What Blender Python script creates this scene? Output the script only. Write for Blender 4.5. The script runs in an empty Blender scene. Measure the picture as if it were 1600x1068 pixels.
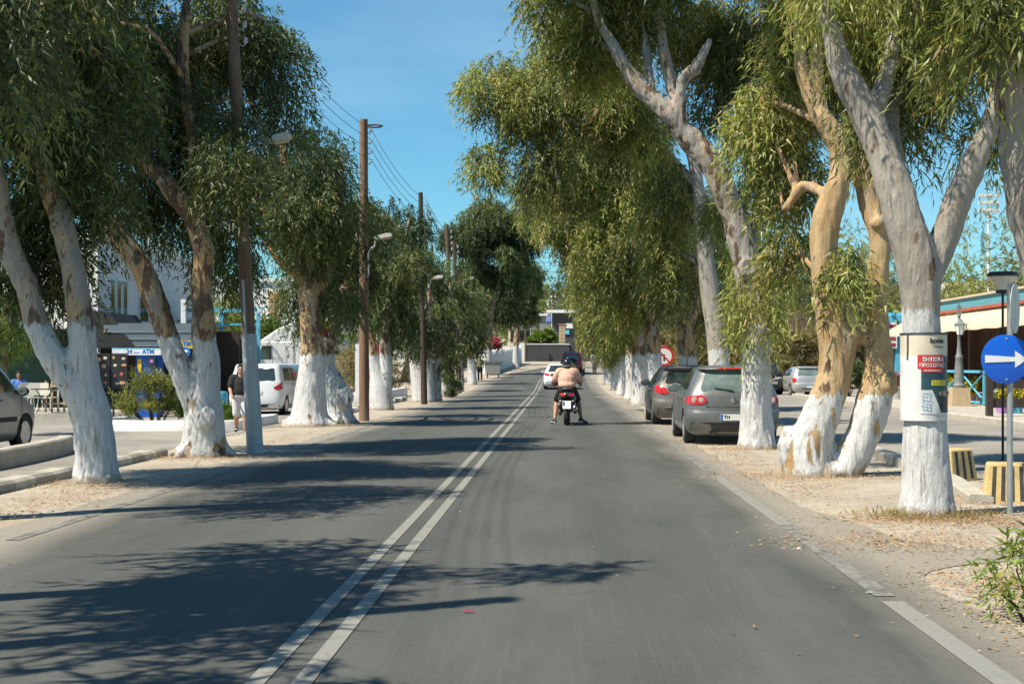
import bpy, bmesh, math, random
import numpy as np
from mathutils import Vector, Matrix, noise as mnoise

RNG = np.random.default_rng(7)
random.seed(7)
SC = bpy.context.scene
COL = SC.collection
PI = math.pi
R = math.radians

# ---------------------------------------------------------------- camera, sky, sun, exposure
F, CX0, HY, EYE = 2222.0, 875.0, 570.0, 1.48      # focal length and vanishing point in photo pixels, eye height
cam_d = bpy.data.cameras.new('camera')
cam_d.sensor_width = 36.0
cam_d.lens = 36.0 * F / 1600.0
cam_d.shift_x = -(CX0 - 800.0) / 1600.0
cam_d.shift_y = (HY - 534.0) / 1600.0
cam_d.clip_start = 0.1
cam_d.clip_end = 4000.0
cam = bpy.data.objects.new('camera', cam_d)
COL.objects.link(cam)
cam.location = (0, 0, EYE)
cam.rotation_euler = (PI / 2, 0, 0)
SC.camera = cam

SUN_EL, SUN_AZ = 55.0, 30.0          # light travels towards +X, swung AZ degrees towards +Y
world = bpy.data.worlds.new('World')
SC.world = world
world.use_nodes = True
wn, wl = world.node_tree.nodes, world.node_tree.links
for n in list(wn): wn.remove(n)
sky = wn.new('ShaderNodeTexSky')
sky.sky_type = 'NISHITA'
sky.sun_disc = False
sky.sun_elevation = R(SUN_EL)
sky.sun_rotation = R(270 - SUN_AZ)
sky.altitude = 0
sky.air_density = 1.0
sky.dust_density = 0.15
sky.ozone_density = 3.2
bg = wn.new('ShaderNodeBackground')
bg.inputs['Strength'].default_value = 0.078
tc = wn.new('ShaderNodeTexCoord')
mp = wn.new('ShaderNodeMapping'); mp.inputs['Scale'].default_value = (1.2, 1.2, 4.5); mp.inputs['Rotation'].default_value = (0.35, 0.2, 0.4)
nz = wn.new('ShaderNodeTexNoise'); nz.inputs['Scale'].default_value = 2.2; nz.inputs['Detail'].default_value = 5; nz.inputs['Roughness'].default_value = 0.55
rp = wn.new('ShaderNodeMapRange'); rp.inputs['From Min'].default_value = 0.5; rp.inputs['From Max'].default_value = 0.85; rp.inputs['To Max'].default_value = 0.3
tint = wn.new('ShaderNodeMix'); tint.data_type = 'RGBA'; tint.blend_type = 'MULTIPLY'; tint.inputs['Factor'].default_value = 1.0
tint.inputs['B'].default_value = (0.6, 1.06, 1.14, 1)
mx = wn.new('ShaderNodeMix'); mx.data_type = 'RGBA'; mx.inputs['B'].default_value = (6.5, 8.0, 8.6, 1)
out = wn.new('ShaderNodeOutputWorld')
wl.new(tc.outputs['Generated'], mp.inputs['Vector']); wl.new(mp.outputs[0], nz.inputs['Vector'])
wl.new(nz.outputs['Fac'], rp.inputs['Value']); wl.new(rp.outputs[0], mx.inputs['Factor'])
wl.new(sky.outputs[0], tint.inputs['A']); wl.new(tint.outputs['Result'], mx.inputs['A']); wl.new(mx.outputs['Result'], bg.inputs['Color']); wl.new(bg.outputs[0], out.inputs[0])

sun_d = bpy.data.lights.new('sun', 'SUN')
sun_d.energy = 5.0
sun_d.angle = R(0.55)
sun_d.color = (1.0, 0.915, 0.77)
sun = bpy.data.objects.new('sun', sun_d)
COL.objects.link(sun)
_ld = Vector((math.cos(R(SUN_EL)) * math.cos(R(SUN_AZ)), math.cos(R(SUN_EL)) * math.sin(R(SUN_AZ)), -math.sin(R(SUN_EL))))
sun.rotation_euler = _ld.to_track_quat('-Z', 'Y').to_euler()
sun.location = (-30, -10, 40)

SC.view_settings.view_transform = 'Standard'
SC.view_settings.look = 'None'
SC.view_settings.exposure = 0.62
SC.view_settings.gamma = 1.0
SC.view_settings.use_curve_mapping = False
SC.render.engine = 'CYCLES'
SC.cycles.max_bounces = 6
SC.cycles.transmission_bounces = 4
SC.cycles.transparent_max_bounces = 6
SC.cycles.use_denoising = True

# ---------------------------------------------------------------- materials
MATS = {}
def M(name, col, rough=0.6, var=0.12, scale=6.0, bump=0.0, bscale=40.0, metal=0.0, spec=0.5, coat=0.0, col2=None, trans=0.0, emit=None):
    if name in MATS: return MATS[name]
    m = bpy.data.materials.new(name); m.use_nodes = True
    nt = m.node_tree; b = nt.nodes['Principled BSDF']
    t = nt.nodes.new('ShaderNodeTexCoord')
    n = nt.nodes.new('ShaderNodeTexNoise'); n.inputs['Scale'].default_value = scale; n.inputs['Detail'].default_value = 5; n.inputs['Roughness'].default_value = 0.62
    nt.links.new(t.outputs['Object'], n.inputs['Vector'])
    r = nt.nodes.new('ShaderNodeMapRange'); r.inputs['From Min'].default_value = 0.28; r.inputs['From Max'].default_value = 0.72
    nt.links.new(n.outputs['Fac'], r.inputs['Value'])
    mix = nt.nodes.new('ShaderNodeMix'); mix.data_type = 'RGBA'
    a = [max(0, c * (1 - var)) for c in col]
    c2 = [min(1, c * (1 + var)) for c in col] if col2 is None else col2
    mix.inputs['A'].default_value = (*a, 1); mix.inputs['B'].default_value = (*c2, 1)
    nt.links.new(r.outputs[0], mix.inputs['Factor'])
    nt.links.new(mix.outputs['Result'], b.inputs['Base Color'])
    b.inputs['Roughness'].default_value = rough
    b.inputs['Metallic'].default_value = metal
    b.inputs['Specular IOR Level'].default_value = spec
    b.inputs['Coat Weight'].default_value = coat
    b.inputs['Coat Roughness'].default_value = 0.08
    b.inputs['Transmission Weight'].default_value = trans
    if emit:
        b.inputs['Emission Color'].default_value = (*emit[:3], 1); b.inputs['Emission Strength'].default_value = emit[3]
    if bump > 0:
        n2 = nt.nodes.new('ShaderNodeTexNoise'); n2.inputs['Scale'].default_value = bscale; n2.inputs['Detail'].default_value = 4
        nt.links.new(t.outputs['Object'], n2.inputs['Vector'])
        bp = nt.nodes.new('ShaderNodeBump'); bp.inputs['Strength'].default_value = bump; bp.inputs['Distance'].default_value = 0.02
        nt.links.new(n2.outputs['Fac'], bp.inputs['Height']); nt.links.new(bp.outputs[0], b.inputs['Normal'])
    MATS[name] = m
    return m

class NT:                                   # small helper for the hand-made node materials
    def __init__(s, name):
        s.m = bpy.data.materials.new(name); s.m.use_nodes = True; s.t = s.m.node_tree
        s.b = s.t.nodes['Principled BSDF']; MATS[name] = s.m
        s.tc = s.t.nodes.new('ShaderNodeTexCoord')
    def n(s, typ, **kw):
        x = s.t.nodes.new(typ)
        for k, v in kw.items(): setattr(x, k, v)
        return x
    def l(s, a, b): s.t.links.new(a, b)
    def noise(s, scale, detail=4, rough=0.6, vec=None, mapscale=None):
        x = s.n('ShaderNodeTexNoise'); x.inputs['Scale'].default_value = scale; x.inputs['Detail'].default_value = detail; x.inputs['Roughness'].default_value = rough
        v = vec or s.tc.outputs['Object']
        if mapscale:
            mp = s.n('ShaderNodeMapping'); mp.inputs['Scale'].default_value = mapscale; s.l(v, mp.inputs['Vector']); v = mp.outputs[0]
        s.l(v, x.inputs['Vector']); return x.outputs['Fac']
    def ramp(s, v, a, b, lo=0.0, hi=1.0):
        x = s.n('ShaderNodeMapRange'); x.inputs['From Min'].default_value = a; x.inputs['From Max'].default_value = b
        x.inputs['To Min'].default_value = lo; x.inputs['To Max'].default_value = hi; s.l(v, x.inputs['Value']); return x.outputs[0]
    def math(s, op, a, b=None):
        x = s.n('ShaderNodeMath', operation=op)
        for i, v in enumerate((a, b)):
            if v is None: continue
            if isinstance(v, (int, float)): x.inputs[i].default_value = v
            else: s.l(v, x.inputs[i])
        return x.outputs[0]
    def mix(s, f, a, b, blend='MIX'):
        x = s.n('ShaderNodeMix', data_type='RGBA', blend_type=blend)
        if isinstance(f, (int, float)): x.inputs['Factor'].default_value = f
        else: s.l(f, x.inputs['Factor'])
        for k, v in (('A', a), ('B', b)):
            if isinstance(v, tuple): x.inputs[k].default_value = (*v[:3], 1)
            else: s.l(v, x.inputs[k])
        return x.outputs['Result']
    def bump(s, h, strength=0.4, dist=0.02):
        x = s.n('ShaderNodeBump'); x.inputs['Strength'].default_value = strength; x.inputs['Distance'].default_value = dist
        s.l(h, x.inputs['Height']); s.l(x.outputs[0], s.b.inputs['Normal'])
    def attr(s, name, typ='GEOMETRY'):
        x = s.n('ShaderNodeAttribute', attribute_type=typ, attribute_name=name); return x.outputs['Fac']

# bark with a whitewashed foot: the paint ends at the height stored on each trunk
k = NT('bark')
sx = k.n('ShaderNodeSeparateXYZ'); k.l(k.tc.outputs['Object'], sx.inputs[0])
z = sx.outputs['Z']
tone = k.attr('tone', 'OBJECT'); wash = k.attr('wash_height', 'OBJECT'); seed = k.attr('seed', 'OBJECT')
ofs = k.n('ShaderNodeVectorMath', operation='ADD'); k.l(k.tc.outputs['Object'], ofs.inputs[0]); k.l(seed, ofs.inputs[1])
V = ofs.outputs[0]
p1 = k.noise(3.2, 4, 0.55, V, (1, 1, 0.38)); p2 = k.noise(5.5, 5, 0.6, V, (1, 1, 0.45)); p3 = k.noise(26, 5, 0.7, V, (1, 1, 0.2)); p4 = k.noise(60, 4, 0.7, V, (1, 1, 0.5))
grey = k.mix(k.ramp(p2, 0.35, 0.65), (0.30, 0.275, 0.24), (0.42, 0.385, 0.33))
tan = k.mix(k.ramp(p2, 0.35, 0.65), (0.42, 0.26, 0.115), (0.58, 0.43, 0.235))
base = k.mix(k.ramp(k.math('ADD', p1, k.math('SUBTRACT', tone, 0.5)), 0.42, 0.56), grey, tan)
brown = k.mix(k.ramp(p3, 0.3, 0.7), (0.075, 0.042, 0.027), (0.19, 0.115, 0.07))
base = k.mix(k.ramp(k.math('ADD', p2, k.math('MULTIPLY', k.attr('rough_bark', 'OBJECT'), 0.3)), 0.58, 0.63), base, brown)
base = k.mix(k.ramp(k.noise(9, 6, 0.7, V, (1, 1, 0.12)), 0.5, 0.72, 0, 0.6), base, (0.30, 0.19, 0.10))
base = k.mix(k.ramp(k.noise(6, 6, 0.7, V, (1, 1, 0.16)), 0.56, 0.66, 0, 0.55), base, (0.40, 0.37, 0.32))
base = k.mix(k.ramp(p4, 0.58, 0.72, 0, 0.6), base, (0.14, 0.11, 0.085))
white = k.mix(k.ramp(p3, 0.3, 0.75), (0.53, 0.535, 0.53), (0.67, 0.67, 0.655))
white = k.mix(k.ramp(k.noise(15, 8, 0.8, V, (1, 1, 0.14)), 0.545, 0.62, 0, 0.78), white, (0.27, 0.215, 0.155))
white = k.mix(k.ramp(k.noise(34, 6, 0.8, V, (1, 1, 0.5)), 0.6, 0.68, 0, 0.5), white, (0.36, 0.31, 0.25))
edge = k.math('SUBTRACT', k.math('ADD', wash, k.math('MULTIPLY', k.math('SUBTRACT', k.noise(7, 6, 0.7, V, (1, 1, 0.3)), 0.5), 0.55)), z)
wm = k.ramp(edge, 0.0, 0.03)
peel = k.ramp(k.math('ADD', k.noise(4.6, 6, 0.62, V, (1, 1, 0.33)), k.math('MULTIPLY', k.attr('peel', 'OBJECT'), 0.2)), 0.635, 0.65)
wm = k.math('MULTIPLY', wm, k.math('SUBTRACT', 1.0, peel))
dirt = k.ramp(k.math('SUBTRACT', k.math('MULTIPLY', k.noise(12, 4, 0.7, V), 0.34), z), 0.06, 0.13, 0, 0.75)
white = k.mix(dirt, white, (0.30, 0.235, 0.165))
k.l(k.mix(wm, base, white), k.b.inputs['Base Color']); k.b.inputs['Roughness'].default_value = 0.8
hgt = k.math('ADD', k.math('MULTIPLY', k.noise(11, 7, 0.72, V, (1, 1, 0.2)), 1.0), k.math('ADD', k.math('MULTIPLY', p3, 0.5), k.math('MULTIPLY', wm, 0.25)))
k.bump(hgt, 0.95, 0.05)

def leaf_mat(name, dark, light, warm, t=0.45):
    k = NT(name)
    r = k.attr('rnd'); w = k.attr('warm')
    c = k.mix(r, dark, light)
    c = k.mix(w, c, warm)
    k.l(c, k.b.inputs['Base Color']); k.b.inputs['Roughness'].default_value = 0.5; k.b.inputs['Specular IOR Level'].default_value = 0.42
    tr = k.n('ShaderNodeBsdfTranslucent'); k.l(k.mix(1.0, c, (1.35, 1.4, 0.55), 'MULTIPLY'), tr.inputs['Color'])
    ms = k.n('ShaderNodeMixShader'); ms.inputs[0].default_value = t * 0.62
    o = k.t.nodes['Material Output']
    k.l(k.b.outputs[0], ms.inputs[1]); k.l(tr.outputs[0], ms.inputs[2]); k.l(ms.outputs[0], o.inputs['Surface'])
    return k.m
leaf_mat('leaf_green', (0.018, 0.036, 0.016), (0.135, 0.18, 0.055), (0.29, 0.24, 0.085))  # shade of the left row is partly put into this darker green
leaf_mat('leaf_olive', (0.040, 0.062, 0.020), (0.345, 0.37, 0.095), (0.48, 0.30, 0.12))
leaf_mat('leaf_bright', (0.07, 0.12, 0.02), (0.20, 0.29, 0.05), (0.36, 0.33, 0.07))
leaf_mat('leaf_dry', (0.17, 0.14, 0.065), (0.34, 0.285, 0.13), (0.37, 0.20, 0.08))
leaf_mat('leaf_litter', (0.30, 0.19, 0.10), (0.50, 0.37, 0.22), (0.38, 0.18, 0.08), 0.1)
leaf_mat('petal_pink', (0.5, 0.03, 0.13), (0.72, 0.07, 0.24), (0.62, 0.07, 0.03))
leaf_mat('petal_yellow', (0.7, 0.45, 0.03), (0.8, 0.6, 0.05), (0.75, 0.3, 0.03))

# ---------------------------------------------------------------- mesh helpers
def at(px, py, d):
    """the point d metres down the road that the photo shows at pixel (px, py)"""
    return Vector(((px - CX0) * d / F, d, EYE - (py - HY) * d / F))
def gz(x, y):
    """height of the ground: level, then the road climbs to a hillside"""
    y = np.asarray(y, float); x = np.asarray(x, float)
    t = np.clip(y - 72, 0, None)
    s = 0.021 * np.where(t < 14, t * t / 28.0, t - 7)
    h = np.clip(y - 190, 0, 260)
    side = np.clip(np.abs(x) - 45, 0, 200) * np.clip((y - 60) / 80.0, 0, 1) * 0.04
    hill = 0.075 * h * h / (h + 40.0)
    dip = -0.16 * np.clip((-6.9 - x) / 1.2, 0, 1) * np.clip((70 - y) / 12.0, 0, 1)
    return s + hill + side + dip
def gzf(x, y): return float(gz(x, y))
def road_x(y):
    t = np.clip(np.asarray(y, float) - 96, 0, None)
    return t * t / 470.0

def put(name, me, mats, parent=None, loc=(0, 0, 0), rz=0.0):
    o = bpy.data.objects.new(name, me); COL.objects.link(o)
    for m in (mats if isinstance(mats, (list, tuple)) else [mats]):
        if len(me.materials) < (len(mats) if isinstance(mats, (list, tuple)) else 1): me.materials.append(MATS[m] if isinstance(m, str) else m)
    o.location = loc; o.rotation_euler = (0, 0, rz)
    if parent is not None: o.parent = parent
    return o
def tag(o, label=None, cat=None, group=None, kind=None):
    if label: o['label'] = label
    if cat: o['category'] = cat
    if group: o['group'] = group
    if kind: o['kind'] = kind
    return o
def thing(name, label, cat, loc=(0, 0, 0), rz=0.0, group=None):
    o = bpy.data.objects.new(name, None); COL.objects.link(o)
    o.empty_display_size = 0.2; o.location = loc; o.rotation_euler = (0, 0, rz)
    return tag(o, label, cat, group)
def copy_tree(o, parent=None):
    c = o.copy(); COL.objects.link(c); c.parent = parent
    for ch in list(o.children): copy_tree(ch, c)
    return c

class MB:
    """collects shapes for one mesh"""
    def __init__(s): s.v = []; s.f = []
    def add(s, vs, fs):
        b = len(s.v); s.v += [tuple(v) for v in vs]; s.f += [tuple(b + i for i in f) for f in fs]; return s
    def box(s, c, size, rz=0.0, top=(1, 1), mtx=None):
        hx, hy, hz = size[0] / 2, size[1] / 2, size[2] / 2
        vs = []
        for z_, sx_, sy_ in ((-hz, 1, 1), (hz, top[0], top[1])):
            for x_, y_ in ((-1, -1), (1, -1), (1, 1), (-1, 1)): vs.append(Vector((x_ * hx * sx_, y_ * hy * sy_, z_)))
        mt = Matrix.Rotation(rz, 3, 'Z') if mtx is None else mtx
        vs = [mt @ v + Vector(c) for v in vs]
        return s.add(vs, [(3, 2, 1, 0), (4, 5, 6, 7), (0, 1, 5, 4), (1, 2, 6, 5), (2, 3, 7, 6), (3, 0, 4, 7)])
    def tube(s, pts, rad, n=8, caps=True, flat=(1, 1), ref=(0, 1, 0)):
        pts = [Vector(p) for p in pts]; k = len(pts)
        rad = [rad] * k if isinstance(rad, (int, float)) else rad
        vs = []; fs = []
        u = None
        for i in range(k):
            t = (pts[min(i + 1, k - 1)] - pts[max(i - 1, 0)])
            t = t.normalized() if t.length > 1e-9 else Vector((0, 0, 1))
            if u is None:
                u = t.cross(Vector(ref));
                if u.length < 1e-3: u = t.cross(Vector((1, 0, 0)))
            u = (u - t * u.dot(t)).normalized(); w = t.cross(u)
            for j in range(n):
                a = 2 * PI * j / n
                vs.append(pts[i] + (u * math.cos(a) * flat[0] + w * math.sin(a) * flat[1]) * rad[i])
        for i in range(k - 1):
            for j in range(n):
                j2 = (j + 1) % n
                fs.append((i * n + j, i * n + j2, (i + 1) * n + j2, (i + 1) * n + j))
        if caps:
            fs.append(tuple(range(n - 1, -1, -1))); fs.append(tuple((k - 1) * n + j for j in range(n)))
        return s.add(vs, fs)
    def cyl(s, p0, p1, r0, r1=None, n=12): return s.tube([p0, p1], [r0, r0 if r1 is None else r1], n)
    def lathe(s, prof, n=16, c=(0, 0, 0), axis='Z'):
        vs = []; fs = []
        for r_, z_ in prof:
            for j in range(n):
                a = 2 * PI * j / n; p = (r_ * math.cos(a), r_ * math.sin(a), z_)
                if axis == 'X': p = (p[2], p[0], p[1])
                if axis == 'Y': p = (p[0], p[2], p[1])
                vs.append((p[0] + c[0], p[1] + c[1], p[2] + c[2]))
        for i in range(len(prof) - 1):
            for j in range(n):
                j2 = (j + 1) % n; fs.append((i * n + j, i * n + j2, (i + 1) * n + j2, (i + 1) * n + j))
        fs.append(tuple(range(n - 1, -1, -1))); fs.append(tuple((len(prof) - 1) * n + j for j in range(n)))
        return s.add(vs, fs)
    def ball(s, c, r, n=12, m=8):
        r = (r, r, r) if isinstance(r, (int, float)) else r
        vs = [(c[0], c[1], c[2] - r[2])]; fs = []
        for i in range(1, m):
            t = -PI / 2 + PI * i / m
            for j in range(n):
                a = 2 * PI * j / n; vs.append((c[0] + r[0] * math.cos(t) * math.cos(a), c[1] + r[1] * math.cos(t) * math.sin(a), c[2] + r[2] * math.sin(t)))
        vs.append((c[0], c[1], c[2] + r[2])); L = len(vs) - 1
        for j in range(n): fs.append((0, 1 + (j + 1) % n, 1 + j)); fs.append((L, 1 + (m - 2) * n + j, 1 + (m - 2) * n + (j + 1) % n))
        for i in range(m - 2):
            for j in range(n): fs.append((1 + i * n + j, 1 + i * n + (j + 1) % n, 1 + (i + 1) * n + (j + 1) % n, 1 + (i + 1) * n + j))
        return s.add(vs, fs)
    def prism(s, poly, a, b, axis='Y'):
        """outline of 2-D points pushed from a to b along an axis; XZ outline for Y, YZ outline for X, XY outline for Z"""
        n = len(poly)
        def P(p, h): return {'Y': (p[0], h, p[1]), 'X': (h, p[0], p[1]), 'Z': (p[0], p[1], h)}[axis]
        vs = [P(p, a) for p in poly] + [P(p, b) for p in poly]
        fs = [tuple(range(n)), tuple(range(2 * n - 1, n - 1, -1))] + [(i, n + i, n + (i + 1) % n, (i + 1) % n) for i in range(n)]
        return s.add(vs, fs)
    def mesh(s, name='mesh', smooth=None):
        me = bpy.data.meshes.new(name); me.from_pydata(s.v, [], s.f)
        bm = bmesh.new(); bm.from_mesh(me); bmesh.ops.recalc_face_normals(bm, faces=bm.faces); bm.to_mesh(me); bm.free()
        if smooth is not None:
            for p in me.polygons: p.use_smooth = True
            me.set_sharp_from_angle(angle=R(smooth))
        me.update(); return me
    def put(s, name, mat, parent=None, smooth=None, loc=(0, 0, 0), rz=0.0): return put(name, s.mesh(name, smooth), mat, parent, loc, rz)

def remeshed(mb, voxel, it=4, fac=0.5):
    """one continuous surface from overlapping closed shapes"""
    me = mb.mesh('tmp'); o = bpy.data.objects.new('tmp', me); COL.objects.link(o)
    m = o.modifiers.new('r', 'REMESH'); m.mode = 'VOXEL'; m.voxel_size = voxel
    if it:
        q = o.modifiers.new('s', 'SMOOTH'); q.factor = fac; q.iterations = it
    dg = bpy.context.evaluated_depsgraph_get(); dg.update()
    me2 = bpy.data.meshes.new_from_object(o.evaluated_get(dg))
    bpy.data.objects.remove(o); bpy.data.meshes.remove(me)
    for p in me2.polygons: p.use_smooth = True
    return me2
def catmull(pts, step):
    """smooth curve through rows of numbers (x, y, z, r)"""
    P = np.array(pts, float); P = np.vstack([2 * P[0] - P[1], P, 2 * P[-1] - P[-2]]); out = []
    for i in range(1, len(P) - 2):
        L = np.linalg.norm(P[i + 1][:3] - P[i][:3]); n = max(1, int(L / step))
        for j in range(n):
            t = j / n
            out.append(0.5 * ((2 * P[i]) + (-P[i - 1] + P[i + 1]) * t + (2 * P[i - 1] - 5 * P[i] + 4 * P[i + 1] - P[i + 2]) * t * t + (-P[i - 1] + 3 * P[i] - 3 * P[i + 1] + P[i + 2]) * t ** 3))
    out.append(P[-2]); return np.array(out)
def np_mesh(name, V, nq, k=4, attrs=None):
    """mesh from a (n*k, 3) array, every k vertices one face"""
    me = bpy.data.meshes.new(name); V = np.ascontiguousarray(V, np.float32)
    me.vertices.add(len(V)); me.vertices.foreach_set('co', V.ravel())
    me.loops.add(len(V)); me.loops.foreach_set('vertex_index', np.arange(len(V), dtype=np.int32))
    me.polygons.add(nq); me.polygons.foreach_set('loop_start', np.arange(nq, dtype=np.int32) * k)
    for a, val in (attrs or {}).items():
        at_ = me.attributes.new(a, 'FLOAT', 'FACE'); at_.data.foreach_set('value', np.ascontiguousarray(val, np.float32))
    me.update(calc_edges=True); return me
def text_polys(body, size, align='CENTER', font_shear=0.0, bold=0.0):
    cu = bpy.data.curves.new('t', 'FONT'); cu.body = body; cu.size = size; cu.align_x = align; cu.align_y = 'CENTER'; cu.shear = font_shear; cu.offset = bold; cu.resolution_u = 3
    o = bpy.data.objects.new('t', cu); COL.objects.link(o)
    dg = bpy.context.evaluated_depsgraph_get(); dg.update()
    me = bpy.data.meshes.new_from_object(o.evaluated_get(dg))
    vs = [(v.co.x, v.co.y) for v in me.vertices]; fs = [tuple(p.vertices) for p in me.polygons]
    bpy.data.objects.remove(o); bpy.data.curves.remove(cu); bpy.data.meshes.remove(me)
    return vs, fs
def text_flat(name, body, size, mat, parent, loc, rz=0.0, bold=0.0, shear=0.0, align='CENTER'):
    """lettering standing upright, read from -Y in local axes turned by rz"""
    vs, fs = text_polys(body, size, align, shear, bold)
    me = bpy.data.meshes.new(name); me.from_pydata([(x, 0, y) for x, y in vs], [], fs); me.update()
    return put(name, me, mat, parent, loc, rz)
# ---------------------------------------------------------------- ground, road, paving
def strip(name, x0, x1, ys, mat, dz, follow=True, jit=0.0, nx=1, kind='structure', seed=0.0, sub=None):
    """sheet between two side offsets that follows the ground (and the bend of the road)"""
    vs = []; fs = []
    for i, y in enumerate(ys):
        rx = float(road_x(y)) if follow else 0.0
        a = x0(y) if callable(x0) else x0; b = x1(y) if callable(x1) else x1
        if jit:
            a += jit * (mnoise.noise((y * 0.8, seed, 1.3)) + 0.5 * mnoise.noise((y * 3.1, seed, 7.7)))
            b += jit * (mnoise.noise((y * 0.8, seed, 4.1)) + 0.5 * mnoise.noise((y * 3.1, seed, 9.9)))
        for j in range(nx + 1):
            x = rx + a + (b - a) * j / nx; vs.append((x, y, gzf(x, y) + dz))
    w = nx + 1
    for i in range(len(ys) - 1):
        for j in range(nx): fs.append((i * w + j, i * w + j + 1, (i + 1) * w + j + 1, (i + 1) * w + j))
    me = bpy.data.meshes.new(name); me.from_pydata(vs, [], fs); me.update()
    o = put(name, me, mat)
    if kind: o['kind'] = kind
    return o

k = NT('verge_ground')
a1 = k.noise(0.55, 5, 0.6); a2 = k.noise(5, 6, 0.7); a3 = k.noise(70, 3, 0.7)
c = k.mix(k.ramp(a1, 0.36, 0.62), (0.46, 0.405, 0.315), (0.37, 0.325, 0.26))
c = k.mix(k.ramp(a2, 0.5, 0.72, 0, 0.75), c, (0.345, 0.28, 0.20))
c = k.mix(k.ramp(a2, 0.25, 0.4, 0.8, 0), c, (0.55, 0.50, 0.41))
c = k.mix(k.ramp(a3, 0.52, 0.68, 0, 0.6), c, (0.24, 0.19, 0.135))
c = k.mix(k.ramp(k.noise(1.3, 6, 0.7), 0.5, 0.66, 0, 0.65), c, (0.30, 0.225, 0.145))
c = k.mix(k.ramp(k.noise(2.1, 5, 0.6), 0.55, 0.62, 0, 0.55), c, (0.27, 0.255, 0.225))
vc = k.n('ShaderNodeTexVoronoi', feature='DISTANCE_TO_EDGE'); vc.inputs['Scale'].default_value = 0.55; k.l(k.tc.outputs['Object'], vc.inputs['Vector'])
c = k.mix(k.ramp(vc.outputs['Distance'], 0.004, 0.012, 0.55, 0), c, (0.17, 0.14, 0.11))
k.l(c, k.b.inputs['Base Color']); k.b.inputs['Roughness'].default_value = 0.95
k.bump(k.math('ADD', a2, k.math('MULTIPLY', a3, 0.5)), 0.5, 0.03)

k = NT('asphalt')
sx = k.n('ShaderNodeSeparateXYZ'); k.l(k.tc.outputs['Object'], sx.inputs[0]); X = sx.outputs['X']
b1 = k.noise(0.5, 5, 0.6, mapscale=(1, 0.35, 1)); b2 = k.noise(260, 2, 0.6); b3 = k.noise(2.2, 6, 0.65, mapscale=(1, 0.12, 1)); b4 = k.noise(95, 3, 0.75)
c = k.mix(k.ramp(b1, 0.35, 0.65), (0.062, 0.066, 0.060), (0.092, 0.096, 0.086))
c = k.mix(k.ramp(b3, 0.42, 0.66, 0, 0.5), c, (0.112, 0.115, 0.103))
# paler polished wheel tracks and dust towards the edges
for xc, wd, st in ((1.28, 0.42, 0.32), (-0.35, 0.4, 0.3), (-2.35, 0.42, 0.28), (-3.9, 0.4, 0.25)):
    dd = k.math('ABSOLUTE', k.math('SUBTRACT', X, xc)); c = k.mix(k.math('MULTIPLY', k.ramp(dd, wd, 0.05, 0, st), k.ramp(b3, 0.3, 0.6, 0.3, 1)), c, (0.122, 0.123, 0.109))
dark = k.ramp(k.math('ABSOLUTE', k.math('SUBTRACT', X, 0.5)), 0.4, 0.05, 0, 0.32); c = k.mix(dark, c, (0.050, 0.054, 0.051))
eg = k.math('MAXIMUM', k.ramp(k.math('ADD', X, k.math('MULTIPLY', b1, 1.2)), 2.3, 3.0), k.ramp(k.math('SUBTRACT', X, k.math('MULTIPLY', b1, 1.2)), -4.7, -5.3))
c = k.mix(k.math('MULTIPLY', eg, 0.9), c, (0.32, 0.285, 0.23))
c = k.mix(k.ramp(b2, 0.62, 0.72, 0, 0.55), c, (0.27, 0.26, 0.235))
c = k.mix(k.ramp(b4, 0.55, 0.68, 0, 0.6), c, (0.04, 0.041, 0.04))
b7 = k.noise(52, 4, 0.8); c = k.mix(k.ramp(b7, 0.56, 0.68, 0, 0.4), c, (0.052, 0.054, 0.05)); c = k.mix(k.ramp(b7, 0.3, 0.42, 0.4, 0), c, (0.19, 0.186, 0.168))
b5 = k.noise(22, 5, 0.72, mapscale=(1, 0.6, 1)); b6 = k.noise(1.1, 6, 0.7)
c = k.mix(k.ramp(b5, 0.5, 0.74, 0, 0.25), c, (0.055, 0.057, 0.052)); c = k.mix(k.ramp(b5, 0.27, 0.45, 0.25, 0), c, (0.165, 0.163, 0.145))
c = k.mix(k.ramp(b6, 0.58, 0.70, 0, 0.25), c, (0.056, 0.056, 0.052))
st = k.noise(30, 4, 0.7, mapscale=(1, 0.02, 1)); c = k.mix(k.ramp(st, 0.52, 0.75, 0, 0.28), c, (0.15, 0.147, 0.13))
wn_ = k.n('ShaderNodeTexNoise'); wn_.inputs['Scale'].default_value = 1.3; wn_.inputs['Detail'].default_value = 6; k.l(k.tc.outputs['Object'], wn_.inputs['Vector'])
wv = k.n('ShaderNodeVectorMath', operation='SCALE'); wv.inputs['Scale'].default_value = 1.1; k.l(wn_.outputs['Color'], wv.inputs[0]); wa = k.n('ShaderNodeVectorMath', operation='ADD'); k.l(k.tc.outputs['Object'], wa.inputs[0]); k.l(wv.outputs[0], wa.inputs[1])
vc = k.n('ShaderNodeTexVoronoi', feature='DISTANCE_TO_EDGE'); vc.inputs['Scale'].default_value = 0.42; k.l(wa.outputs[0], vc.inputs['Vector'])
c = k.mix(k.math('MULTIPLY', k.ramp(vc.outputs['Distance'], 0.002, 0.006, 0.45, 0), k.ramp(b1, 0.54, 0.6)), c, (0.035, 0.036, 0.035))
k.l(c, k.b.inputs['Base Color']); k.l(k.ramp(b1, 0.3, 0.7, 0.72, 0.9), k.b.inputs['Roughness']); k.b.inputs['Specular IOR Level'].default_value = 0.3
k.bump(k.math('ADD', k.math('MULTIPLY', b2, 0.8), b4), 0.45, 0.008)

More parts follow.
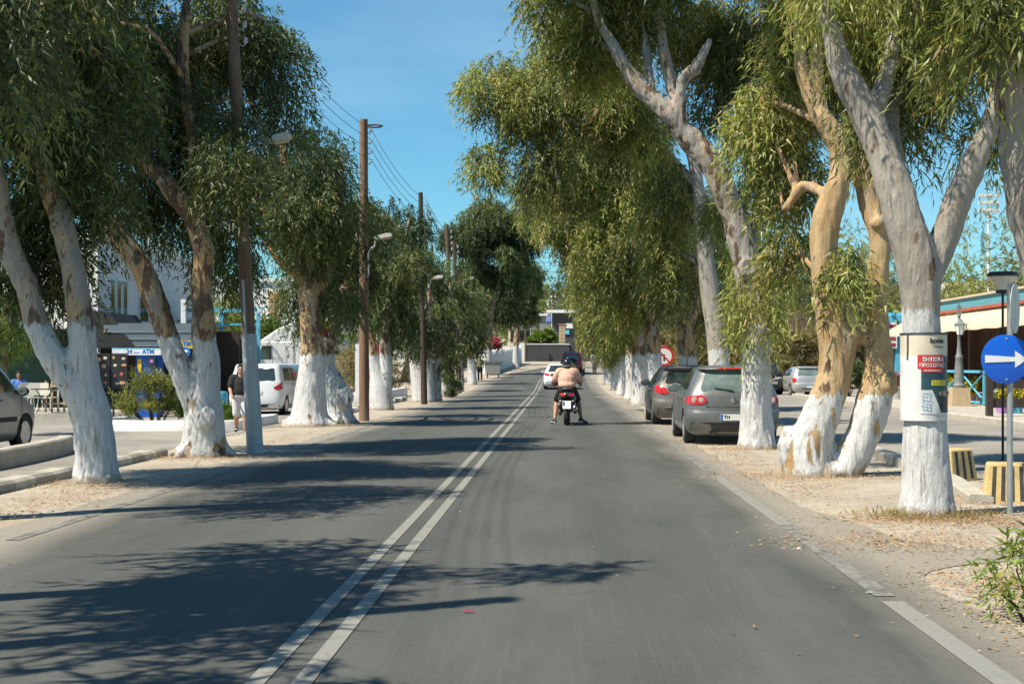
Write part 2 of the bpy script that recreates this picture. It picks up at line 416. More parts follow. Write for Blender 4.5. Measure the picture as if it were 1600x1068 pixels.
k = NT('asphalt_pale')
b1 = k.noise(0.4, 5, 0.6); b4 = k.noise(60, 4, 0.7); b3 = k.noise(3, 5, 0.6)
c = k.mix(k.ramp(b1, 0.35, 0.65), (0.215, 0.195, 0.165), (0.31, 0.285, 0.24))
c = k.mix(k.ramp(b3, 0.5, 0.7, 0, 0.5), c, (0.16, 0.148, 0.128)); c = k.mix(k.ramp(b4, 0.58, 0.7, 0, 0.4), c, (0.12, 0.11, 0.1))
k.l(c, k.b.inputs['Base Color']); k.b.inputs['Roughness'].default_value = 0.93; k.bump(b4, 0.4, 0.01)

def worn_paint(name, thr):
    k = NT(name)
    a = k.noise(7, 6, 0.7, mapscale=(1, 0.5, 1)); b = k.noise(120, 3, 0.75)
    m = k.ramp(k.math('ADD', k.math('MULTIPLY', a, 0.7), k.math('MULTIPLY', b, 0.5)), thr, thr + 0.1)
    c = k.mix(k.ramp(a, 0.3, 0.7), (0.20, 0.198, 0.172), (0.275, 0.27, 0.236))
    k.l(k.mix(m, c, (0.105, 0.103, 0.09)), k.b.inputs['Base Color']); k.b.inputs['Roughness'].default_value = 0.85
worn_paint('line_paint', 0.63); worn_paint('line_paint_worn', 0.56)
M('concrete', (0.42, 0.385, 0.32), 0.9, 0.2, 4, 0.5, 45)
M('concrete_dark', (0.27, 0.25, 0.21), 0.9, 0.22, 5, 0.5, 45)
M('white_wash', (0.74, 0.735, 0.71), 0.85, 0.08, 3, 0.25, 30)
M('kerb_black', (0.09, 0.088, 0.082), 0.8, 0.3, 9, 0.3, 40)

# terrain sheet out to the horizon
xs = np.concatenate([np.linspace(-900, -120, 9), np.linspace(-100, -15, 18), [-11, -8.1, -7.5, -6.9, -6], np.linspace(-5, 100, 22), np.linspace(120, 900, 9)])
ys = np.concatenate([np.linspace(-60, 60, 21), np.linspace(66, 260, 50), np.linspace(280, 460, 12), [600, 900, 1500]])
gx, gy = np.meshgrid(xs, ys); gzz = gz(gx, gy)
nx_, ny_ = len(xs), len(ys)
fs = [(j * nx_ + i, j * nx_ + i + 1, (j + 1) * nx_ + i + 1, (j + 1) * nx_ + i) for j in range(ny_ - 1) for i in range(nx_ - 1)]
me = bpy.data.meshes.new('ground'); me.from_pydata(np.stack([gx, gy, gzz - 0.006], -1).reshape(-1, 3).tolist(), [], fs); me.update()
put('ground', me, 'verge_ground')['kind'] = 'structure'

RY = np.concatenate([np.arange(-12, 60, 0.25), np.arange(60, 200, 1.0)])
def right_edge(y):          # the tarmac bulges into a side entrance at the right
    b = 2.52 + 1.15 * math.exp(-((y - 11.1) / 0.55) ** 2) + 0.35 * math.exp(-((y - 12.5) / 1.5) ** 2)
    return b + (0.3 if 29 < y < 60 else 0.0)
strip('road', -5.05, right_edge, RY, 'asphalt', 0.0, jit=0.09, nx=8)
strip('parking_ground', -26.0, -8.12, np.arange(8, 64, 1.0), 'asphalt_pale', 0.0, follow=False, jit=0.0, nx=6)
strip('parking_ground', -8.12, -6.95, np.arange(8, 64, 1.0), 'asphalt_pale', 0.0, follow=False, jit=0.0, nx=3)
strip('service_road', 5.35, 22.0, np.arange(6, 84, 1.0), 'asphalt_pale', 0.0, follow=False, jit=0.1, nx=4)
def line(name, xc, w, y0, y1, mat, st=1.0):
    return strip(name, xc - w / 2, xc + w / 2, np.arange(y0, y1 + 0.01, st), mat, 0.005)
line('centre_line', -1.42, 0.094, 2, 132, 'line_paint')
line('centre_line', -1.20, 0.096, 2, 132, 'line_paint')
for a, b in ((4.0, 8.9), (9.1, 12.9), (13.1, 18.9), (19.2, 27.6), (27.8, 60), (84, 140)):
    line('edge_line', 2.08 if a < 60 else 1.9, 0.14, a, b, 'line_paint' if a in (4.0, 13.1) else 'line_paint_worn', min(1.0, (b - a) / 6))
for a, b in ((12.0, 22.0), (23.5, 44), (48, 140)): line('edge_line', -4.62, 0.12, a, b, 'line_paint_worn')

# patches and drag marks in the tarmac
M('asphalt_patch', (0.066, 0.066, 0.064), 0.85, 0.2, 3, 0.4, 180)

# kerbs: left row of painted stones, each stone its own
def kerb_row(name, p0, p1, n, w, h, mats, label, gap=0.012):
    root = thing(name, label, 'kerb', (0, 0, 0))
    a, b = Vector(p0), Vector(p1); d = b - a; L = d.length / n; ang = math.atan2(d.y, d.x)
    base = MB()
    prof = [(-w / 2, -0.1), (w / 2, -0.1), (w / 2, h * 0.72), (w / 2 - 0.05, h), (-w / 2 + 0.02, h), (-w / 2, h - 0.02)]
    base.prism(prof, -L / 2 + gap / 2, L / 2 - gap / 2, 'Y'); shared = {}
    for i in range(n):
        c = a + d * ((i + 0.5) / n); m = mats[i % len(mats)]
        if m not in shared:
            me = base.mesh('kerb_stone'); shared[m] = me
        o = put('kerb_stone', shared[m], m, root, (c.x, c.y, gzf(c.x, c.y)), ang - PI / 2 + random.uniform(-0.02, 0.02))
        o.rotation_euler.x = random.uniform(-0.015, 0.015)
    return root
kerb_row('kerb', (-6.62, 13.0, 0), (-6.6, 23.4, 0), 16, 0.3, 0.12, ['concrete', 'concrete_dark'], 'grey concrete kerb stones running past the foreground left tree')
kerb_row('kerb', (-6.6, 34.5, 0), (-6.6, 60.0, 0), 30, 0.3, 0.15, ['white_wash', 'kerb_black', 'concrete'], 'black and white painted kerb stones far along the left verge')
kerb_row('kerb', (4.5, 15.2, 0), (4.95, 18.2, 0), 4, 0.26, 0.1, ['concrete'], 'pale concrete kerb stones beside the striped blocks')
kerb_row('kerb', (4.95, 18.6, 0), (5.2, 24.0, 0), 7, 0.28, 0.13, ['concrete'], 'concrete kerb stones behind the twin trunked tan tree')
# low wall of the traffic island in front of the van
def low_wall(name, pts, w, h, mat, label, cat='low wall'):
    mb = MB(); vs = []; fs = []
    P = catmull([(x, y, 0, 0) for x, y in pts], 0.4)
    for i in range(len(P)):
        t = P[min(i + 1, len(P) - 1)] - P[max(i - 1, 0)]; n = Vector((t[1], -t[0], 0)).normalized()
        g = gzf(P[i][0], P[i][1]); j = 0.012 * mnoise.noise((P[i][0] * 2, P[i][1] * 2, 3))
        for s_, z_ in ((1, -0.1), (1, h - 0.03 + j), (0.8, h + j), (-0.8, h + j), (-1, h - 0.03 + j), (-1, -0.1)):
            vs.append((P[i][0] + n.x * s_ * w / 2, P[i][1] + n.y * s_ * w / 2, g + z_))
    for i in range(len(P) - 1):
        for j in range(6): fs.append((i * 6 + j, i * 6 + (j + 1) % 6, (i + 1) * 6 + (j + 1) % 6, (i + 1) * 6 + j))
    fs += [tuple(range(5, -1, -1)), tuple((len(P) - 1) * 6 + j for j in range(6))]
    mb.add(vs, fs)
    return tag(mb.put(name, mat, smooth=40), label, cat)
low_wall('low_wall', [(-9.0, 15.0), (-8.95, 20.0), (-9.0, 23.5), (-9.25, 26.3), (-9.5, 27.3)], 0.3, 0.3, 'concrete', 'low rough concrete wall in front of the grey van')
low_wall('low_wall', [(-11.6, 38.8), (-11.9, 36.8), (-11.2, 35.7), (-10.0, 35.4), (-8.6, 35.5), (-7.9, 36.1), (-7.8, 38.8), (-8.3, 40.0)], 0.22, 0.26, 'white_wash', 'low whitewashed wall round the planted bed of oleander')
low_wall('low_wall', [(-9.6, 60.0), (-8.2, 60.3), (-7.4, 62.0), (-7.2, 66.0)], 0.25, 0.45, 'white_wash', 'low white wall by the dry shrub beyond the stump')
low_wall('low_wall', [(16.0, 27.0), (12.4, 28.0), (11.2, 30.5), (11.0, 36.0), (10.9, 47.0), (10.9, 66.0)], 0.3, 0.16, 'concrete', 'pale kerb edging the restaurant forecourt')
strip('forecourt_paving', 11.0, 30.0, np.arange(30.0, 66, 1.5), 'concrete', 0.14, follow=False, nx=4)
# ---------------------------------------------------------------- trees
def noise_disp(me, amp, scale, zs=0.35, seed=0.0):
    n = len(me.vertices); co = np.empty(n * 3, np.float32); me.vertices.foreach_get('co', co); co = co.reshape(-1, 3)
    no = np.empty(n * 3, np.float32); me.vertices.foreach_get('normal', no); no = no.reshape(-1, 3)
    d = np.array([mnoise.noise((c[0] * scale + seed, c[1] * scale, c[2] * scale * zs)) + 0.5 * mnoise.noise((c[0] * scale * 2.3, c[1] * scale * 2.3 + seed, c[2] * scale * 0.8))
                  - 0.55 * (1 - abs(mnoise.noise((c[0] * scale * 3.6, c[1] * scale * 3.6 + seed, c[2] * scale * 0.45)))) ** 4 + 0.3 * mnoise.noise((c[0] * scale * 7, c[1] * scale * 7 + seed, c[2] * scale * 1.6)) for c in co.tolist()], np.float32)
    co += no * (d * amp)[:, None]; me.vertices.foreach_set('co', co.ravel()); me.update()

def leaf_cloud(clumps, lsize, lwid, per, rng, droop=0.8, blen=0.6, warm=0.08, tri=False):
    """drooping leaf sprays: every clump (x,y,z,rx,ry,rz,shade,warmth) becomes many hanging twigs of narrow leaves"""
    C = np.asarray(clumps, float); vol = C[:, 3] * C[:, 4] * C[:, 5]
    w = vol ** (2 / 3); nb = np.maximum(3, (1.8 * per * w / w.mean())).astype(int)
    idx = np.repeat(np.arange(len(C)), nb); B = len(idx)
    d = rng.normal(size=(B, 3)); d /= np.linalg.norm(d, axis=1)[:, None]
    rr = rng.random(B) ** 0.42
    p0 = C[idx, :3] + d * rr[:, None] * C[idx, 3:6]
    outd = d.copy(); outd[:, 2] *= 0.4; outd += rng.normal(size=(B, 3)) * 0.35
    K = 13; t = (np.arange(K) + 0.5) / K
    bl = blen * (0.5 + rng.random(B)) 
    P = p0[:, None, :] + outd[:, None, :] * (bl * 0.45)[:, None, None] * t[None, :, None] + np.array([0, 0, -1.0])[None, None, :] * (bl * droop)[:, None, None] * (t ** 1.5)[None, :, None]
    P += rng.normal(size=P.shape) * 0.025
    ld = np.array([0, 0, -1.0]) * droop + rng.normal(size=P.shape) * 0.5 + outd[:, None, :] * 0.45
    ld /= np.linalg.norm(ld, axis=2)[:, :, None]
    P = P.reshape(-1, 3); ld = ld.reshape(-1, 3); N = len(P)
    sd = np.cross(ld, rng.normal(size=(N, 3))); sd /= np.linalg.norm(sd, axis=1)[:, None] + 1e-9
    nm = np.cross(ld, sd)
    L = lsize * (0.65 + 0.7 * rng.random(N)); W = lwid * (0.7 + 0.6 * rng.random(N))
    V = np.empty((N, 4, 3)); V[:, 0] = P; mid = P + ld * (L * 0.42)[:, None] + nm * (L * 0.06)[:, None]
    V[:, 1] = mid + sd * (W / 2)[:, None]; V[:, 2] = P + ld * L[:, None]; V[:, 3] = mid - sd * (W / 2)[:, None]
    if tri:                                              # far leaves: one triangle each
        V = V[:, 1:].copy(); V[:, 0] = P + sd * (W / 2)[:, None] + ld * (L * .15)[:, None]; V[:, 2] = P - sd * (W / 2)[:, None] + ld * (L * .15)[:, None]
    sh = C[idx, 6]; rnd = np.clip(np.repeat(sh + rng.normal(size=B) * 0.12, K) + rng.normal(size=N) * 0.2, 0, 1)
    wm = np.clip(np.repeat((rng.random(B) < warm + C[idx, 7]) * rng.random(B), K) * 0.85 + (rng.random(N) < 0.03) * 0.6, 0, 1)
    return V.reshape(-1, 3), rnd, wm

TREE_N = [0]
def tree(label, base, limbs, masses, d, wash=1.9, tone=0.4, leaf='leaf_green', per=26, lsize=0.15, voxel=0.0, group=None, rough=0.3, peel=0.0,
         name='eucalyptus_tree', clump_r=0.62, flare=0.2, density=1.0, branches=True, droop=0.85, blen=0.6, disp=0.03, warm=0.06, cat='tree', extra=None, quad=False, lw=.19):
    """limbs: list of polylines (px, py, depth offset, radius); masses: (px, py, rx, ry, depth offset, depth radius) of the crown in photo pixels at depth d"""
    TREE_N[0] += 1; rng = np.random.default_rng(100 + TREE_N[0])
    B = at(base[0], base[1], d); B.z = gzf(B.x, B.y)
    root = thing(name, label, cat, B, 0, group)
    def loc(px, py, dd): return at(px, py, d + dd) * 1.0 - B
    mb = MB(); nodes = []
    for li, lm in enumerate(limbs):
        P = np.array([(*loc(px, py, dd), r) for px, py, dd, r in lm]); 
        if li == 0: P[0][2] = -0.12
        Q = catmull(P, 0.12 if voxel else 0.25)
        Q[:, 3] = np.maximum(Q[:, 3], 0.012)
        if P[0][2] < 0.05:
            h = np.clip(Q[:, 2], 0, None); Q[:, 3] *= 1 + flare * np.exp(-h / 0.22)
        nodes += [q for q in Q]
        nn = 18 if voxel else 10
        mb.tube([q[:3] for q in Q], list(Q[:, 3]), nn, True)
        if li == 0 and flare > 0.24 and voxel:                          # surface roots
            for j in range(6):
                a = rng.random() * 6.28; r0 = P[0][3]
                mb.tube([(math.cos(a) * r0 * 0.3, math.sin(a) * r0 * 0.3, 0.32), (math.cos(a) * r0 * 1.15, math.sin(a) * r0 * 1.15, 0.07), (math.cos(a) * r0 * 1.9, math.sin(a) * r0 * 1.9, -0.08)], [r0 * 0.42, r0 * 0.3, r0 * 0.12], 8)
    if extra: extra(mb, loc)
    nodes = np.array(nodes)
    cl = []
    for ms in masses:
        px, py, rx, ry, dd, rd = ms[:6]; dens = ms[6] if len(ms) > 6 else 1.0; cs = ms[7] if len(ms) > 7 else 1.0; grow = 1.1 if d > 30 else 1.0; rx *= grow; ry *= grow
        c = loc(px, py, dd); s = (d + dd) / F
        A, Bz = rx * s, ry * s; V0 = A * Bz
        n = max(2, int(density * dens * 1.35 * V0 * max(rd, 0.6) / clump_r ** 3 * 0.62))
        sh = blen * droop * 0.75; c = c + Vector((0, 0, sh * 0.5)); q_ = .5 if d < 30 else .2; A = max(A - clump_r * q_, A * .3); Bz = max(Bz - clump_r * q_ - sh * .35 * q_, Bz * .3)
        q = rng.normal(size=(n, 3)); q /= np.linalg.norm(q, axis=1)[:, None]; q *= (rng.random(n) ** 0.45)[:, None]
        for v in q:
            cr = cs * clump_r * (0.55 + 0.75 * rng.random())
            cl.append((c.x + v[0] * A, c.y + v[1] * rd, c.z + v[2] * Bz, cr, cr, cr * 1.15, 0.12 + 0.8 * rng.random(), 0.25 * (rng.random() < 0.15)))
    tw = MB()
    if branches and cl:
        for c in cl[::(2 if len(cl) < 160 else 4)]:
            dist = np.linalg.norm(nodes[:, :3] - np.array(c[:3]), axis=1) + np.clip(nodes[:, 2] - c[2] + 0.5, 0, None) * 0.7 + (nodes[:, 2] < 1.8) * 5
            i = int(np.argmin(dist)); a = Vector(nodes[i][:3]); b = Vector(c[:3])
            L = (b - a).length
            if L < 0.3 or L > 6: continue
            m = a.lerp(b, 0.5) + Vector((rng.normal() * 0.1, rng.normal() * 0.1, 0.16)) * L * 0.8
            r0 = min(nodes[i][3] * 0.5, 0.02 + 0.017 * L)
            Q = catmull([(*a, r0), (*m, r0 * 0.65), (*b, 0.008)], 0.35)
            tw.tube([q[:3] for q in Q], list(Q[:, 3]), 5, True)
    if voxel:
        me = remeshed(mb, voxel, 5, 0.5); noise_disp(me, disp, 3.4, 0.4, TREE_N[0] * 3.1)
    else:
        me = mb.mesh('trunk', 60); noise_disp(me, 0.03, 2.5, 0.4, TREE_N[0] * 3.1)
    tr = put('trunk', me, 'bark', root)
    tr['wash_height'] = float(wash); tr['tone'] = float(tone); tr['seed'] = float(TREE_N[0] * 7.3); tr['rough_bark'] = float(rough); tr['peel'] = float(peel)
    if tw.v:
        b = put('limbs', tw.mesh('limbs', 60), 'bark', root); b['kind'] = 'stuff'; b['wash_height'] = -5.0; b['tone'] = float(tone); b['seed'] = 3.0; b['rough_bark'] = 0.3; b['peel'] = 0.0
    if cl:
        kk = 4 if quad else 3
        V, rnd, wm = leaf_cloud(cl, lsize, lsize * lw, per, rng, droop, blen, warm, not quad)
        o = put('crown', np_mesh('crown', V, len(V) // kk, kk, {'rnd': rnd, 'warm': wm}), leaf, root); o['kind'] = 'stuff'
    return root
GL, GR = 'whitewashed trees lining the left side of the road', 'whitewashed trees lining the right side of the road'

# ---- left row
tree('eucalyptus at the left picture edge, whose dark leaves fill the top left corner', (-42, 812), [[(-42, 812, 0, .24), (-50, 700, 0, .23), (-62, 560, 0, .22), (-80, 400, 0, .2), (-60, 250, 0, .17), (-40, 80, 0, .13), (0, -150, 0, .08)]],
     [(20, 70, 100, 110, 1.2, 1.4), (-70, 60, 130, 120, 0, 1.6), (60, -70, 120, 90, 0.5, 1.4), (-180, -150, 240, 120, 0, 2)], 13.7, per=48, tone=.4, group=GL, lsize=0.159)
tree('near eucalyptus beyond the left edge that shades the road in front', (-960, 1010), [[(-960, 1010, 0, .3), (-970, 700, 0, .25), (-990, 200, 0, .2), (-900, -300, 0, .15), (-850, -700, 0, .1)]],
     [(-620, -480, 260, 150, 0.6, 1.5), (-800, -700, 350, 200, -0.5, 1.8), (-340, -860, 210, 100, .5, .7, 1.2), (-560, -760, 200, 140, .2, .8)], 7.6, per=14, lsize=0.293, group=GL, clump_r=.5, density=1.6)
tree('near eucalyptus beyond the left edge that shades the road beside the camera', (-1500, 1400), [[(-1500, 1400, 0, .3), (-1500, 700, 0, .25), (-1500, -200, 0, .2), (-1400, -900, 0, .1)]],
     [(-1100, -900, 420, 240, 0.2, 1.6), (-1500, -1100, 600, 300, -0.5, 1.8)], 4.6, per=12, lsize=0.317, group=GL, clump_r=.55, density=1.2)
tree('two stemmed whitewashed tree beside the grey kerb at left, leaning left', (152, 754),
     [[(152, 754, 0, .265), (150, 705, 0, .24), (144, 650, 0, .235), (132, 590, 0, .2), (128, 520, 0, .18), (112, 420, 0, .155), (94, 340, 0.1, .145), (70, 270, 0.2, .13), (62, 200, 0.3, .13), (80, 100, 0.3, .11), (100, 0, 0.2, .1), (120, -140, 0, .06)],
      [(144, 680, 0, .18), (118, 612, -0.05, .18), (85, 562, -0.1, .17), (60, 510, -0.1, .16), (38, 440, -0.1, .15), (12, 380, -0.1, .145), (-5, 300, -0.2, .14), (-15, 200, -0.2, .12), (0, 60, -0.2, .1), (30, -120, 0, .06)]],
     [(120, 120, 115, 105, 0.6, 1.5, 1.0), (40, 190, 60, 100, 0.3, 1.2, 1.1), (175, 210, 66, 44, 0.5, 1.0, 1.0), (110, 300, 60, 36, .7, .7, .8), (92, 430, 34, 46, 0.9, 0.4, .5), (45, 320, 40, 50, .6, .7, .8), (30, 410, 22, 34, .5, .4, .7), (90, -70, 150, 100, -0.5, 1.6), (-100, -30, 150, 150, -0.8, 2.0, 1.6), (-150, 130, 110, 110, -1.2, 1.4, 1.5)],
     18.1, wash=2.0, tone=.42, per=58, voxel=.034, group=GL, rough=.1, clump_r=.5, lsize=0.152, density=1.15)
def l2_extra(mb, loc):
    c = loc(322, 652, -0.42); mb.ball(c, (.17, .11, .2)); 
tree('thick whitewashed tree forked near the ground beside the first lamp pole', (318, 714),
     [[(318, 714, 0, .34), (318, 660, 0, .32), (318, 620, 0, .29), (323, 575, 0, .22), (318, 520, 0, .2), (315, 450, 0, .175), (318, 395, 0, .17), (305, 345, 0.1, .175), (275, 305, .1, .165), (230, 258, .2, .15), (180, 232, .3, .13), (120, 226, .4, .1), (70, 190, .5, .07)],
      [(312, 650, 0, .22), (288, 592, -.05, .2), (262, 530, -.1, .19), (240, 460, -.1, .19), (205, 395, -.1, .19), (165, 345, -.1, .18), (120, 312, -.1, .18), (75, 285, -.1, .14), (30, 240, 0, .1), (0, 160, 0, .06)],
      [(308, 360, .1, .13), (306, 250, .2, .13), (296, 170, .2, .12), (285, 100, .2, .1), (292, 0, .2, .08), (300, -120, .2, .05)],
      [(240, 272, .1, .11), (215, 190, .4, .1), (200, 90, .6, .08), (190, 0, .6, .06)]],
     [(225, 110, 110, 115, .6, 1.7, 1.05), (340, 110, 75, 125, 2.4, 1.2, 1.1), (250, 250, 60, 50, 1.0, .8, 1.0), (345, 305, 46, 60, 1.5, .5), (350, 400, 28, 56, 1.6, .4, .6), (270, 320, 38, 46, .8, .8, .7), (415, 70, 52, 85, 2.6, 1.2), (440, 190, 40, 50, 2.6, .9, .6), (195, 320, 34, 40, .9, .6, .5), (335, 225, 50, 40, .2, .5, .8), (150, 240, 55, 40, .8, .8, .8), (352, 285, 26, 34, -.9, .3, .9, .8), (60, 90, 90, 100, .4, 1.4, 1.3), (180, -110, 200, 90, -.4, 1.8), (70, 190, 80, 85, -1.3, 1.1, 1.3), (140, 60, 80, 70, -1.0, 1.1)],
     23.1, wash=1.95, tone=.55, per=64, voxel=.038, group=GL, rough=.35, flare=.26, clump_r=.55, extra=l2_extra, peel=.15, lsize=0.152, density=1.15)
tree('stout whitewashed tree with wide foot and tan trunk right of the man in black', (482, 668),
     [[(482, 668, 0, .44), (484, 625, 0, .39), (488, 565, 0, .32), (487, 510, 0, .27), (482, 450, 0, .26), (468, 380, 0, .2), (450, 300, 0, .15), (440, 200, 0, .09)],
      [(487, 480, 0, .2), (515, 400, .2, .18), (530, 320, .3, .13), (515, 255, .3, .06)], [(480, 440, 0, .16), (440, 410, -.4, .12), (410, 370, -.4, .07)]],
     [(490, 330, 70, 80, 0, 1.8), (545, 340, 48, 70, 4.8, 1.1), (440, 390, 42, 80, -.3, 1.4), (548, 420, 42, 66, 4.8, 1.1), (495, 420, 60, 60, .8, 1.5), (510, 262, 22, 30, .3, .7), (430, 290, 40, 60, .3, 1.3), (455, 480, 22, 36, .6, .6, .7), (528, 485, 20, 24, .2, .4, .8)],
     34.6, wash=1.75, tone=.62, per=57, voxel=.045, group=GL, lsize=0.171, flare=.35, clump_r=.6, peel=-.05, blen=0.5)
def stump_extra(mb, loc):
    c = loc(537, 621, -.2); mb.tube([c, c + Vector((.06, -.24, .03))], [.27, .25], 14)
tree('short whitewashed stump with a round cut face beside the bare wooden pole', (531, 664),
     [[(531, 664, 0, .33), (530, 630, 0, .31), (522, 595, 0, .25), (514, 570, .1, .17), (522, 520, .2, .13), (540, 440, 1.4, .11), (560, 360, 2.6, .08), (570, 290, 3.2, .04)]],
     [(565, 350, 32, 52, 3.4, .9), (562, 425, 34, 48, 3.4, .9), (548, 485, 12, 20, .4, .3, .8, .7)],
     36.0, wash=1.75, tone=.5, per=48, voxel=.045, group=GL, lsize=0.171, extra=stump_extra, flare=.25, clump_r=.55, peel=.1, blen=0.5)
tree('leaning whitewashed tree with a cleft right behind the bare wooden pole', (596, 643),
     [[(596, 643, 0, .38), (594, 610, 0, .36), (588, 575, 0, .24), (580, 540, 0, .2), (572, 490, 0, .17), (590, 420, 0, .12), (600, 330, 0, .06)], [(600, 610, 0, .26), (603, 575, 0, .24), (602, 530, 0, .2), (610, 470, 0, .16), (630, 400, .2, .1), (640, 340, .2, .05)]],
     [(615, 390, 42, 60, .3, 1.8), (640, 370, 22, 45, .6, 1.2), (600, 460, 45, 50, .3, 1.6), (625, 510, 22, 30, .3, .8), (585, 505, 25, 30, .8, .8)], 47, wash=1.85, tone=.5, group=GL, lsize=0.207, per=45, clump_r=.65, blen=0.5)
tree('broad whitewashed triple trunk under dense shade left of the dark poles', (662, 630),
     [[(660, 630, 0, .36), (656, 600, 0, .36), (650, 570, 0, .26), (644, 530, 0, .2), (632, 470, 0, .15), (630, 400, 0, .06)], [(668, 628, 0, .28), (668, 590, 0, .25), (668, 560, 0, .2), (672, 510, 0, .14), (670, 430, 0, .06)], [(680, 626, .6, .26), (681, 590, .6, .22), (684, 560, .6, .16), (690, 500, .6, .08)]],
     [(648, 450, 38, 55, .2, 1.8), (655, 525, 38, 36, -.5, 1.4), (690, 530, 25, 36, .5, 1.2), (630, 500, 25, 40, .5, 1.2), (665, 400, 18, 40, .8, 1.2, .8)], 57, wash=1.75, tone=.5, group=GL, lsize=0.232, per=43, clump_r=.7, blen=0.5)
tree('blotchy whitewashed tree beside the clipped dark shrub far along the left verge', (694, 624),
     [[(694, 624, 0, .28), (693, 590, 0, .25), (695, 560, 0, .2), (700, 500, 0, .14), (704, 440, 0, .06)]],
     [(700, 490, 26, 45, 0, 1.6), (690, 545, 22, 30, -.6, 1.0), (715, 460, 20, 36, .4, 1.2)], 66, wash=1.9, tone=.4, group=GL, lsize=0.244, per=40, clump_r=.7, peel=.3, blen=0.5)
tree('slim whitewashed tree between the two far dark poles', (717, 606), [[(717, 606, 0, .26), (717, 570, 0, .22), (718, 540, 0, .18), (722, 480, 0, .1)]],
     [(722, 490, 24, 40, 0, 1.6), (722, 535, 20, 26, -.3, 1.0), (735, 510, 20, 36, .4, 1.2)], 78, wash=2.0, tone=.4, group=GL, lsize=0.268, per=38, clump_r=.75, blen=0.5)
tree('whitewashed trunk just left of the far walker in dark trousers', (738, 593), [[(738, 593, 0, .3), (737, 570, 0, .26), (735, 545, 0, .2), (738, 500, 0, .1)]],
     [(745, 520, 22, 30, 0, 1.6), (738, 490, 22, 40, .5, 1.4)], 90, wash=1.6, tone=.6, group=GL, lsize=0.305, per=34, clump_r=.8, blen=0.5)
tree('tall eucalyptus with bare twin stems rising above the white garden wall', (762, 582),
     [[(760, 582, 0, .4), (762, 550, 0, .36), (765, 500, 0, .3), (775, 460, 0, .22), (785, 420, 0, .12), (790, 360, 0, .06)], [(754, 580, .5, .28), (752, 540, .5, .22), (752, 480, .5, .16), (745, 400, .5, .08)], [(766, 490, 0, .16), (790, 430, 0, .1), (805, 390, 0, .05)]],
     [(770, 385, 52, 62, 0, 2.6), (738, 365, 38, 38, 0, 2), (805, 375, 36, 36, 0, 2), (795, 450, 34, 45, .5, 2.2), (728, 430, 28, 40, .5, 2), (760, 330, 28, 20, 0, 1.4), (745, 470, 25, 30, .6, 1.4)], 112, wash=2.0, tone=.5, group=GL, lsize=0.354, per=38, clump_r=0.8, blen=0.6)
tree('whitewashed tree at the end of the white garden wall', (806, 574), [[(806, 574, 0, .34), (806, 545, 0, .28), (808, 510, 0, .2), (815, 440, 0, .1)]],
     [(815, 470, 24, 42, 0, 2.2), (825, 430, 20, 30, .5, 2)], 134, wash=2.1, tone=.5, group=GL, lsize=0.39, per=38, clump_r=0.8)

# ---- right row
tree('grey trunk slanting in at the top right corner with leaves hanging in front', (1720, 905),
     [[(1720, 905, 0, .3), (1690, 700, 0, .26), (1650, 450, 0, .22), (1606, 290, 0, .19), (1590, 190, 0, .17), (1588, 90, 0, .17), (1600, 0, 0, .15), (1560, -150, 0, .1), (1500, -300, 0, .06)]],
     [(1522, 60, 38, 62, -.2, .35), (1580, 20, 46, 40, -.4, .4), (1490, 20, 44, 44, .2, .5), (1440, -60, 120, 60, 0, 1.0), (1620, -100, 200, 90, 0, 1.4)], 11.0, wash=1.9, tone=.25, voxel=.034, per=30, leaf='leaf_olive', group=GR, rough=.1, clump_r=.34, blen=.5, lsize=.13, quad=True, lw=0.14)
tree('grey tree wrapped in a poster with whitewashed foot at right', (1446, 806),
     [[(1446, 806, 0, .25), (1447, 740, 0, .235), (1446, 680, 0, .225), (1443, 600, 0, .196), (1440, 520, 0, .196), (1437, 450, 0, .21), (1428, 395, 0, .215), (1408, 330, 0, .19), (1385, 255, .1, .17), (1350, 175, .2, .155), (1318, 118, .2, .14), (1300, 50, .2, .1), (1285, -10, .2, .09), (1270, -150, .2, .06)],
      [(1440, 450, 0, .15), (1468, 390, .1, .16), (1490, 330, .1, .14), (1520, 260, .1, .125), (1548, 190, .1, .11), (1562, 110, .1, .09), (1550, 0, 0, .06)],
      [(1360, 195, .2, .1), (1385, 120, .4, .1), (1395, 50, .5, .08), (1400, -60, .5, .06)], [(1420, 360, .1, .1), (1390, 190, .6, .1), (1420, 120, .8, .07), (1460, 90, .9, .04)]],
     [(1440, 30, 80, 56, .9, .8, 1.3), (1380, 70, 60, 50, 1.3, .8), (1460, 150, 50, 40, 1.2, .5, .8), (1405, 120, 36, 50, 1.0, .5, .8), (1335, 20, 50, 40, .9, .7, .8), (1490, 90, 40, 40, .8, .5, .8), (1392, 200, 16, 40, .9, .3, .6), (1280, -70, 110, 60, 0, 1.0), (1450, -90, 150, 70, .5, 1.2), (1555, 215, 10, 40, .5, .2, .6)],
     14.0, wash=2.02, tone=.2, voxel=.03, per=36, lsize=.13, leaf='leaf_olive', group=GR, rough=-.1, flare=.2, clump_r=.36, disp=.022, blen=.5, quad=True, lw=0.14)
def r2_extra(mb, loc):
    c = loc(1330, 530, -.05); mb.tube([loc(1310, 590, 0), c, c + Vector((.11, -.1, .12))], [.17, .13, .11], 12)
    c = loc(1375, 600, -.05); mb.tube([c, c + Vector((.16, -.14, .02))], [.17, .15], 12)
    c = loc(1236, 690, 0); mb.tube([c + Vector((.15, 0, -.45)), c, c + Vector((.02, 0, .2))], [.26, .2, .12], 12)
    c = loc(1372, 350, -.1); mb.ball(c, (.13, .13, .11))
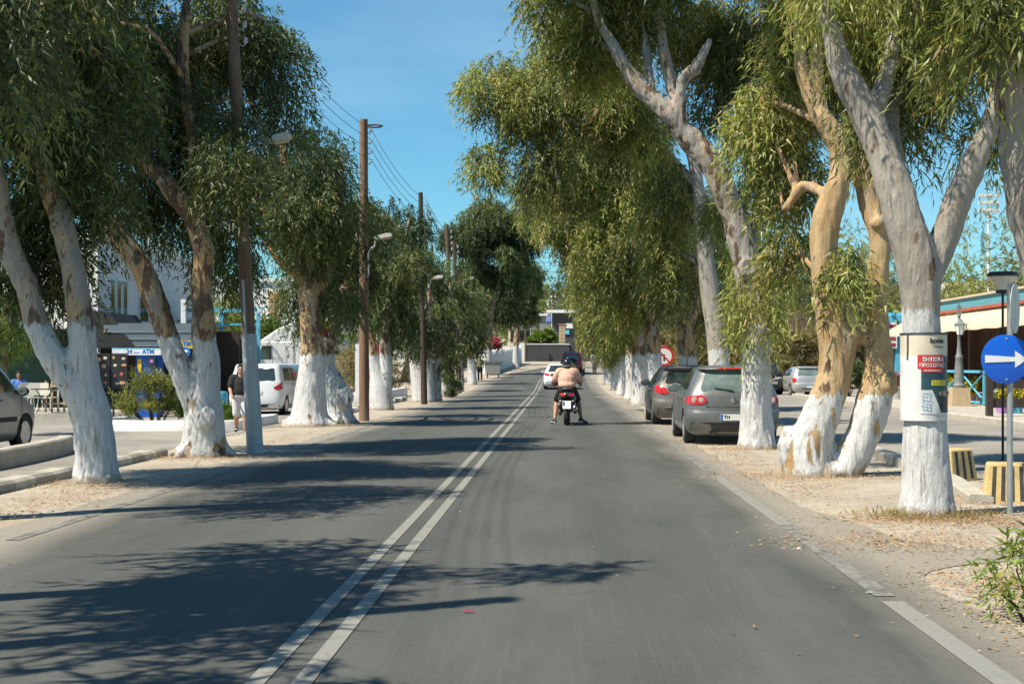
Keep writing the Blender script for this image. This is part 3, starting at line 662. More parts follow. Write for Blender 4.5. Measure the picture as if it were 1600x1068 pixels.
tree('twin trunked tan tree with ragged whitewash in front of the far parked cars', (1288, 744),
     [[(1268, 744, 0, .34), (1264, 700, 0, .3), (1282, 650, 0, .26), (1304, 580, 0, .235), (1302, 510, 0, .215), (1290, 440, 0, .2), (1288, 380, 0, .19), (1296, 325, 0, .19), (1313, 275, 0, .17), (1310, 225, 0, .15), (1282, 182, 0, .14), (1258, 135, .1, .1), (1246, 50, .1, .08), (1240, -80, .1, .05)],
      [(1312, 742, 0, .26), (1338, 700, 0, .25), (1362, 640, 0, .235), (1372, 580, 0, .21), (1368, 510, 0, .17), (1369, 440, 0, .155), (1373, 375, 0, .155), (1360, 320, .1, .15), (1347, 260, .1, .14), (1345, 180, .2, .1), (1360, 60, .3, .06)],
      [(1285, 185, 0, .1), (1278, 110, 0, .08), (1272, 20, 0, .05)], [(1308, 230, 0, .08), (1330, 190, 0, .06), (1340, 130, 0, .04)], [(1300, 310, 0, .09), (1255, 290, .3, .09), (1225, 330, .4, .06)]],
     [(1232, 290, 40, 62, 1.0, .7, .8), (1236, 410, 26, 44, .9, .4, .8, .8), (1316, 450, 8, 34, -.35, .1, 1.0, .5), (1330, 420, 8, 24, -.35, .1, 1.0, .5), (1190, 200, 55, 80, 1.3, .9, .8), (1255, 90, 66, 76, 1.2, 1.0, 1.1), (1320, 60, 56, 60, 1.6, .9, 1.1), (1400, 60, 56, 54, 1.9, .9), (1225, 290, 30, 50, 1.8, .5, .7), (1310, 150, 36, 40, 1.4, .6, .8), (1230, -90, 160, 80, .5, 1.3)],
     19.1, wash=1.1, tone=.72, voxel=.034, per=60, lsize=0.152, leaf='leaf_olive', group=GR, rough=-0.15, extra=r2_extra, peel=0.3, clump_r=.4, disp=.035)
def r3_extra(mb, loc):
    c = loc(1168, 418, -.27); mb.lathe([(.17, 0), (.19, -.06), (.15, -.1), (.08, -.07)], 14, c, 'Y')
tree('whitewashed tree with leafy tufts standing close behind the grey hatchback', (1184, 702),
     [[(1182, 702, 0, .33), (1180, 640, 0, .285), (1182, 570, 0, .275), (1180, 510, 0, .28), (1171, 440, 0, .27), (1158, 380, 0, .235), (1136, 312, 0, .235), (1110, 255, 0, .23), (1078, 218, 0, .21), (1045, 178, 0, .18), (1002, 138, .1, .14), (968, 88, .1, .12), (936, 30, .1, .09), (915, -60, .1, .05)],
      [(1060, 200, 0, .15), (1048, 130, .2, .12), (1035, 60, .2, .1), (1025, -20, .2, .07)], [(1062, 200, -.05, .14), (1066, 130, -.1, .12), (1088, 105, -.2, .1), (1110, 60, -.2, .06)],
      [(1165, 410, 0, .16), (1185, 340, .5, .13), (1192, 250, .6, .12), (1200, 120, .6, .08), (1210, 0, .6, .05)], [(1020, 150, 0, .08), (1010, 80, .3, .07), (1000, 0, .3, .05)]],
     [(1185, 492, 30, 30, -.3, .3, .9), (1192, 300, 40, 66, 1.1, .7, .8), (1150, 80, 80, 80, 1.4, 1.2, .9), (1010, 30, 90, 46, 1.2, 1.2, .9), (920, 25, 80, 40, 1.0, 1.2), (830, 12, 60, 34, .8, 1.2), (1190, 400, 28, 40, .9, .4, .7), (1205, 190, 50, 84, 1.7, .9, 1.2), (1130, 330, 38, 84, 1.5, .8), (1085, 60, 80, 60, 1.8, 1.0), (1120, 160, 50, 60, 1.7, .8), (960, 90, 70, 50, 1.6, 1.0), (880, 95, 64, 54, 1.5, 1.1, .8), (1000, -80, 220, 80, .4, 1.8)],
     25.3, wash=2.2, tone=.36, voxel=.034, per=62, leaf='leaf_olive', group=GR, rough=.15, extra=r3_extra, clump_r=.48, disp=.04, lsize=0.152, peel=-.12, blen=0.5)
tree('slender pale trunk behind the grey hatchback, hardly branching below the crown', (1132, 672),
     [[(1132, 672, 0, .3), (1126, 590, 0, .27), (1116, 500, 0, .25), (1104, 420, 0, .21), (1096, 340, 0, .19), (1084, 250, 0, .15), (1060, 150, 0, .1), (1040, 20, 0, .06)], [(1090, 290, 0, .1), (1000, 200, .4, .1), (900, 170, .6, .08), (820, 170, .8, .04)]],
     [(1062, 330, 42, 100, .9, 1.2), (960, 180, 90, 80, .6, 1.8), (850, 170, 60, 80, .5, 1.5), (775, 160, 45, 70, .5, 1.2, .8), (770, 255, 32, 34, .5, .8, .7), (830, 260, 40, 50, .6, 1.2), (1050, 430, 30, 60, .8, .8), (910, 80, 90, 60, 1, 1.6), (745, 120, 16, 40, .4, .5, .5)],
     34.0, wash=1.85, tone=.25, per=60, leaf='leaf_olive', group=GR, rough=-.15, lsize=0.171, clump_r=0.55, blen=0.55, droop=0.8)
tree('pale knobbly trunk dividing low behind the parked cars', (1074, 640),
     [[(1074, 640, 0, .36), (1075, 580, 0, .32), (1073, 530, 0, .28), (1068, 505, 0, .26), (1058, 480, 0, .16), (1046, 430, 0, .12), (1040, 340, 0, .06)], [(1073, 515, 0, .2), (1084, 480, 0, .2), (1088, 420, .1, .14), (1085, 330, .2, .08)]],
     [(1060, 400, 40, 60, .3, 1.2), (1100, 430, 30, 70, 1.2, .9), (1098, 505, 16, 34, 1.0, .5), (1050, 300, 50, 60, .4, 1.5), (1110, 330, 34, 80, 1.4, 1.0), (1135, 440, 24, 70, 1.6, .7)], 46.0, wash=1.8, tone=.6, per=48, leaf='leaf_olive', group=GR, lsize=0.195, clump_r=.65, blen=0.6)
tree('whitewashed tree just behind the dusty dark hatchback near the turn sign', (1021, 647),
     [[(1021, 647, 0, .26), (1024, 610, 0, .26), (1022, 560, 0, .24), (1018, 500, 0, .2), (1010, 440, 0, .16), (1000, 340, 0, .1), (990, 240, 0, .05)]],
     [(990, 390, 70, 90, .2, 1.8), (1026, 470, 36, 45, .2, .9), (955, 290, 80, 80, .3, 1.9), (1010, 300, 60, 70, .5, 1.5), (900, 280, 60, 70, .2, 1.4), (850, 270, 40, 50, .2, 1.0, .8), (960, 480, 40, 50, .3, 1.0)], 44.0, wash=1.85, tone=.55, per=58, leaf='leaf_olive', group=GR, lsize=0.195, clump_r=0.6, blen=0.6)
tree('broad rough whitewashed trunk with debris at its foot behind the parked cars', (1002, 634),
     [[(1002, 634, 0, .36), (1001, 600, 0, .34), (1000, 560, 0, .3), (996, 510, 0, .24), (985, 430, 0, .18), (970, 330, 0, .08)]],
     [(965, 440, 48, 65, .2, 1.5), (925, 370, 55, 70, .3, 1.6), (985, 500, 34, 40, .2, .9), (885, 345, 42, 56, .3, 1.4), (932, 470, 34, 50, .4, 1.2)], 52.0, wash=1.85, tone=.5, per=52, leaf='leaf_olive', group=GR, lsize=0.22, clump_r=0.6, blen=0.6)
tree('second whitewashed trunk from the far end of the right row, peeling at one side', (987, 627), [[(987, 627, 0, .3), (987, 600, 0, .28), (985, 560, 0, .24), (980, 500, 0, .18), (965, 400, 0, .08)]],
     [(955, 420, 45, 60, .2, 1.5), (960, 500, 34, 40, .2, 1.1), (912, 415, 34, 60, .3, 1.4), (845, 330, 32, 46, .5, 1.2)], 60.0, wash=1.9, tone=.6, per=38, leaf='leaf_olive', group=GR, lsize=0.232, clump_r=.55, blen=0.6, peel=.2)
tree('thin whitewashed trunk beside the kerb end far along the right verge', (972, 618), [[(972, 618, 0, .28), (974, 590, 0, .25), (973, 560, 0, .2), (965, 500, 0, .14), (950, 420, 0, .06)]],
     [(942, 465, 34, 56, .2, 1.5), (952, 535, 24, 28, .2, 1.0), (914, 450, 24, 52, .3, 1.2)], 69.0, wash=1.9, tone=.5, per=36, leaf='leaf_olive', group=GR, lsize=0.244, clump_r=.55, blen=0.55)
tree('whitewashed trunk half hidden by its neighbour near the far right kerb', (963, 610), [[(963, 610, 0, .3), (963, 580, 0, .26), (960, 540, 0, .2), (945, 470, 0, .1)]],
     [(936, 490, 26, 46, .2, 1.6), (950, 545, 20, 24, .2, 1.0)], 80.0, wash=2.0, tone=.5, per=36, leaf='leaf_olive', group=GR, lsize=0.256, clump_r=.55, blen=0.5)
tree('last whitewashed trunk on the right, beside the far walker in pale clothes', (953, 605), [[(953, 605, 0, .4), (953, 585, 0, .38), (952, 560, 0, .3), (945, 520, 0, .2), (935, 440, 0, .1)]],
     [(928, 505, 24, 46, .2, 1.6), (952, 532, 18, 20, .4, .9), (920, 508, 12, 20, 0, .8), (920, 440, 20, 46, .5, 1.4)], 90.0, wash=2.2, tone=.5, per=36, leaf='leaf_olive', group=GR, lsize=0.268, clump_r=.55, blen=0.5, peel=-.2)
# ---------------------------------------------------------------- poles, lamps, cables, signs
k = NT('pole_wood')
g = k.noise(24, 6, 0.7, mapscale=(1, 1, 0.04)); g2 = k.noise(3, 4, 0.6, mapscale=(1, 1, 0.3))
c = k.mix(k.ramp(g, 0.3, 0.7), (0.13, 0.07, 0.042), (0.30, 0.175, 0.105)); c = k.mix(k.ramp(g2, 0.45, 0.7, 0, 0.6), c, (0.24, 0.19, 0.145))
c = k.mix(k.attr('tar', 'OBJECT'), c, (0.045, 0.031, 0.025))
k.l(c, k.b.inputs['Base Color']); k.b.inputs['Roughness'].default_value = 0.85; k.bump(g, 0.6, 0.02)
M('galvanised', (0.42, 0.43, 0.43), 0.45, 0.15, 9, 0.1, 60, metal=0.6)
M('lamp_shell', (0.62, 0.60, 0.53), 0.5, 0.08)
M('lamp_lens', (0.62, 0.55, 0.36), 0.25, 0.05)
M('porcelain', (0.55, 0.56, 0.53), 0.25, 0.06)
M('cable_black', (0.03, 0.03, 0.032), 0.6, 0.1)
M('grey_paint', (0.40, 0.44, 0.47), 0.55, 0.16, 5, 0.25, 40)
POLES = {}
def utility_pole(key, label, base, top, d, lamp=None, tar=0.0, r=(.125, .085), sleeve=False, coil=False, h=8.0):
    B = at(base[0], base[1], d); B.z = gzf(B.x, B.y)
    root = thing('utility_pole', label, 'pole', B, 0, 'wooden poles along the left verge')
    tx = (top[0] - base[0]) * d / F
    T = Vector((tx, 0, h)); POLES[key] = (B, T)
    pts = [Vector((0, 0, -.1)).lerp(T, t) for t in np.linspace(0, 1, 12)]
    mb = MB(); mb.tube(pts, list(np.linspace(r[0], r[1], 12)), 12); me = mb.mesh('post', 50); noise_disp(me, .006, 9, .2, d)
    o = put('post', me, 'pole_wood', root); o['tar'] = float(tar)
    for i, zz in enumerate((.35, .62, .89, 1.16)):
        p = Vector((0, 0, 0)).lerp(T, (h - zz) / h)
        b = MB(); b.tube([p + Vector((.06, 0, 0)), p + Vector((.17, 0, -.03)), p + Vector((.2, 0, .02))], .012, 6); br = b.put('bracket', 'galvanised', root)
        MB().lathe([(.012, -.01), (.035, 0), (.04, .03), (.026, .05), (.036, .075), (.018, .1)], 10, p + Vector((.2, 0, .02))).put('insulator', 'porcelain', br, 40)
    if sleeve:
        s = MB()
        e = Vector((-.03, -.13, 0)); s.tube([e + Vector((0, 0, -.05)), T * (2.9 / h) + e * .9], .022, 8)
        s.tube([Vector((0, 0, -.05)), T * (2.0 / h)], [.142, .128], 10); s.put('metal_sleeve', 'grey_paint', root, 40)
    if lamp:
        z0, reach, z1 = lamp; p = T * (z0 / h)
        a = MB(); a.tube([p + Vector((.06, -.05, -.75)), p + Vector((.14, -.06, -.6)), p + Vector((.13, -.06, -.08)), p + Vector((.17, -.06, .05)), p + Vector((.3, -.06, .13)), p + Vector((reach, -.06, z1 - z0))], .026, 8); arm = a.put('lamp_arm', 'galvanised', root, 50)
        e = p + Vector((reach, -.06, z1 - z0)); dirv = Vector((1, 0, .22)).normalized(); up = Vector((-.22, 0, 1)).normalized()
        mt = Matrix((dirv, Vector((0, 1, 0)), up)).transposed()
        hb = MB(); prof = [(q_[0] * .66, q_[1] * .72) for q_ in [(-.06, -.05), (.1, -.085), (.62, -.095), (.68, -.06), (.66, .03), (.5, .075), (.1, .06), (-.06, .03)]]
        vs = []; 
        for sy, sc in ((-.12, .82), (-.09, 1), (.09, 1), (.12, .82)): vs += [e + mt @ Vector((x_, sy, z_ * sc)) for x_, z_ in prof]
        n = len(prof); fs = [tuple(range(n)), tuple(range(4 * n - 1, 3 * n - 1, -1))]
        for q in range(3): fs += [(q * n + j, (q + 1) * n + j, (q + 1) * n + (j + 1) % n, q * n + (j + 1) % n) for j in range(n)]
        hb.add(vs, fs); hd = hb.put('lamp_head', 'lamp_shell', root, 35)
        lb = MB(); lb.box(e + mt @ Vector((.27, 0, -.08)), (.24, .13, .04), mtx=mt); lb.put('lens', 'lamp_lens', hd)
    if coil:
        cb = MB(); p = T * (7.82 / h) + Vector((.3, -.02, 0)); cb.tube([p + Vector((.2 * math.cos(a), .16 * math.sin(a), .06 * math.sin(a))) for a in np.linspace(0, 2 * PI, 22)], .022, 6); cb.put('cable_coil', 'cable_black', root)
    return root
utility_pole('p1', 'leaning wooden pole with grey metal sleeve and the nearest street lamp', (399, 708), (359, -39), 23.8, (4.72, .42, 5.22), .2, (.12, .1), True)
utility_pole('p0', 'wooden pole beside us beyond the left edge whose thin shadow crosses the road', (-989, 1100), (-989, -1700), 6.2, None, .3, (.14, .11))
utility_pole('p2', 'bare brown wooden pole with a street lamp and a coil of cable at its top', (569, 657), (568, 185), 37.8, (4.5, .32, 4.85), .0, (.14, .115), coil=True)
utility_pole('p3', 'dark tarred wooden pole standing behind the broad triple trunk', (663, 632), (657, 300), 53.8, (4.3, .35, 4.75), .9)
utility_pole('p4', 'thin dark red wooden pole beside the clipped shrub at the road edge', (708, 619), (698, 350), 66.3, None, .55)
utility_pole('p5', 'far dark wooden pole with a lamp behind the dark red one', (718, 608), (709, 378), 75, (5.2, .5, 6.0), .6)
utility_pole('p6', 'distant wooden pole rising over a white roof between two nearer poles', (684, 588), (675, 375), 96, None, .8, (.12, .09), h=9.2)
utility_pole('p7', 'distant pole with a lamp left of the tall bare stemmed tree', (722, 592), (719, 440), 93, (5.2, .5, 5.9), .7, h=6.8)
utility_pole('p8', 'far wooden pole standing by the dark end wall', (821, 567), (821, 495), 168, None, .4, (.12, .1), h=5.6)
utility_pole('p9', 'far wooden pole with pale blue foot in front of the flat roofed house', (903, 566), (901, 385), 150, None, .2, (.14, .11), h=12.5)

def cable(name, pts, sag, label, cat, group, r=.007, mat='cable_black'):
    mb = MB()
    for a, b in zip(pts[:-1], pts[1:]):
        a, b = Vector(a), Vector(b); P = [a.lerp(b, t) - Vector((0, 0, sag * 4 * t * (1 - t))) for t in np.linspace(0, 1, 14)]
        rr = [r * (0.55 + 0.012 * p.y) for p in P]
        mb.tube(P, rr, 5)
    return tag(mb.put(name, mat), label, cat, group)
def ins(key, i):
    B, T = POLES[key]; h = T.z; zz = (.35, .62, .89, 1.16)[i]; return B + T * ((h - zz) / h) + Vector((.2, 0, .1))
for i, nm in enumerate(('topmost', 'second from top', 'third from top', 'lowest')):
    pts = [ins(k_, i) for k_ in ('p0', 'p1', 'p2', 'p3', 'p4', 'p5', 'p7')]
    cable('power_cable', pts, .3, nm + ' of the four black cables strung between the left poles', 'cable', 'cables along the left poles')
for i, nm in enumerate(('highest', 'middle', 'lowest')):
    B, T = POLES['p5']; a = B + T * ((7.7 - i * .5) / 8)
    cable('power_cable', [a, Vector((3.3, 80.5, 8.2 - i * .55))], .35, nm + ' of the three cables crossing above the road far ahead', 'cable', 'cables crossing the road', r=.008)
B, T = POLES['p1']
cable('guy_wire', [B + T * .985, Vector((-13.6, 23.2, 1.6)), Vector((-15.2, 23.0, gzf(-15, 23) - .05))], .12, 'pale stay cable running down left from the leaning pole', 'cable', None, r=.02, mat='galvanised')

# blue arrow sign on its pole
M('sign_blue', (0.006, 0.11, 0.60), 0.35, 0.08); M('sign_white', (0.78, 0.79, 0.80), 0.4, 0.04); M('sign_back', (0.42, 0.47, 0.46), 0.5, 0.12, 6); M('sign_red', (0.62, 0.03, 0.03), 0.4, 0.06); M('black_paint', (0.02, 0.02, 0.022), 0.5, 0.1)
B = at(1578, 803, 14.1); B.z = 0
root = thing('road_sign', 'round blue keep right arrow sign on a grey pole', 'sign', B, 0)
mb = MB(); mb.cyl((0, 0, -.1), (0, 0, 2.28), .03, n=14); mb.ball((0, 0, 2.28), (.03, .03, .012)); mb.put('pole', 'galvanised', root, 40)
cz = EYE + 9 * 14.1 / F; cx = -9 * 14.1 / F; rad = .243
mb = MB(); mb.lathe([(rad - .012, -.012), (rad, -.008), (rad, .004), (rad - .012, .008)], 48, (cx, -.05, cz), 'Y'); disc = mb.put('sign_disc', 'sign_blue', root, 30)
s = rad
poly = [(-.86 * s, -.14 * s), (.36 * s, -.09 * s), (.36 * s, -.34 * s), (.86 * s, 0), (.36 * s, .34 * s), (.36 * s, .09 * s), (-.86 * s, .17 * s)]
MB().prism([(cx + x_, cz + z_) for x_, z_ in poly], -.068, -.0635).put('arrow', 'sign_white', disc)
for dz in (.2, -.2): MB().ball((cx + .005, -.064, cz + dz), (.011, .006, .011), 8, 6).put('bolt', 'galvanised', disc)
mb = MB(); zc = EYE - (482 - HY) * 14.1 / F; hh, ww = .245, .245
el = [(ww * math.cos(a), hh * math.sin(a)) for a in np.linspace(0, 2 * PI, 40, endpoint=False)]
th = R(62)          # a second round plate turned almost edge-on
mb.add([((x_ * math.cos(th)) + q * math.sin(th), x_ * math.sin(th) - q * math.cos(th), zc + z_) for q in (.045, .053) for x_, z_ in el], [tuple(range(40)), tuple(range(79, 39, -1))] + [(i, 40 + i, 40 + (i + 1) % 40, (i + 1) % 40) for i in range(40)])
mb.put('turned_plate', 'sign_back', root, 30)
MB().box((0.02, -.0, zc), (.05, .07, .36)).put('clamp', 'galvanised', root)
# no-left-turn sign
B = at(1037, 640, 48); B.z = 0
root = thing('road_sign', 'small round red ringed no left turn sign among the far right trunks', 'sign', B)
MB().cyl((0, 0, -.1), (0, 0, 2.15), .03, n=10).put('pole', 'galvanised', root, 40)
zc = EYE + 14 * 48 / F
d0 = MB().lathe([(.33, 0), (.34, .006), (.34, .012)], 32, (0, -.06, zc), 'Y').put('sign_disc', 'sign_white', root, 30)
mb = MB(); n = 32
ring = [(r_ * math.cos(a), r_ * math.sin(a)) for r_ in (.34, .265) for a in np.linspace(0, 2 * PI, n, endpoint=False)]
mb.add([(x_, -.064, zc + z_) for x_, z_ in ring], [(i, (i + 1) % n, n + (i + 1) % n, n + i) for i in range(n)]); mb.put('red_ring', 'sign_red', d0)
mb = MB(); mb.prism([(-.02, zc - .16), (.035, zc - .16), (.035, zc + .06), (-.1, zc + .06), (-.1, zc + .12), (-.2, zc + .03), (-.1, zc - .05), (-.1, zc + .005), (-.02, zc + .005)], -.068, -.064); mb.put('turn_arrow', 'black_paint', d0)
mb = MB(); mb.prism([(-.2, zc + .17), (-.165, zc + .205), (.2, zc - .17), (.165, zc - .205)], -.073, -.069); mb.put('red_bar', 'sign_red', d0)

# striped concrete blocks
M('block_cream', (0.55, 0.40, 0.17), 0.85, 0.14, 6, 0.35, 50); M('block_face', (0.58, 0.49, 0.32), 0.85, 0.12, 8, 0.35, 50); M('stripe_black', (0.05, 0.045, 0.04), 0.85, 0.5, 30)
def block(label, loc, rz, w, dp, h, ns):
    root = thing('concrete_block', label, 'barrier', loc, rz, 'striped concrete blocks')
    mb = MB(); mb.box((0, 0, h / 2 - .02), (w, dp, h + .04), top=(.82, .72)); o = mb.put('block', 'block_cream', root)
    bv = o.modifiers.new('bevel', 'BEVEL'); bv.width = .02; bv.segments = 2
    for i in range(ns):
        x = -w / 2 * .8 + w * .8 * (i + .3) / ns; y0, y1 = -dp / 2, -dp / 2 * .72; j = .006
        q = .42 * w * .8 / ns
        z0, z1 = .06 * h, .93 * h
        def py(z_): return y0 + (y1 - y0) * ((z_ + .04) / (h + .04)) - .004
        k0 = 1 - .1 * 0; MB().add([(x, py(z0), z0), (x + q, py(z0), z0), ((x + q) * .9, py(z1), z1), (x * .9, py(z1), z1)], [(0, 1, 2, 3)]).put('stripe', 'stripe_black', root)
    return root
block('black striped cream concrete block beside the blue sign pole', (4.9, 15.45, 0), R(-14), .62, .5, .42, 5)
block('yellow concrete block behind the poster tree with one black stripe showing', (5.05, 18.35, 0), R(38), .55, .45, .4, 3)

# poster round the grey tree
def wrap(name, mat, parent, shapes, rad, cx_, cy_):
    """flat outlines (metres along the arc, height) bent round the trunk"""
    vs = []; fs = []
    for P, Fc in shapes:
        b = len(vs)
        for u, v in P:
            a = u / .23; wob = .008 * mnoise.noise((u * 9, v * 7, 2.2)); vs.append((cx_ + (rad + wob) * math.sin(a), cy_ - (rad + wob) * math.cos(a), v))
        fs += [tuple(b + i for i in f) for f in Fc]
    me = bpy.data.meshes.new(name); me.from_pydata(vs, [], fs); me.update()
    for p in me.polygons: p.use_smooth = True
    return put(name, me, mat, parent)
def rect(u0, u1, v0, v1, n=14, m=8, sl=0.0):
    P = [(u0 + (u1 - u0) * i / n, v0 + (v1 - v0) * j / m + sl * i / n) for j in range(m + 1) for i in range(n + 1)]
    return P, [(j * (n + 1) + i, j * (n + 1) + i + 1, (j + 1) * (n + 1) + i + 1, (j + 1) * (n + 1) + i) for j in range(m) for i in range(n)]
def txt(body, size, u, v, bold=0.0, shear=0.0, sx=1.0):
    P, Fc = text_polys(body, size, 'CENTER', shear, bold); return [(u + x_ * sx, v + y_) for x_, y_ in P], Fc
M('paper_cream', (0.58, 0.52, 0.40), 0.6, 0.06, 3); M('paper_white', (0.62, 0.62, 0.61), 0.55, 0.05, 3); M('ink_black', (0.022, 0.022, 0.025), 0.5, 0.1); M('ink_red', (0.50, 0.025, 0.03), 0.5, 0.06)
M('ink_teal', (0.02, 0.045, 0.06), 0.5, 0.4, 3, col2=(0.03, 0.12, 0.15)); M('ink_yellow', (0.72, 0.66, 0.03), 0.5, 0.05); M('ink_blue', (0.08, 0.25, 0.42), 0.5, 0.3, 20); M('ink_brown', (0.25, 0.07, 0.04), 0.5, 0.2); M('strap_dark', (0.04, 0.06, 0.075), 0.5, 0.2, 30)
T0 = at(1443, 590, 14.0)
root = thing('poster', 'paper poster with red heading and coffee cup wrapped round the grey trunk', 'poster', (T0.x, 14.0, 0))
zt, zb = EYE + 48 * 14 / F, EYE - 86 * 14 / F
RP = .224
wrap('sheet', 'paper_white', root, [rect(-.62, .62, zb, zt - .215, 48, 14)], RP, 0, 0)
wrap('cream_band', 'paper_cream', root, [rect(-.62, .62, zt - .215, zt, 48, 6)], RP, 0, 0)
wrap('brand_word', 'ink_black', root, [txt('home', .07, .085, zt - .068, .003)], RP + .006, 0, 0)
wrap('brand_line', 'ink_black', root, [rect(.04 + i * .022, .055 + i * .022, zt - .133, zt - .122, 1, 1) for i in range(6)], RP + .006, 0, 0)
wrap('photo_panel', 'ink_teal', root, [rect(-.08, .36, zb + .08, zt - .214, 20, 12)], RP + .003, 0, 0)
wrap('red_panel', 'ink_red', root, [rect(-.115, .17, zt - .335, zt - .205, 14, 6), rect(-.07, .16, zt - .375, zt - .334, 10, 3)], RP + .006, 0, 0)
wrap('heading', 'paper_white', root, [txt('ΖΗΤΕΙΤΑΙ', .052, .045, zt - .25, .0022)], RP + .009, 0, 0)
wrap('subheading', 'paper_white', root, [txt('ΠΡΟΣΩΠΙΚΟ', .046, .04, zt - .305, .001)], RP + .009, 0, 0)
wrap('heading_line', 'paper_white', root, [*[rect(-.05 + i * .03, -.028 + i * .03, zt - .361, zt - .35, 1, 1) for i in range(6)]], RP + .009, 0, 0)
wrap('yellow_label', 'ink_yellow', root, [rect(.02, .2, zb + .345, zb + .395, 10, 3)], RP + .006, 0, 0)
wrap('label_text', 'ink_black', root, [rect(.035 + i * .026, .052 + i * .026, zb + .376 - j * .02, zb + .385 - j * .02, 1, 1) for i in range(6) for j in range(2)], RP + .009, 0, 0)
def taper(a, b, n=8, m=10):
    P = []
    for j in range(m + 1):
        t = j / m; l, r_, v = (a[i] + (b[i] - a[i]) * t for i in range(3)); P += [(l + (r_ - l) * i / n, v) for i in range(n + 1)]
    return P, [(j * (n + 1) + i, j * (n + 1) + i + 1, (j + 1) * (n + 1) + i + 1, (j + 1) * (n + 1) + i) for j in range(m) for i in range(n)]
wrap('white_corner', 'paper_white', root, [taper((-.09, .13, zb + .07), (-.09, .03, zb + .3))], RP + .006, 0, 0)
cup = [(.085 + .105 * (1 + math.cos(a)) , zb + .265 + .03 * math.sin(a)) for a in np.linspace(0, PI, 12)] + [(.1, zb + .19), (.14, zb + .1), (.15, zb + .085), (.23, zb + .085), (.25, zb + .11), (.285, zb + .2)]
wrap('cup', 'ink_black', root, [taper((.15, .24, zb + .085), (.125, .265, zb + .13)), taper((.125, .265, zb + .13), (.085, .3, zb + .27))], RP + .009, 0, 0)
for r_, m_, q in ((.1, 'paper_cream', .014), (.082, 'ink_brown', .018), (.058, 'paper_cream', .022), (.034, 'ink_brown', .026)):
    el = [(.19 + r_ * math.cos(a), zb + .268 + r_ * .3 * math.sin(a)) for a in np.linspace(0, 2 * PI, 20, endpoint=False)]
    wrap('coffee_foam', m_, root, [(el, [tuple(range(20))])], RP + q, 0, 0)
strokes = []
for i in range(3):
    P = []
    for j in range(27):
        v0 = zb + .09 + j * .0068; u0 = -.062 + i * .034 + .011 * math.sin(j * 1.35 + i) + .004 * math.sin(j * .6); P += [(u0, v0), (u0 + .009 + .003 * math.sin(j), v0 + .003)]
    strokes.append((P, [(2 * j, 2 * j + 1, 2 * j + 3, 2 * j + 2) for j in range(26)]))
wrap('blue_script', 'ink_blue', root, strokes, RP + .009, 0, 0)
wrap('strap', 'strap_dark', root, [rect(-.62, .62, zt - .008, zt + .012, 48, 1), ], RP + .005, 0, 0)
wrap('tape', 'strap_dark', root, [rect(-.235, -.215, zt - .25, zt, 2, 8)], RP + .005, 0, 0)
wrap('fine_print', 'sign_back', root, [rect(-.04 + i * .02, -.026 + i * .02, zb + .04, zb + .046, 1, 1) for i in range(14)], RP + .004, 0, 0)
# ---------------------------------------------------------------- vehicles
M('glass_dark', (0.03, 0.042, 0.042), 0.04, 0.3, 2, spec=0.8, coat=0.4); M('glass_green', (0.13, 0.175, 0.165), 0.06, 0.5, 2.5, spec=0.7); M('rubber', (0.022, 0.021, 0.02), 0.8, 0.25, 20, 0.2, 60); M('rim_silver', (0.5, 0.5, 0.49), 0.35, 0.1, metal=0.7)
M('plastic_black', (0.03, 0.03, 0.031), 0.55, 0.15); M('lamp_red', (0.48, 0.018, 0.018), 0.12, 0.12, 30, coat=0.6); M('lamp_clear', (0.55, 0.42, 0.38), 0.15, 0.2, coat=0.5); M('chrome', (0.62, 0.62, 0.62), 0.18, 0.05, metal=1.0)
M('plate_white', (0.72, 0.73, 0.71), 0.5, 0.04); M('seam', (0.012, 0.012, 0.013), 0.7, 0.1); M('plate_blue', (0.02, 0.12, 0.5), 0.5, 0.05); M('tan_seat', (0.12, 0.11, 0.1), 0.8)
def paint(name, col, metal=0.35, rough=0.38, dust=0.12, coat=0.6):
    m = M(name, col, rough, dust, 2.2, metal=metal, coat=coat); return name
paint('paint_graphite', (0.165, 0.172, 0.165), 0.45, 0.4, .18, .45); paint('paint_dusty', (0.15, 0.143, 0.13), 0.3, 0.5, .3, .25); paint('paint_white', (0.74, 0.75, 0.75), 0, 0.3, .05); paint('paint_black', (0.014, 0.018, 0.022), 0.2, 0.25)
paint('paint_silver', (0.52, 0.52, 0.50), 0.45, 0.35); paint('paint_red', (0.42, 0.03, 0.035), 0.1, 0.35); paint('paint_van', (0.27, 0.275, 0.265), 0.35, 0.42, .12, .35)
PEX = 3.4
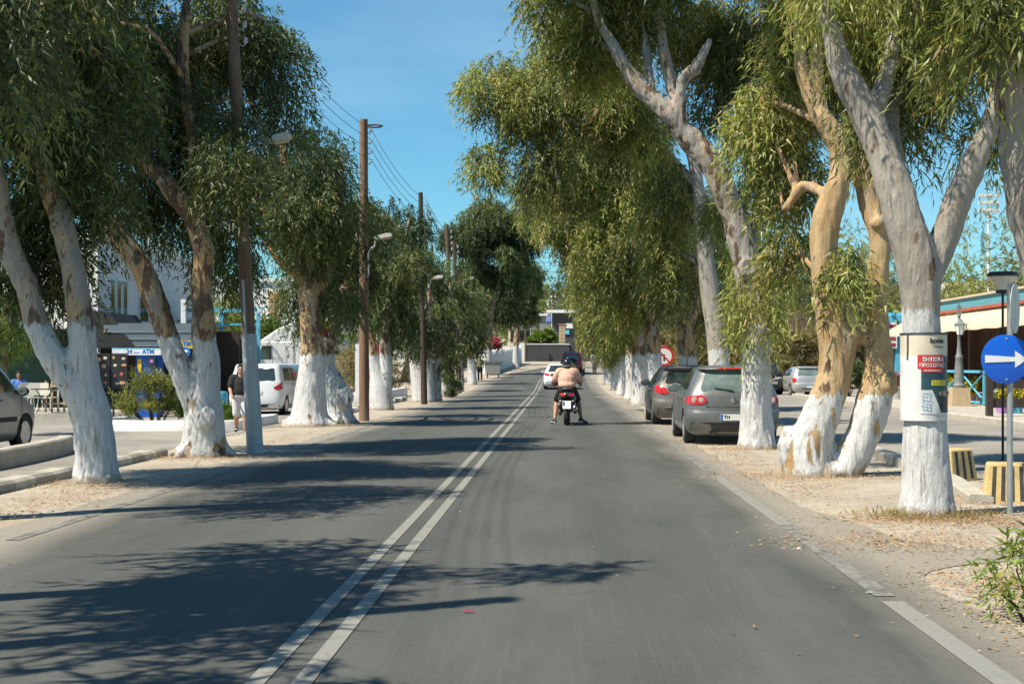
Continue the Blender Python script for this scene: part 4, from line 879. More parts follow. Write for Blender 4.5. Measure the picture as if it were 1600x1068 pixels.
class Shape:
    """car skin as level slices: z, rear y, front y, half width, depth of the rear and front corner curves"""
    def __init__(s, rows): s.t = np.array(rows, float)
    def at(s, z): return [float(np.interp(z, s.t[:, 0], s.t[:, k])) for k in range(1, 6)]
    def rear(s, x, z):
        yr, yf, hw, Lr, Lf = s.at(z); u = min(abs(x) / hw, 1.0); return yr + Lr * (1 - (1 - u ** PEX) ** (1 / PEX))
    def front(s, x, z):
        yr, yf, hw, Lr, Lf = s.at(z); u = min(abs(x) / hw, 1.0); return yf - Lf * (1 - (1 - u ** PEX) ** (1 / PEX))
    def side(s, y, z):
        yr, yf, hw, Lr, Lf = s.at(z)
        if y < yr + Lr: t = 1 - max(y - yr, 0) / Lr; return hw * (1 - t ** PEX) ** (1 / PEX)
        if y > yf - Lf: t = 1 - max(yf - y, 0) / Lf; return hw * (1 - t ** PEX) ** (1 / PEX)
        return hw
    def body(s, wheels, wr):
        zs = []
        for a, b in zip(s.t[:-1, 0], s.t[1:, 0]): zs += list(np.linspace(a, b, 3)[:-1])
        zs.append(s.t[-1, 0]); V = []; ring = None
        us = np.sin(np.linspace(-PI / 2, PI / 2, 21))
        for z in zs:
            yr, yf, hw, Lr, Lf = s.at(z); row = []
            for u in us: row.append((u * hw, s.rear(u * hw, z), z))
            for t in np.linspace(0, 1, 10)[1:-1]: row.append((hw, yr + Lr + (yf - Lf - yr - Lr) * t, z))
            for u in us[::-1]: row.append((u * hw, s.front(u * hw, z), z))
            for t in np.linspace(1, 0, 10)[1:-1]: row.append((-hw, yr + Lr + (yf - Lf - yr - Lr) * t, z))
            V += row; ring = len(row)
        n = ring; fs = []
        for i in range(len(zs) - 1):
            for j in range(n): fs.append((i * n + j, i * n + (j + 1) % n, (i + 1) * n + (j + 1) % n, (i + 1) * n + j))
        fs.append(tuple(range(n - 1, -1, -1))); fs.append(tuple((len(zs) - 1) * n + j for j in range(n)))
        me = bpy.data.meshes.new('body'); me.from_pydata(V, [], fs); me.update()
        o = bpy.data.objects.new('tmp', me); COL.objects.link(o)
        hw = float(s.t[:, 3].max()); mb = MB()
        for y in wheels:
            for sg in (-1, 1): mb.lathe([(wr, sg * (hw - .3)), (wr, sg * (hw + .3))], 28, (0, y, wr - .045), 'X')
        cm = mb.mesh('cut'); c = bpy.data.objects.new('cut', cm); COL.objects.link(c)
        b = o.modifiers.new('b', 'BOOLEAN'); b.operation = 'DIFFERENCE'; b.object = c; b.solver = 'EXACT'
        dg = bpy.context.evaluated_depsgraph_get(); dg.update(); me2 = bpy.data.meshes.new_from_object(o.evaluated_get(dg))
        bpy.data.objects.remove(o); bpy.data.objects.remove(c)
        for p in me2.polygons: p.use_smooth = True
        me2.set_sharp_from_angle(angle=R(38)); return me2
    def patch(s, poly, where, off=.006, sg=1, rings=4, sub=3, lip=.02):
        """panel over an outline laid on the skin: (x,z) for rear/front, (y,z) for the side"""
        pts = []
        for i in range(len(poly)):
            a, b = poly[i], poly[(i + 1) % len(poly)]
            for j in range(sub): pts.append((a[0] + (b[0] - a[0]) * j / sub, a[1] + (b[1] - a[1]) * j / sub))
        n = len(pts); cx = sum(p[0] for p in pts) / n; cz = sum(p[1] for p in pts) / n; V = []
        def S(p, o):
            if where == 'rear': return (p[0], s.rear(p[0], p[1]) - o, p[1])
            if where == 'front': return (p[0], s.front(p[0], p[1]) + o, p[1])
            return (sg * (s.side(p[0], p[1]) + o), p[0], p[1])
        V += [S(p, -lip) for p in pts]
        for r in range(rings):
            f = 1 - r / rings; V += [S((cx + (p[0] - cx) * f, cz + (p[1] - cz) * f), off) for p in pts]
        V.append(S((cx, cz), off)); fs = []
        for r in range(rings): fs += [(r * n + j, r * n + (j + 1) % n, (r + 1) * n + (j + 1) % n, (r + 1) * n + j) for j in range(n)]
        fs += [(rings * n + j, rings * n + (j + 1) % n, len(V) - 1) for j in range(n)]
        mb = MB(); mb.add(V, fs); return mb
def rnd_poly(x0, x1, z0, z1, r, n=4, tl=0, tr=0):
    """rounded rectangle, top corners pulled in by tl / tr"""
    out = []
    for cx, cz, a0 in ((x1 - r, z0 + r, -PI / 2), (x1 - r - tr, z1 - r, 0), (x0 + r + tl, z1 - r, PI / 2), (x0 + r, z0 + r, PI)):
        for i in range(n + 1):
            a = a0 + PI / 2 * i / n; out.append((cx + r * math.cos(a), cz + r * math.sin(a)))
    return out
def wheel(parent, x, y, r, w=.2, rim='rim_silver', spokes=5, detail=True):
    sg = 1 if x > 0 else -1
    o = MB().lathe([(r * .62, -w / 2), (r * .93, -w / 2), (r, -w / 2 + .03), (r, w / 2 - .03), (r * .93, w / 2), (r * .62, w / 2)], 28, (x, y, r), 'X').put('wheel', 'rubber', parent, 30)
    mb = MB(); mb.lathe([(r * .64, sg * (w / 2 + .002)), (r * .66, sg * (w / 2 + .008)), (r * .58, sg * (w / 2 - .02)), (r * .56, sg * (w / 2 - .09))], 28, (x, y, r), 'X'); mb.v = mb.v
    rm = mb.put('rim', rim, o, 30)
    if detail:
        for i in range(spokes):
            a = 2 * PI * i / spokes + .3; c = Vector((x + sg * (w / 2 - .012), y + math.cos(a) * r * .32, r + math.sin(a) * r * .32))
            mt = Matrix(((1, 0, 0), (0, math.cos(a), -math.sin(a)), (0, math.sin(a), math.cos(a))))
            MB().box(c, (.025, r * .62, .055), mtx=mt).put('spoke', rim, o)
        MB().lathe([(.05, sg * (w / 2 - .02)), (.04, sg * (w / 2 + .004))], 12, (x, y, r), 'X').put('hub', rim, o)
    return o
def car(name, label, loc, rz, rows, paint_, wheels, wr, p, group=None, cat='car'):
    root = thing(name, label, cat, (loc[0], loc[1], gzf(loc[0], loc[1]) + (loc[2] if len(loc) > 2 else 0.0)), rz, group)
    S = Shape(rows); hw = max(r[3] for r in rows)
    put('body', S.body(wheels, wr + .045), paint_, root)
    fl = MB(); fl.box((0, (wheels[0] + wheels[1]) / 2, .3), (hw * 1.3, wheels[1] - wheels[0] + .8, .25)); fl.put('underbody', 'plastic_black', root)
    for y in wheels:
        for sg in (-1, 1): wheel(root, sg * (hw - .12), y, wr, rim=p.get('rim', 'rim_silver'), detail=p.get('detail', True))
    if 'rear_window' in p:
        x1, z0, z1, t = p['rear_window']; S.patch(rnd_poly(-x1, x1, z0, z1, .06, tl=t, tr=t), 'rear', .006, rings=5).put('rear_window', p.get('glass', 'glass_dark'), root, 40)
    if 'windscreen' in p:
        x1, z0, z1, t = p['windscreen']; S.patch(rnd_poly(-x1, x1, z0, z1, .06, tl=t, tr=t), 'front', .006, rings=5).put('windscreen', 'glass_dark', root, 40)
    for poly in p.get('side_windows', []):
        for sg in (-1, 1): S.patch(poly, 'side', .005, sg).put('side_window', p.get('side_glass', 'glass_dark'), root, 40)
    for poly in p.get('tail', []):
        for sg in (-1, 1): S.patch([(x_ * sg, z_) for x_, z_ in poly], 'rear', .012).put('tail_light', 'lamp_red', root, 40)
    for (x0, x1, z0, z1, m, nm) in p.get('rear_bands', []): S.patch(rnd_poly(x0, x1, z0, z1, min(.03, (z1 - z0) / 2.1)), 'rear', .007, rings=2, sub=8).put(nm, m, root, 40)
    for a, b, wdt in p.get('seams', []):          # narrow shut lines on the rear
        dx, dz = b[0] - a[0], b[1] - a[1]; L = math.hypot(dx, dz); nx, nz = -dz / L * wdt / 2, dx / L * wdt / 2
        S.patch([(a[0] + nx, a[1] + nz), (b[0] + nx, b[1] + nz), (b[0] - nx, b[1] - nz), (a[0] - nx, a[1] - nz)], 'rear', .003, rings=1, sub=8, lip=.01).put('shut_line', 'seam', root)
    for a, b, wdt in p.get('side_seams', []):
        dx, dz = b[0] - a[0], b[1] - a[1]; L = math.hypot(dx, dz); nx, nz = -dz / L * wdt / 2, dx / L * wdt / 2
        for sg in (-1, 1): S.patch([(a[0] + nx, a[1] + nz), (b[0] + nx, b[1] + nz), (b[0] - nx, b[1] - nz), (a[0] - nx, a[1] - nz)], 'side', .003, sg, rings=1, sub=8, lip=.01).put('shut_line', 'seam', root)
    for y, z in p.get('handles', []):
        for sg in (-1, 1): MB().box((sg * (S.side(y, z) + .015), y, z), (.03, .17, .03)).put('door_handle', p.get('handle_mat', 'plastic_black'), root)
    if 'mirror' in p:
        y, z = p['mirror']
        for sg in (-1, 1):
            x = sg * (S.side(y, z) + .12); mb = MB(); mb.ball((x, y, z), (.125, .07, .085), 14, 8); mb.tube([(sg * (S.side(y, z) - .02), y, z - .04), (x, y, z - .02)], .025, 6)
            mr = mb.put('mirror', p.get('mirror_mat', paint_), root, 60)
            g = MB(); g.add([(x + .1 * math.cos(a), y - .066, z + .066 * math.sin(a)) for a in np.linspace(0, 2 * PI, 16, endpoint=False)], [tuple(range(16))]); g.put('mirror_glass', 'glass_green', mr)
    if 'plate' in p:
        z, text, pw = p['plate']; y = S.rear(0, z) - .014
        pl = MB().box((0, y, z), (pw, .012, .115)).put('number_plate', 'plate_white', root)
        MB().box((-pw / 2 + .025, y - .007, z), (.045, .004, .108)).put('plate_band', 'plate_blue', pl)
        if text: text_flat('plate_text', text, .085, 'seam', pl, (-pw / 2 + .065, y - .0085, z), bold=.003, align='LEFT')
    if 'headlights' in p:
        for poly in p['headlights']:
            for sg in (-1, 1): S.patch([(x_ * sg, z_) for x_, z_ in poly], 'front', .01).put('headlight', 'lamp_clear', root, 40)
    for x, z in p.get('exhaust', []): MB().lathe([(.034, -.07), (.04, -.08), (.04, .12), (.034, .12)], 14, (x, S.rear(x, z) + .02, z), 'Y').put('exhaust_pipe', 'chrome', root, 40); MB().lathe([(.033, 0), (.03, .004)], 14, (x, S.rear(x, z) - .055, z), 'Y').put('exhaust_bore', 'seam', root)
    if 'wiper' in p:
        z = p['wiper']; a = (0, S.rear(0, z) - .03, z); MB().tube([a, (-.18, S.rear(-.18, z + .03) - .022, z + .03), (-.34, S.rear(-.34, z + .05) - .02, z + .05)], .011, 6).put('wiper', 'plastic_black', root)
    if 'antenna' in p:
        y, z = p['antenna']; MB().tube([(0, y, z), (0, y - .18, z + .26)], [.01, .004], 6).put('antenna', 'plastic_black', root)
    return root, S
GOLF = [(.17, .14, 3.95, .74, .55, .8), (.22, .06, 4.08, .82, .5, .8), (.32, .01, 4.16, .865, .45, .8), (.45, -.02, 4.2, .88, .42, .8), (.58, -.02, 4.2, .882, .42, .8), (.63, .0, 4.18, .882, .42, .8), (.645, .035, 4.16, .882, .42, .8), (.72, .05, 4.1, .882, .42, .8),
        (.80, .06, 3.85, .879, .42, .75), (.87, .075, 3.45, .87, .42, .7), (.93, .095, 3.1, .855, .42, .6), (.97, .115, 3.0, .838, .42, .55), (1.05, .165, 2.87, .805, .42, .5), (1.15, .235, 2.7, .757, .42, .5), (1.25, .31, 2.5, .703, .42, .5), (1.34, .385, 2.28, .652, .4, .5), (1.385, .395, 2.1, .625, .38, .5),
        (1.40, .31, 2.05, .613, .3, .5), (1.43, .33, 1.9, .585, .32, .5), (1.46, .46, 1.7, .52, .4, .5), (1.475, .75, 1.45, .38, .4, .4), (1.48, 1.0, 1.2, .15, .1, .1)]
golf_tail = [(.50, .82), (.52, .885), (.60, .925), (.70, .915), (.76, .90), (.84, .895), (.865, .85), (.872, .775), (.80, .745), (.60, .745), (.53, .765)]
sw_f = [(1.75, .98), (2.75, .98), (2.3, 1.33), (1.75, 1.385)]; sw_r = [(.92, 1.0), (1.67, .98), (1.67, 1.39), (1.05, 1.36)]; sw_q = [(.5, 1.04), (.86, 1.0), (.98, 1.34), (.8, 1.31)]
root, S = car('parked_car', 'dark grey hatchback parked half behind the whitewashed tree, its tailgate facing us', (3.22, 26.3), 0, GOLF, 'paint_graphite', (.78, 3.36), .315,
    dict(rear_window=(.60, .985, 1.36, .1), glass='glass_green', windscreen=(.66, 1.0, 1.38, .12), side_windows=[sw_f, sw_r, sw_q], tail=[golf_tail], plate=(.515, 'TH', .52), mirror=(2.7, 1.02), mirror_mat='paint_graphite',
         rear_bands=[(-.79, .79, .2, .42, 'plastic_black', 'bumper_valance'), (-.26, .26, 1.405, 1.43, 'lamp_red', 'brake_light')], seams=[((-.49, .70), (.49, .70), .014), ((-.5, .70), (-.485, .82), .014), ((.5, .70), (.485, .82), .014), ((-.8, .642), (.8, .642), .01)],
         side_seams=[((1.7, .35), (1.7, .97), .012), ((2.78, .35), (2.85, .95), .012), ((.95, .7), (.92, .97), .012)], handles=[(1.05, .84), (1.95, .84)], handle_mat='paint_graphite', exhaust=[(-.42, .235), (-.33, .235)], wiper=1.0, antenna=(.7, 1.46)), 'cars parked along the right verge')
for sg in (-1, 1):
    for x, r_ in ((.72, .062), (.6, .05)): 
        mb = MB(); mb.lathe([(r_, 0), (r_ * .95, -.012), (r_ * .6, -.016)], 18, (sg * x, S.rear(x, .83) - .008, .83), 'Y'); mb.put('lamp_lens', 'lamp_clear', root, 40)
text_flat('car_name', 'GOLF', .062, 'chrome', root, (-.395, S.rear(.4, .735) - .012, .74), bold=.002)
MB().lathe([(.055, 0), (.055, -.018), (.045, -.02)], 20, (0, S.rear(0, .83) - .002, .83), 'Y').put('badge', 'chrome', root, 40)
KIA = [(z, a, b * 1.01, c * 1.01, d_, e) for z, a, b, c, d_, e in GOLF]
kia_tail = [(.50, .80), (.56, .90), (.70, .97), (.80, 1.0), (.87, .95), (.88, .86), (.76, .79), (.6, .76)]
car('parked_car', 'dusty dark hatchback parked ahead of the grey one', (3.18, 34.9), 0, KIA, 'paint_dusty', (.8, 3.4), .315,
    dict(rear_window=(.58, 1.02, 1.34, .1), side_windows=[sw_f, sw_r, sw_q], tail=[kia_tail], plate=(.72, '', .5), mirror=(2.7, 1.02), mirror_mat='plastic_black', rear_bands=[(-.78, .78, .2, .40, 'plastic_black', 'bumper_valance'), (-.6, .6, .44, .46, 'chrome', 'bumper_trim')], seams=[((-.6, .62), (.6, .62), .014)], handles=[(1.0, .84), (1.9, .84)], antenna=(.7, 1.46), wiper=1.03), 'cars parked along the right verge')
PEU = [(z * 1.0, a, b * .96, c * .985, d_ * 1.15, e) for z, a, b, c, d_, e in GOLF]
peu_tail = [(.50, .86), (.58, .93), (.72, .95), (.85, .99), (.862, .90), (.8, .82), (.6, .80)]
car('moving_car', 'white hatchback driving ahead, half hidden by the scooter rider', (-.08, 81.5), 0, PEU, 'paint_white', (.75, 3.2), .31,
    dict(rear_window=(.6, 1.0, 1.34, .1), side_windows=[sw_f, sw_r, sw_q], tail=[peu_tail], plate=(.66, '', .5), mirror=(2.6, 1.0), rear_bands=[(-.68, .68, .24, .46, 'plastic_black', 'bumper_valance'), (-.6, .6, .19, .235, 'paint_white', 'bumper_lip')], detail=False, wiper=1.0))
SUV = [(.3, .1, 4.0, .78, .4, .6), (.4, .02, 4.15, .86, .35, .6), (.6, 0, 4.2, .9, .3, .6), (.85, .02, 4.2, .9, .3, .6), (1.0, .05, 4.0, .89, .3, .6), (1.08, .08, 3.2, .87, .3, .6), (1.12, .1, 3.0, .85, .3, .5), (1.4, .25, 2.6, .78, .3, .5), (1.62, .38, 2.2, .70, .3, .5), (1.7, .5, 2.0, .66, .3, .5), (1.73, .7, 1.7, .5, .3, .3)]
root, S = car('moving_car', 'red off road car with a grey roof far ahead at the bend', (.9, 116, 0), -.09, SUV, 'paint_red', (.85, 3.35), .37,
    dict(rear_window=(.64, 1.14, 1.52, .06), glass='glass_green', side_windows=[[(.7, 1.15), (1.6, 1.14), (1.6, 1.6), (.75, 1.58)], [(1.7, 1.14), (2.7, 1.14), (2.3, 1.58), (1.7, 1.6)]], tail=[rnd_poly(.72, .87, .8, 1.0, .03)], plate=(.62, '', .5), mirror=(2.8, 1.15), mirror_mat='plastic_black', rear_bands=[(-.84, .84, .33, .52, 'plastic_black', 'bumper')], detail=False))
MB().box((0, 1.35, 1.735), (1.28, 1.7, .06), top=(.9, .9)).put('roof_panel', 'galvanised', root)
for sg in (-1, 1): MB().box((sg * .55, 1.3, 1.8), (.04, 1.7, .05)).put('roof_rail', 'plastic_black', root)
MB().lathe([(.34, 0), (.36, -.05), (.36, -.18), (.3, -.21), (.1, -.2)], 22, (.1, .04, .9), 'Y').put('spare_wheel', 'rubber', root, 30)
MPV = [(.2, .12, 3.7, .76, .4, .7), (.3, .03, 3.8, .82, .35, .7), (.5, 0, 3.85, .85, .32, .7), (.65, .02, 3.84, .85, .32, .7), (.85, .05, 3.6, .85, .32, .6), (.95, .07, 3.3, .84, .32, .6), (1.0, .08, 3.1, .83, .32, .5), (1.2, .16, 2.8, .78, .3, .5), (1.45, .3, 2.35, .70, .3, .5), (1.58, .38, 2.0, .64, .3, .5), (1.62, .55, 1.8, .5, .3, .4), (1.64, .9, 1.5, .3, .2, .3)]
mp_side = [[(.55, 1.02), (1.4, 1.0), (1.4, 1.48), (.72, 1.46)], [(1.5, 1.0), (2.75, 1.0), (2.2, 1.46), (1.5, 1.48)]]
car('parked_car', 'black small family car parked beyond the hatchback on the right', (10.6, 70.5), R(33), MPV, 'paint_black', (.68, 3.1), .31,
    dict(rear_window=(.6, 1.02, 1.42, .08), side_windows=mp_side, side_glass='glass_green', tail=[rnd_poly(.66, .80, .95, 1.5, .03, tl=-.0, tr=.09)], plate=(.6, '', .5), mirror=(2.75, 1.05), detail=False), 'cars in the right parking area')
CLI = [(z * .96, a, b * .9, c * .94, d_, e) for z, a, b, c, d_, e in GOLF]
car('parked_car', 'silver small hatchback parked beside the black family car', (12.15, 69.0), R(6), CLI, 'paint_silver', (.7, 3.05), .29,
    dict(rear_window=(.58, .95, 1.3, .1), glass='glass_green', side_windows=[[(.9, .97), (1.6, .95), (1.6, 1.31), (1.0, 1.28)], [(1.66, .95), (2.55, .95), (2.2, 1.25), (1.66, 1.31)]], tail=[rnd_poly(.68, .815, .62, .86, .03)], plate=(.42, '', .5), mirror=(2.5, .98), rear_bands=[(-.74, .74, .3, .36, 'plastic_black', 'bumper_strip')], detail=False), 'cars in the right parking area')
DOK = [(.22, .1, 4.1, .8, .35, .7), (.32, .02, 4.25, .87, .3, .7), (.55, 0, 4.35, .89, .3, .7), (.8, .02, 4.3, .89, .3, .7), (1.0, .04, 3.9, .88, .3, .6), (1.08, .05, 3.5, .87, .3, .6), (1.15, .07, 3.3, .85, .3, .5), (1.4, .14, 2.9, .8, .3, .5), (1.6, .22, 2.5, .74, .3, .5), (1.66, .26, 2.3, .7, .3, .5), (1.69, .5, 2.0, .5, .2, .4)]
dk_side = [[(.55, 1.14), (1.5, 1.12), (1.5, 1.55), (.65, 1.54)], [(1.6, 1.12), (3.15, 1.12), (2.5, 1.54), (1.6, 1.55)]]
car('parked_car', 'white estate car with red tail lamps behind the man in black', (-9.95, 46.3), R(-2), DOK, 'paint_white', (.8, 3.5), .32,
    dict(rear_window=(.66, 1.12, 1.54, .05), side_windows=dk_side, tail=[[(.62, .92), (.72, .97), (.86, 1.08), (.88, 1.0), (.88, .86), (.8, .82), (.64, .86)]], plate=(.75, '', .5), mirror=(3.05, 1.15), mirror_mat='plastic_black', rear_bands=[(-.8, .8, .25, .36, 'plastic_black', 'bumper_valance')], side_seams=[((1.55, .35), (1.55, 1.1), .012)], handles=[(1.7, 1.0)]), 'white vehicles in the left parking area')
car('parked_car', 'white people carrier behind the stout tan tree', (-11.2, 55.0), R(-4), [(z, a, b, c * .98, d_, e) for z, a, b, c, d_, e in DOK], 'paint_white', (.8, 3.5), .32,
    dict(rear_window=(.68, 1.1, 1.55, .05), glass='glass_green', side_windows=dk_side, tail=[rnd_poly(.78, .87, .7, 1.05, .03)], plate=(.75, '', .5), mirror=(3.05, 1.15), rear_bands=[(-.2, .2, 1.6, 1.63, 'lamp_red', 'brake_light')], detail=False), 'white vehicles in the left parking area')
VAN = [(.22, .1, 4.3, .86, .3, .8), (.32, .02, 4.45, .94, .25, .8), (.55, 0, 4.55, .955, .25, .8), (.8, .02, 4.5, .955, .25, .8), (1.0, .04, 4.1, .95, .25, .7), (1.1, .05, 3.85, .94, .25, .65), (1.2, .06, 3.65, .925, .25, .6), (1.45, .1, 3.3, .88, .25, .5), (1.7, .16, 2.95, .82, .25, .5), (1.82, .2, 2.7, .77, .25, .5), (1.88, .4, 2.4, .6, .2, .4)]
car('parked_van', 'grey van cut by the left edge, its mirror and front wheel showing', (-11.45, 23.8), R(-3), VAN, 'paint_van', (.9, 3.7), .34,
    dict(rear_window=(.7, 1.1, 1.65, .05), windscreen=(.7, 1.15, 1.75, .1), side_windows=[[(2.45, 1.13), (3.45, 1.13), (2.95, 1.68), (2.45, 1.7)], [(1.2, 1.14), (2.35, 1.13), (2.35, 1.7), (1.2, 1.68)]], side_glass='glass_dark', tail=[rnd_poly(.84, .93, .7, 1.1, .03)], plate=(.75, '', .5), mirror=(3.35, 1.14), mirror_mat='plastic_black',
         side_seams=[((2.4, .35), (2.4, 1.1), .014), ((3.5, .35), (3.52, 1.1), .014), ((2.4, .62), (3.3, .62), .09)], handles=[(2.55, .98), (2.28, .98)]), cat='van')

# white lorry cab standing across the parking area
M('lorry_white', (0.72, 0.73, 0.72), 0.4, 0.05, coat=0.3)
B = Vector((-15.9, 80, gzf(-15.9, 80))); root = thing('lorry', 'white lorry cab with a roof fairing behind the parked white cars', 'lorry', B, R(6))
def lr(mb, nm, m='lorry_white', par=None, sm=None): return mb.put(nm, m, par or root, sm)
mb = MB(); mb.prism([(-1.25, .55), (1.05, .55), (1.05, 2.75), (-.95, 2.75), (-1.2, 1.75)], -1.22, 1.22); o = lr(mb, 'cab'); bv = o.modifiers.new('bevel', 'BEVEL'); bv.width = .09; bv.segments = 3
mb = MB(); mb.prism([(-.95, 2.72), (1.05, 2.72), (1.05, 3.72), (.75, 3.75), (.2, 3.5), (-.55, 3.0)], -1.1, 1.1); o = lr(mb, 'roof_fairing'); bv = o.modifiers.new('bevel', 'BEVEL'); bv.width = .12; bv.segments = 3
lr(MB().prism([(1.1, .7), (1.45, .7), (1.45, 3.6), (1.1, 3.5)], -1.2, -1.1), 'side_deflector')
lr(MB().add([(-1.225, -1.0, 1.85), (-1.225, 1.0, 1.85), (-1.0, .95, 2.62), (-1.0, -.95, 2.62)], [(0, 1, 2, 3)]), 'windscreen', 'glass_dark')
lr(MB().prism([(-.95, 1.75), (-.2, 1.75), (-.2, 2.5), (-.72, 2.5)], -1.228, -1.222), 'side_window', 'glass_dark')
lr(MB().prism([(.1, 2.55), (.95, 2.6), (.95, 2.72), (.2, 2.72)], -1.16, -1.12), 'roof_vent', 'plastic_black')
for z_, h_ in ((2.05, .5), (1.68, .22)): lr(MB().box((-1.05, -1.42, z_), (.1, .24, h_)), 'mirror')
for x in (-.15, .62): lr(MB().box((x, -1.224, 1.6), (.014, .006, 1.8)), 'shut_line', 'seam')
lr(MB().lathe([(.05, 0), (.06, .05), (.05, .12), (.02, .14)], 12, (-.62, -.8, 2.78)), 'beacon', 'lamp_red', None, 40)
lr(MB().box((-1.3, 0, .62), (.25, 2.4, .5)), 'bumper', 'plastic_black')
lr(MB().box((2.6, 0, .8), (4.2, .9, .3)), 'chassis', 'plastic_black')
for x in (-.35, 3.2):
    for sg in (-1, 1): lr(MB().lathe([(.3, -.14), (.5, -.14), (.5, .14), (.3, .14)], 24, (x, sg * 1.02, .5), 'Y'), 'wheel', 'rubber', None, 30)
# ---------------------------------------------------------------- people and the scooters
def skin_mat(name, col):
    return M(name, col, 0.55, 0.12, 14, 0.1, 60)
skin_mat('skin_tan', (0.42, 0.235, 0.155)); skin_mat('skin_light', (0.35, 0.18, 0.11)); skin_mat('skin_dark', (0.26, 0.14, 0.09))
M('cloth_black', (0.018, 0.018, 0.02), 0.9, 0.25, 12, 0.3, 30); M('cloth_peach', (0.63, 0.385, 0.29), 0.9, 0.07, 8, 0.45, 20); M('cloth_hem', (0.42, 0.24, 0.18), 0.9, 0.1); M('cloth_offwhite', (0.58, 0.555, 0.55), 0.9, 0.08, 8, 0.4, 16); M('cloth_olive', (0.16, 0.17, 0.085), 0.9, 0.15, 10); M('cloth_navy', (0.02, 0.028, 0.045), 0.9, 0.2, 10)
M('cloth_beige', (0.52, 0.44, 0.35), 0.9, 0.12, 8); M('cloth_camo', (0.42, 0.35, 0.27), 0.9, 0.35, 9); M('cloth_hivis', (0.55, 0.6, 0.12), 0.8, 0.08); M('hair_dark', (0.018, 0.013, 0.01), 0.6, 0.3, 40, 0.4, 80); M('hair_brown', (0.3, 0.14, 0.06), 0.6, 0.3, 40); M('shoe_dark', (0.03, 0.032, 0.036), 0.7, 0.2); M('shoe_grey', (0.45, 0.43, 0.41), 0.8, 0.2, 20); M('sole_white', (0.7, 0.69, 0.66), 0.7); M('shoe_red', (0.5, 0.05, 0.06), 0.7); M('helmet', (0.014, 0.014, 0.017), 0.18, 0.1, coat=0.6); M('eye_dark', (0.02, 0.013, 0.01), 0.2); M('lip', (0.33, 0.13, 0.1), 0.5); M('cloth_blue', (0.1, 0.2, 0.55), 0.9)
def lerp3(a, b, t): return Vector(a).lerp(Vector(b), t)
def limb(mb, pts, rads, n=12):
    Q = catmull([(*p, r) for p, r in zip(pts, rads)], .05); mb.tube([q[:3] for q in Q], list(Q[:, 3]), n)
    for p, r in ((pts[0], rads[0]), (pts[-1], rads[-1])): mb.ball(p, r, 10, 8)
def hand(mb, w, d, side, palm, curl=.6):
    """palm with four curling fingers and a thumb; d points along the forearm, palm is the way the palm faces"""
    w, d, palm = Vector(w), Vector(d).normalized(), Vector(palm).normalized(); s = d.cross(palm).normalized() * side
    mb.tube([w, w + d * .045, w + d * .085], [.024, .034, .031], 10, flat=(1, 1)); k_ = w + d * .085
    for i, L in enumerate((.068, .078, .072, .056)):
        a = k_ + s * (.03 - i * .02) - d * .01; b = a + d * L * .5 + palm * L * curl * .35; c = b + d * L * .25 * (1 - curl) + palm * L * .5 * (.4 + curl * .6)
        mb.tube([a, b, c], [.0095, .009, .0078], 7); mb.ball(c, .0078, 6, 5)
    a = w + d * .025 + s * .025; b = a + s * .03 + d * .03 + palm * .012; mb.tube([a, b, b + d * .025 + palm * .015], [.013, .011, .009], 7); mb.ball(b + d * .025 + palm * .015, .009, 6, 5)
STAND = dict(pel=(0, 0, .95), che=(0, 0, 1.27), nk=(0, 0, 1.47), hd=(0, .01, 1.61), sh=(.185, 0, 1.42), el=(.25, .02, 1.13), wr=(.25, .07, .88), hip=(.09, 0, .9), kn=(.1, .03, .49), an=(.1, 0, .09), toe=(.11, .17, .04))
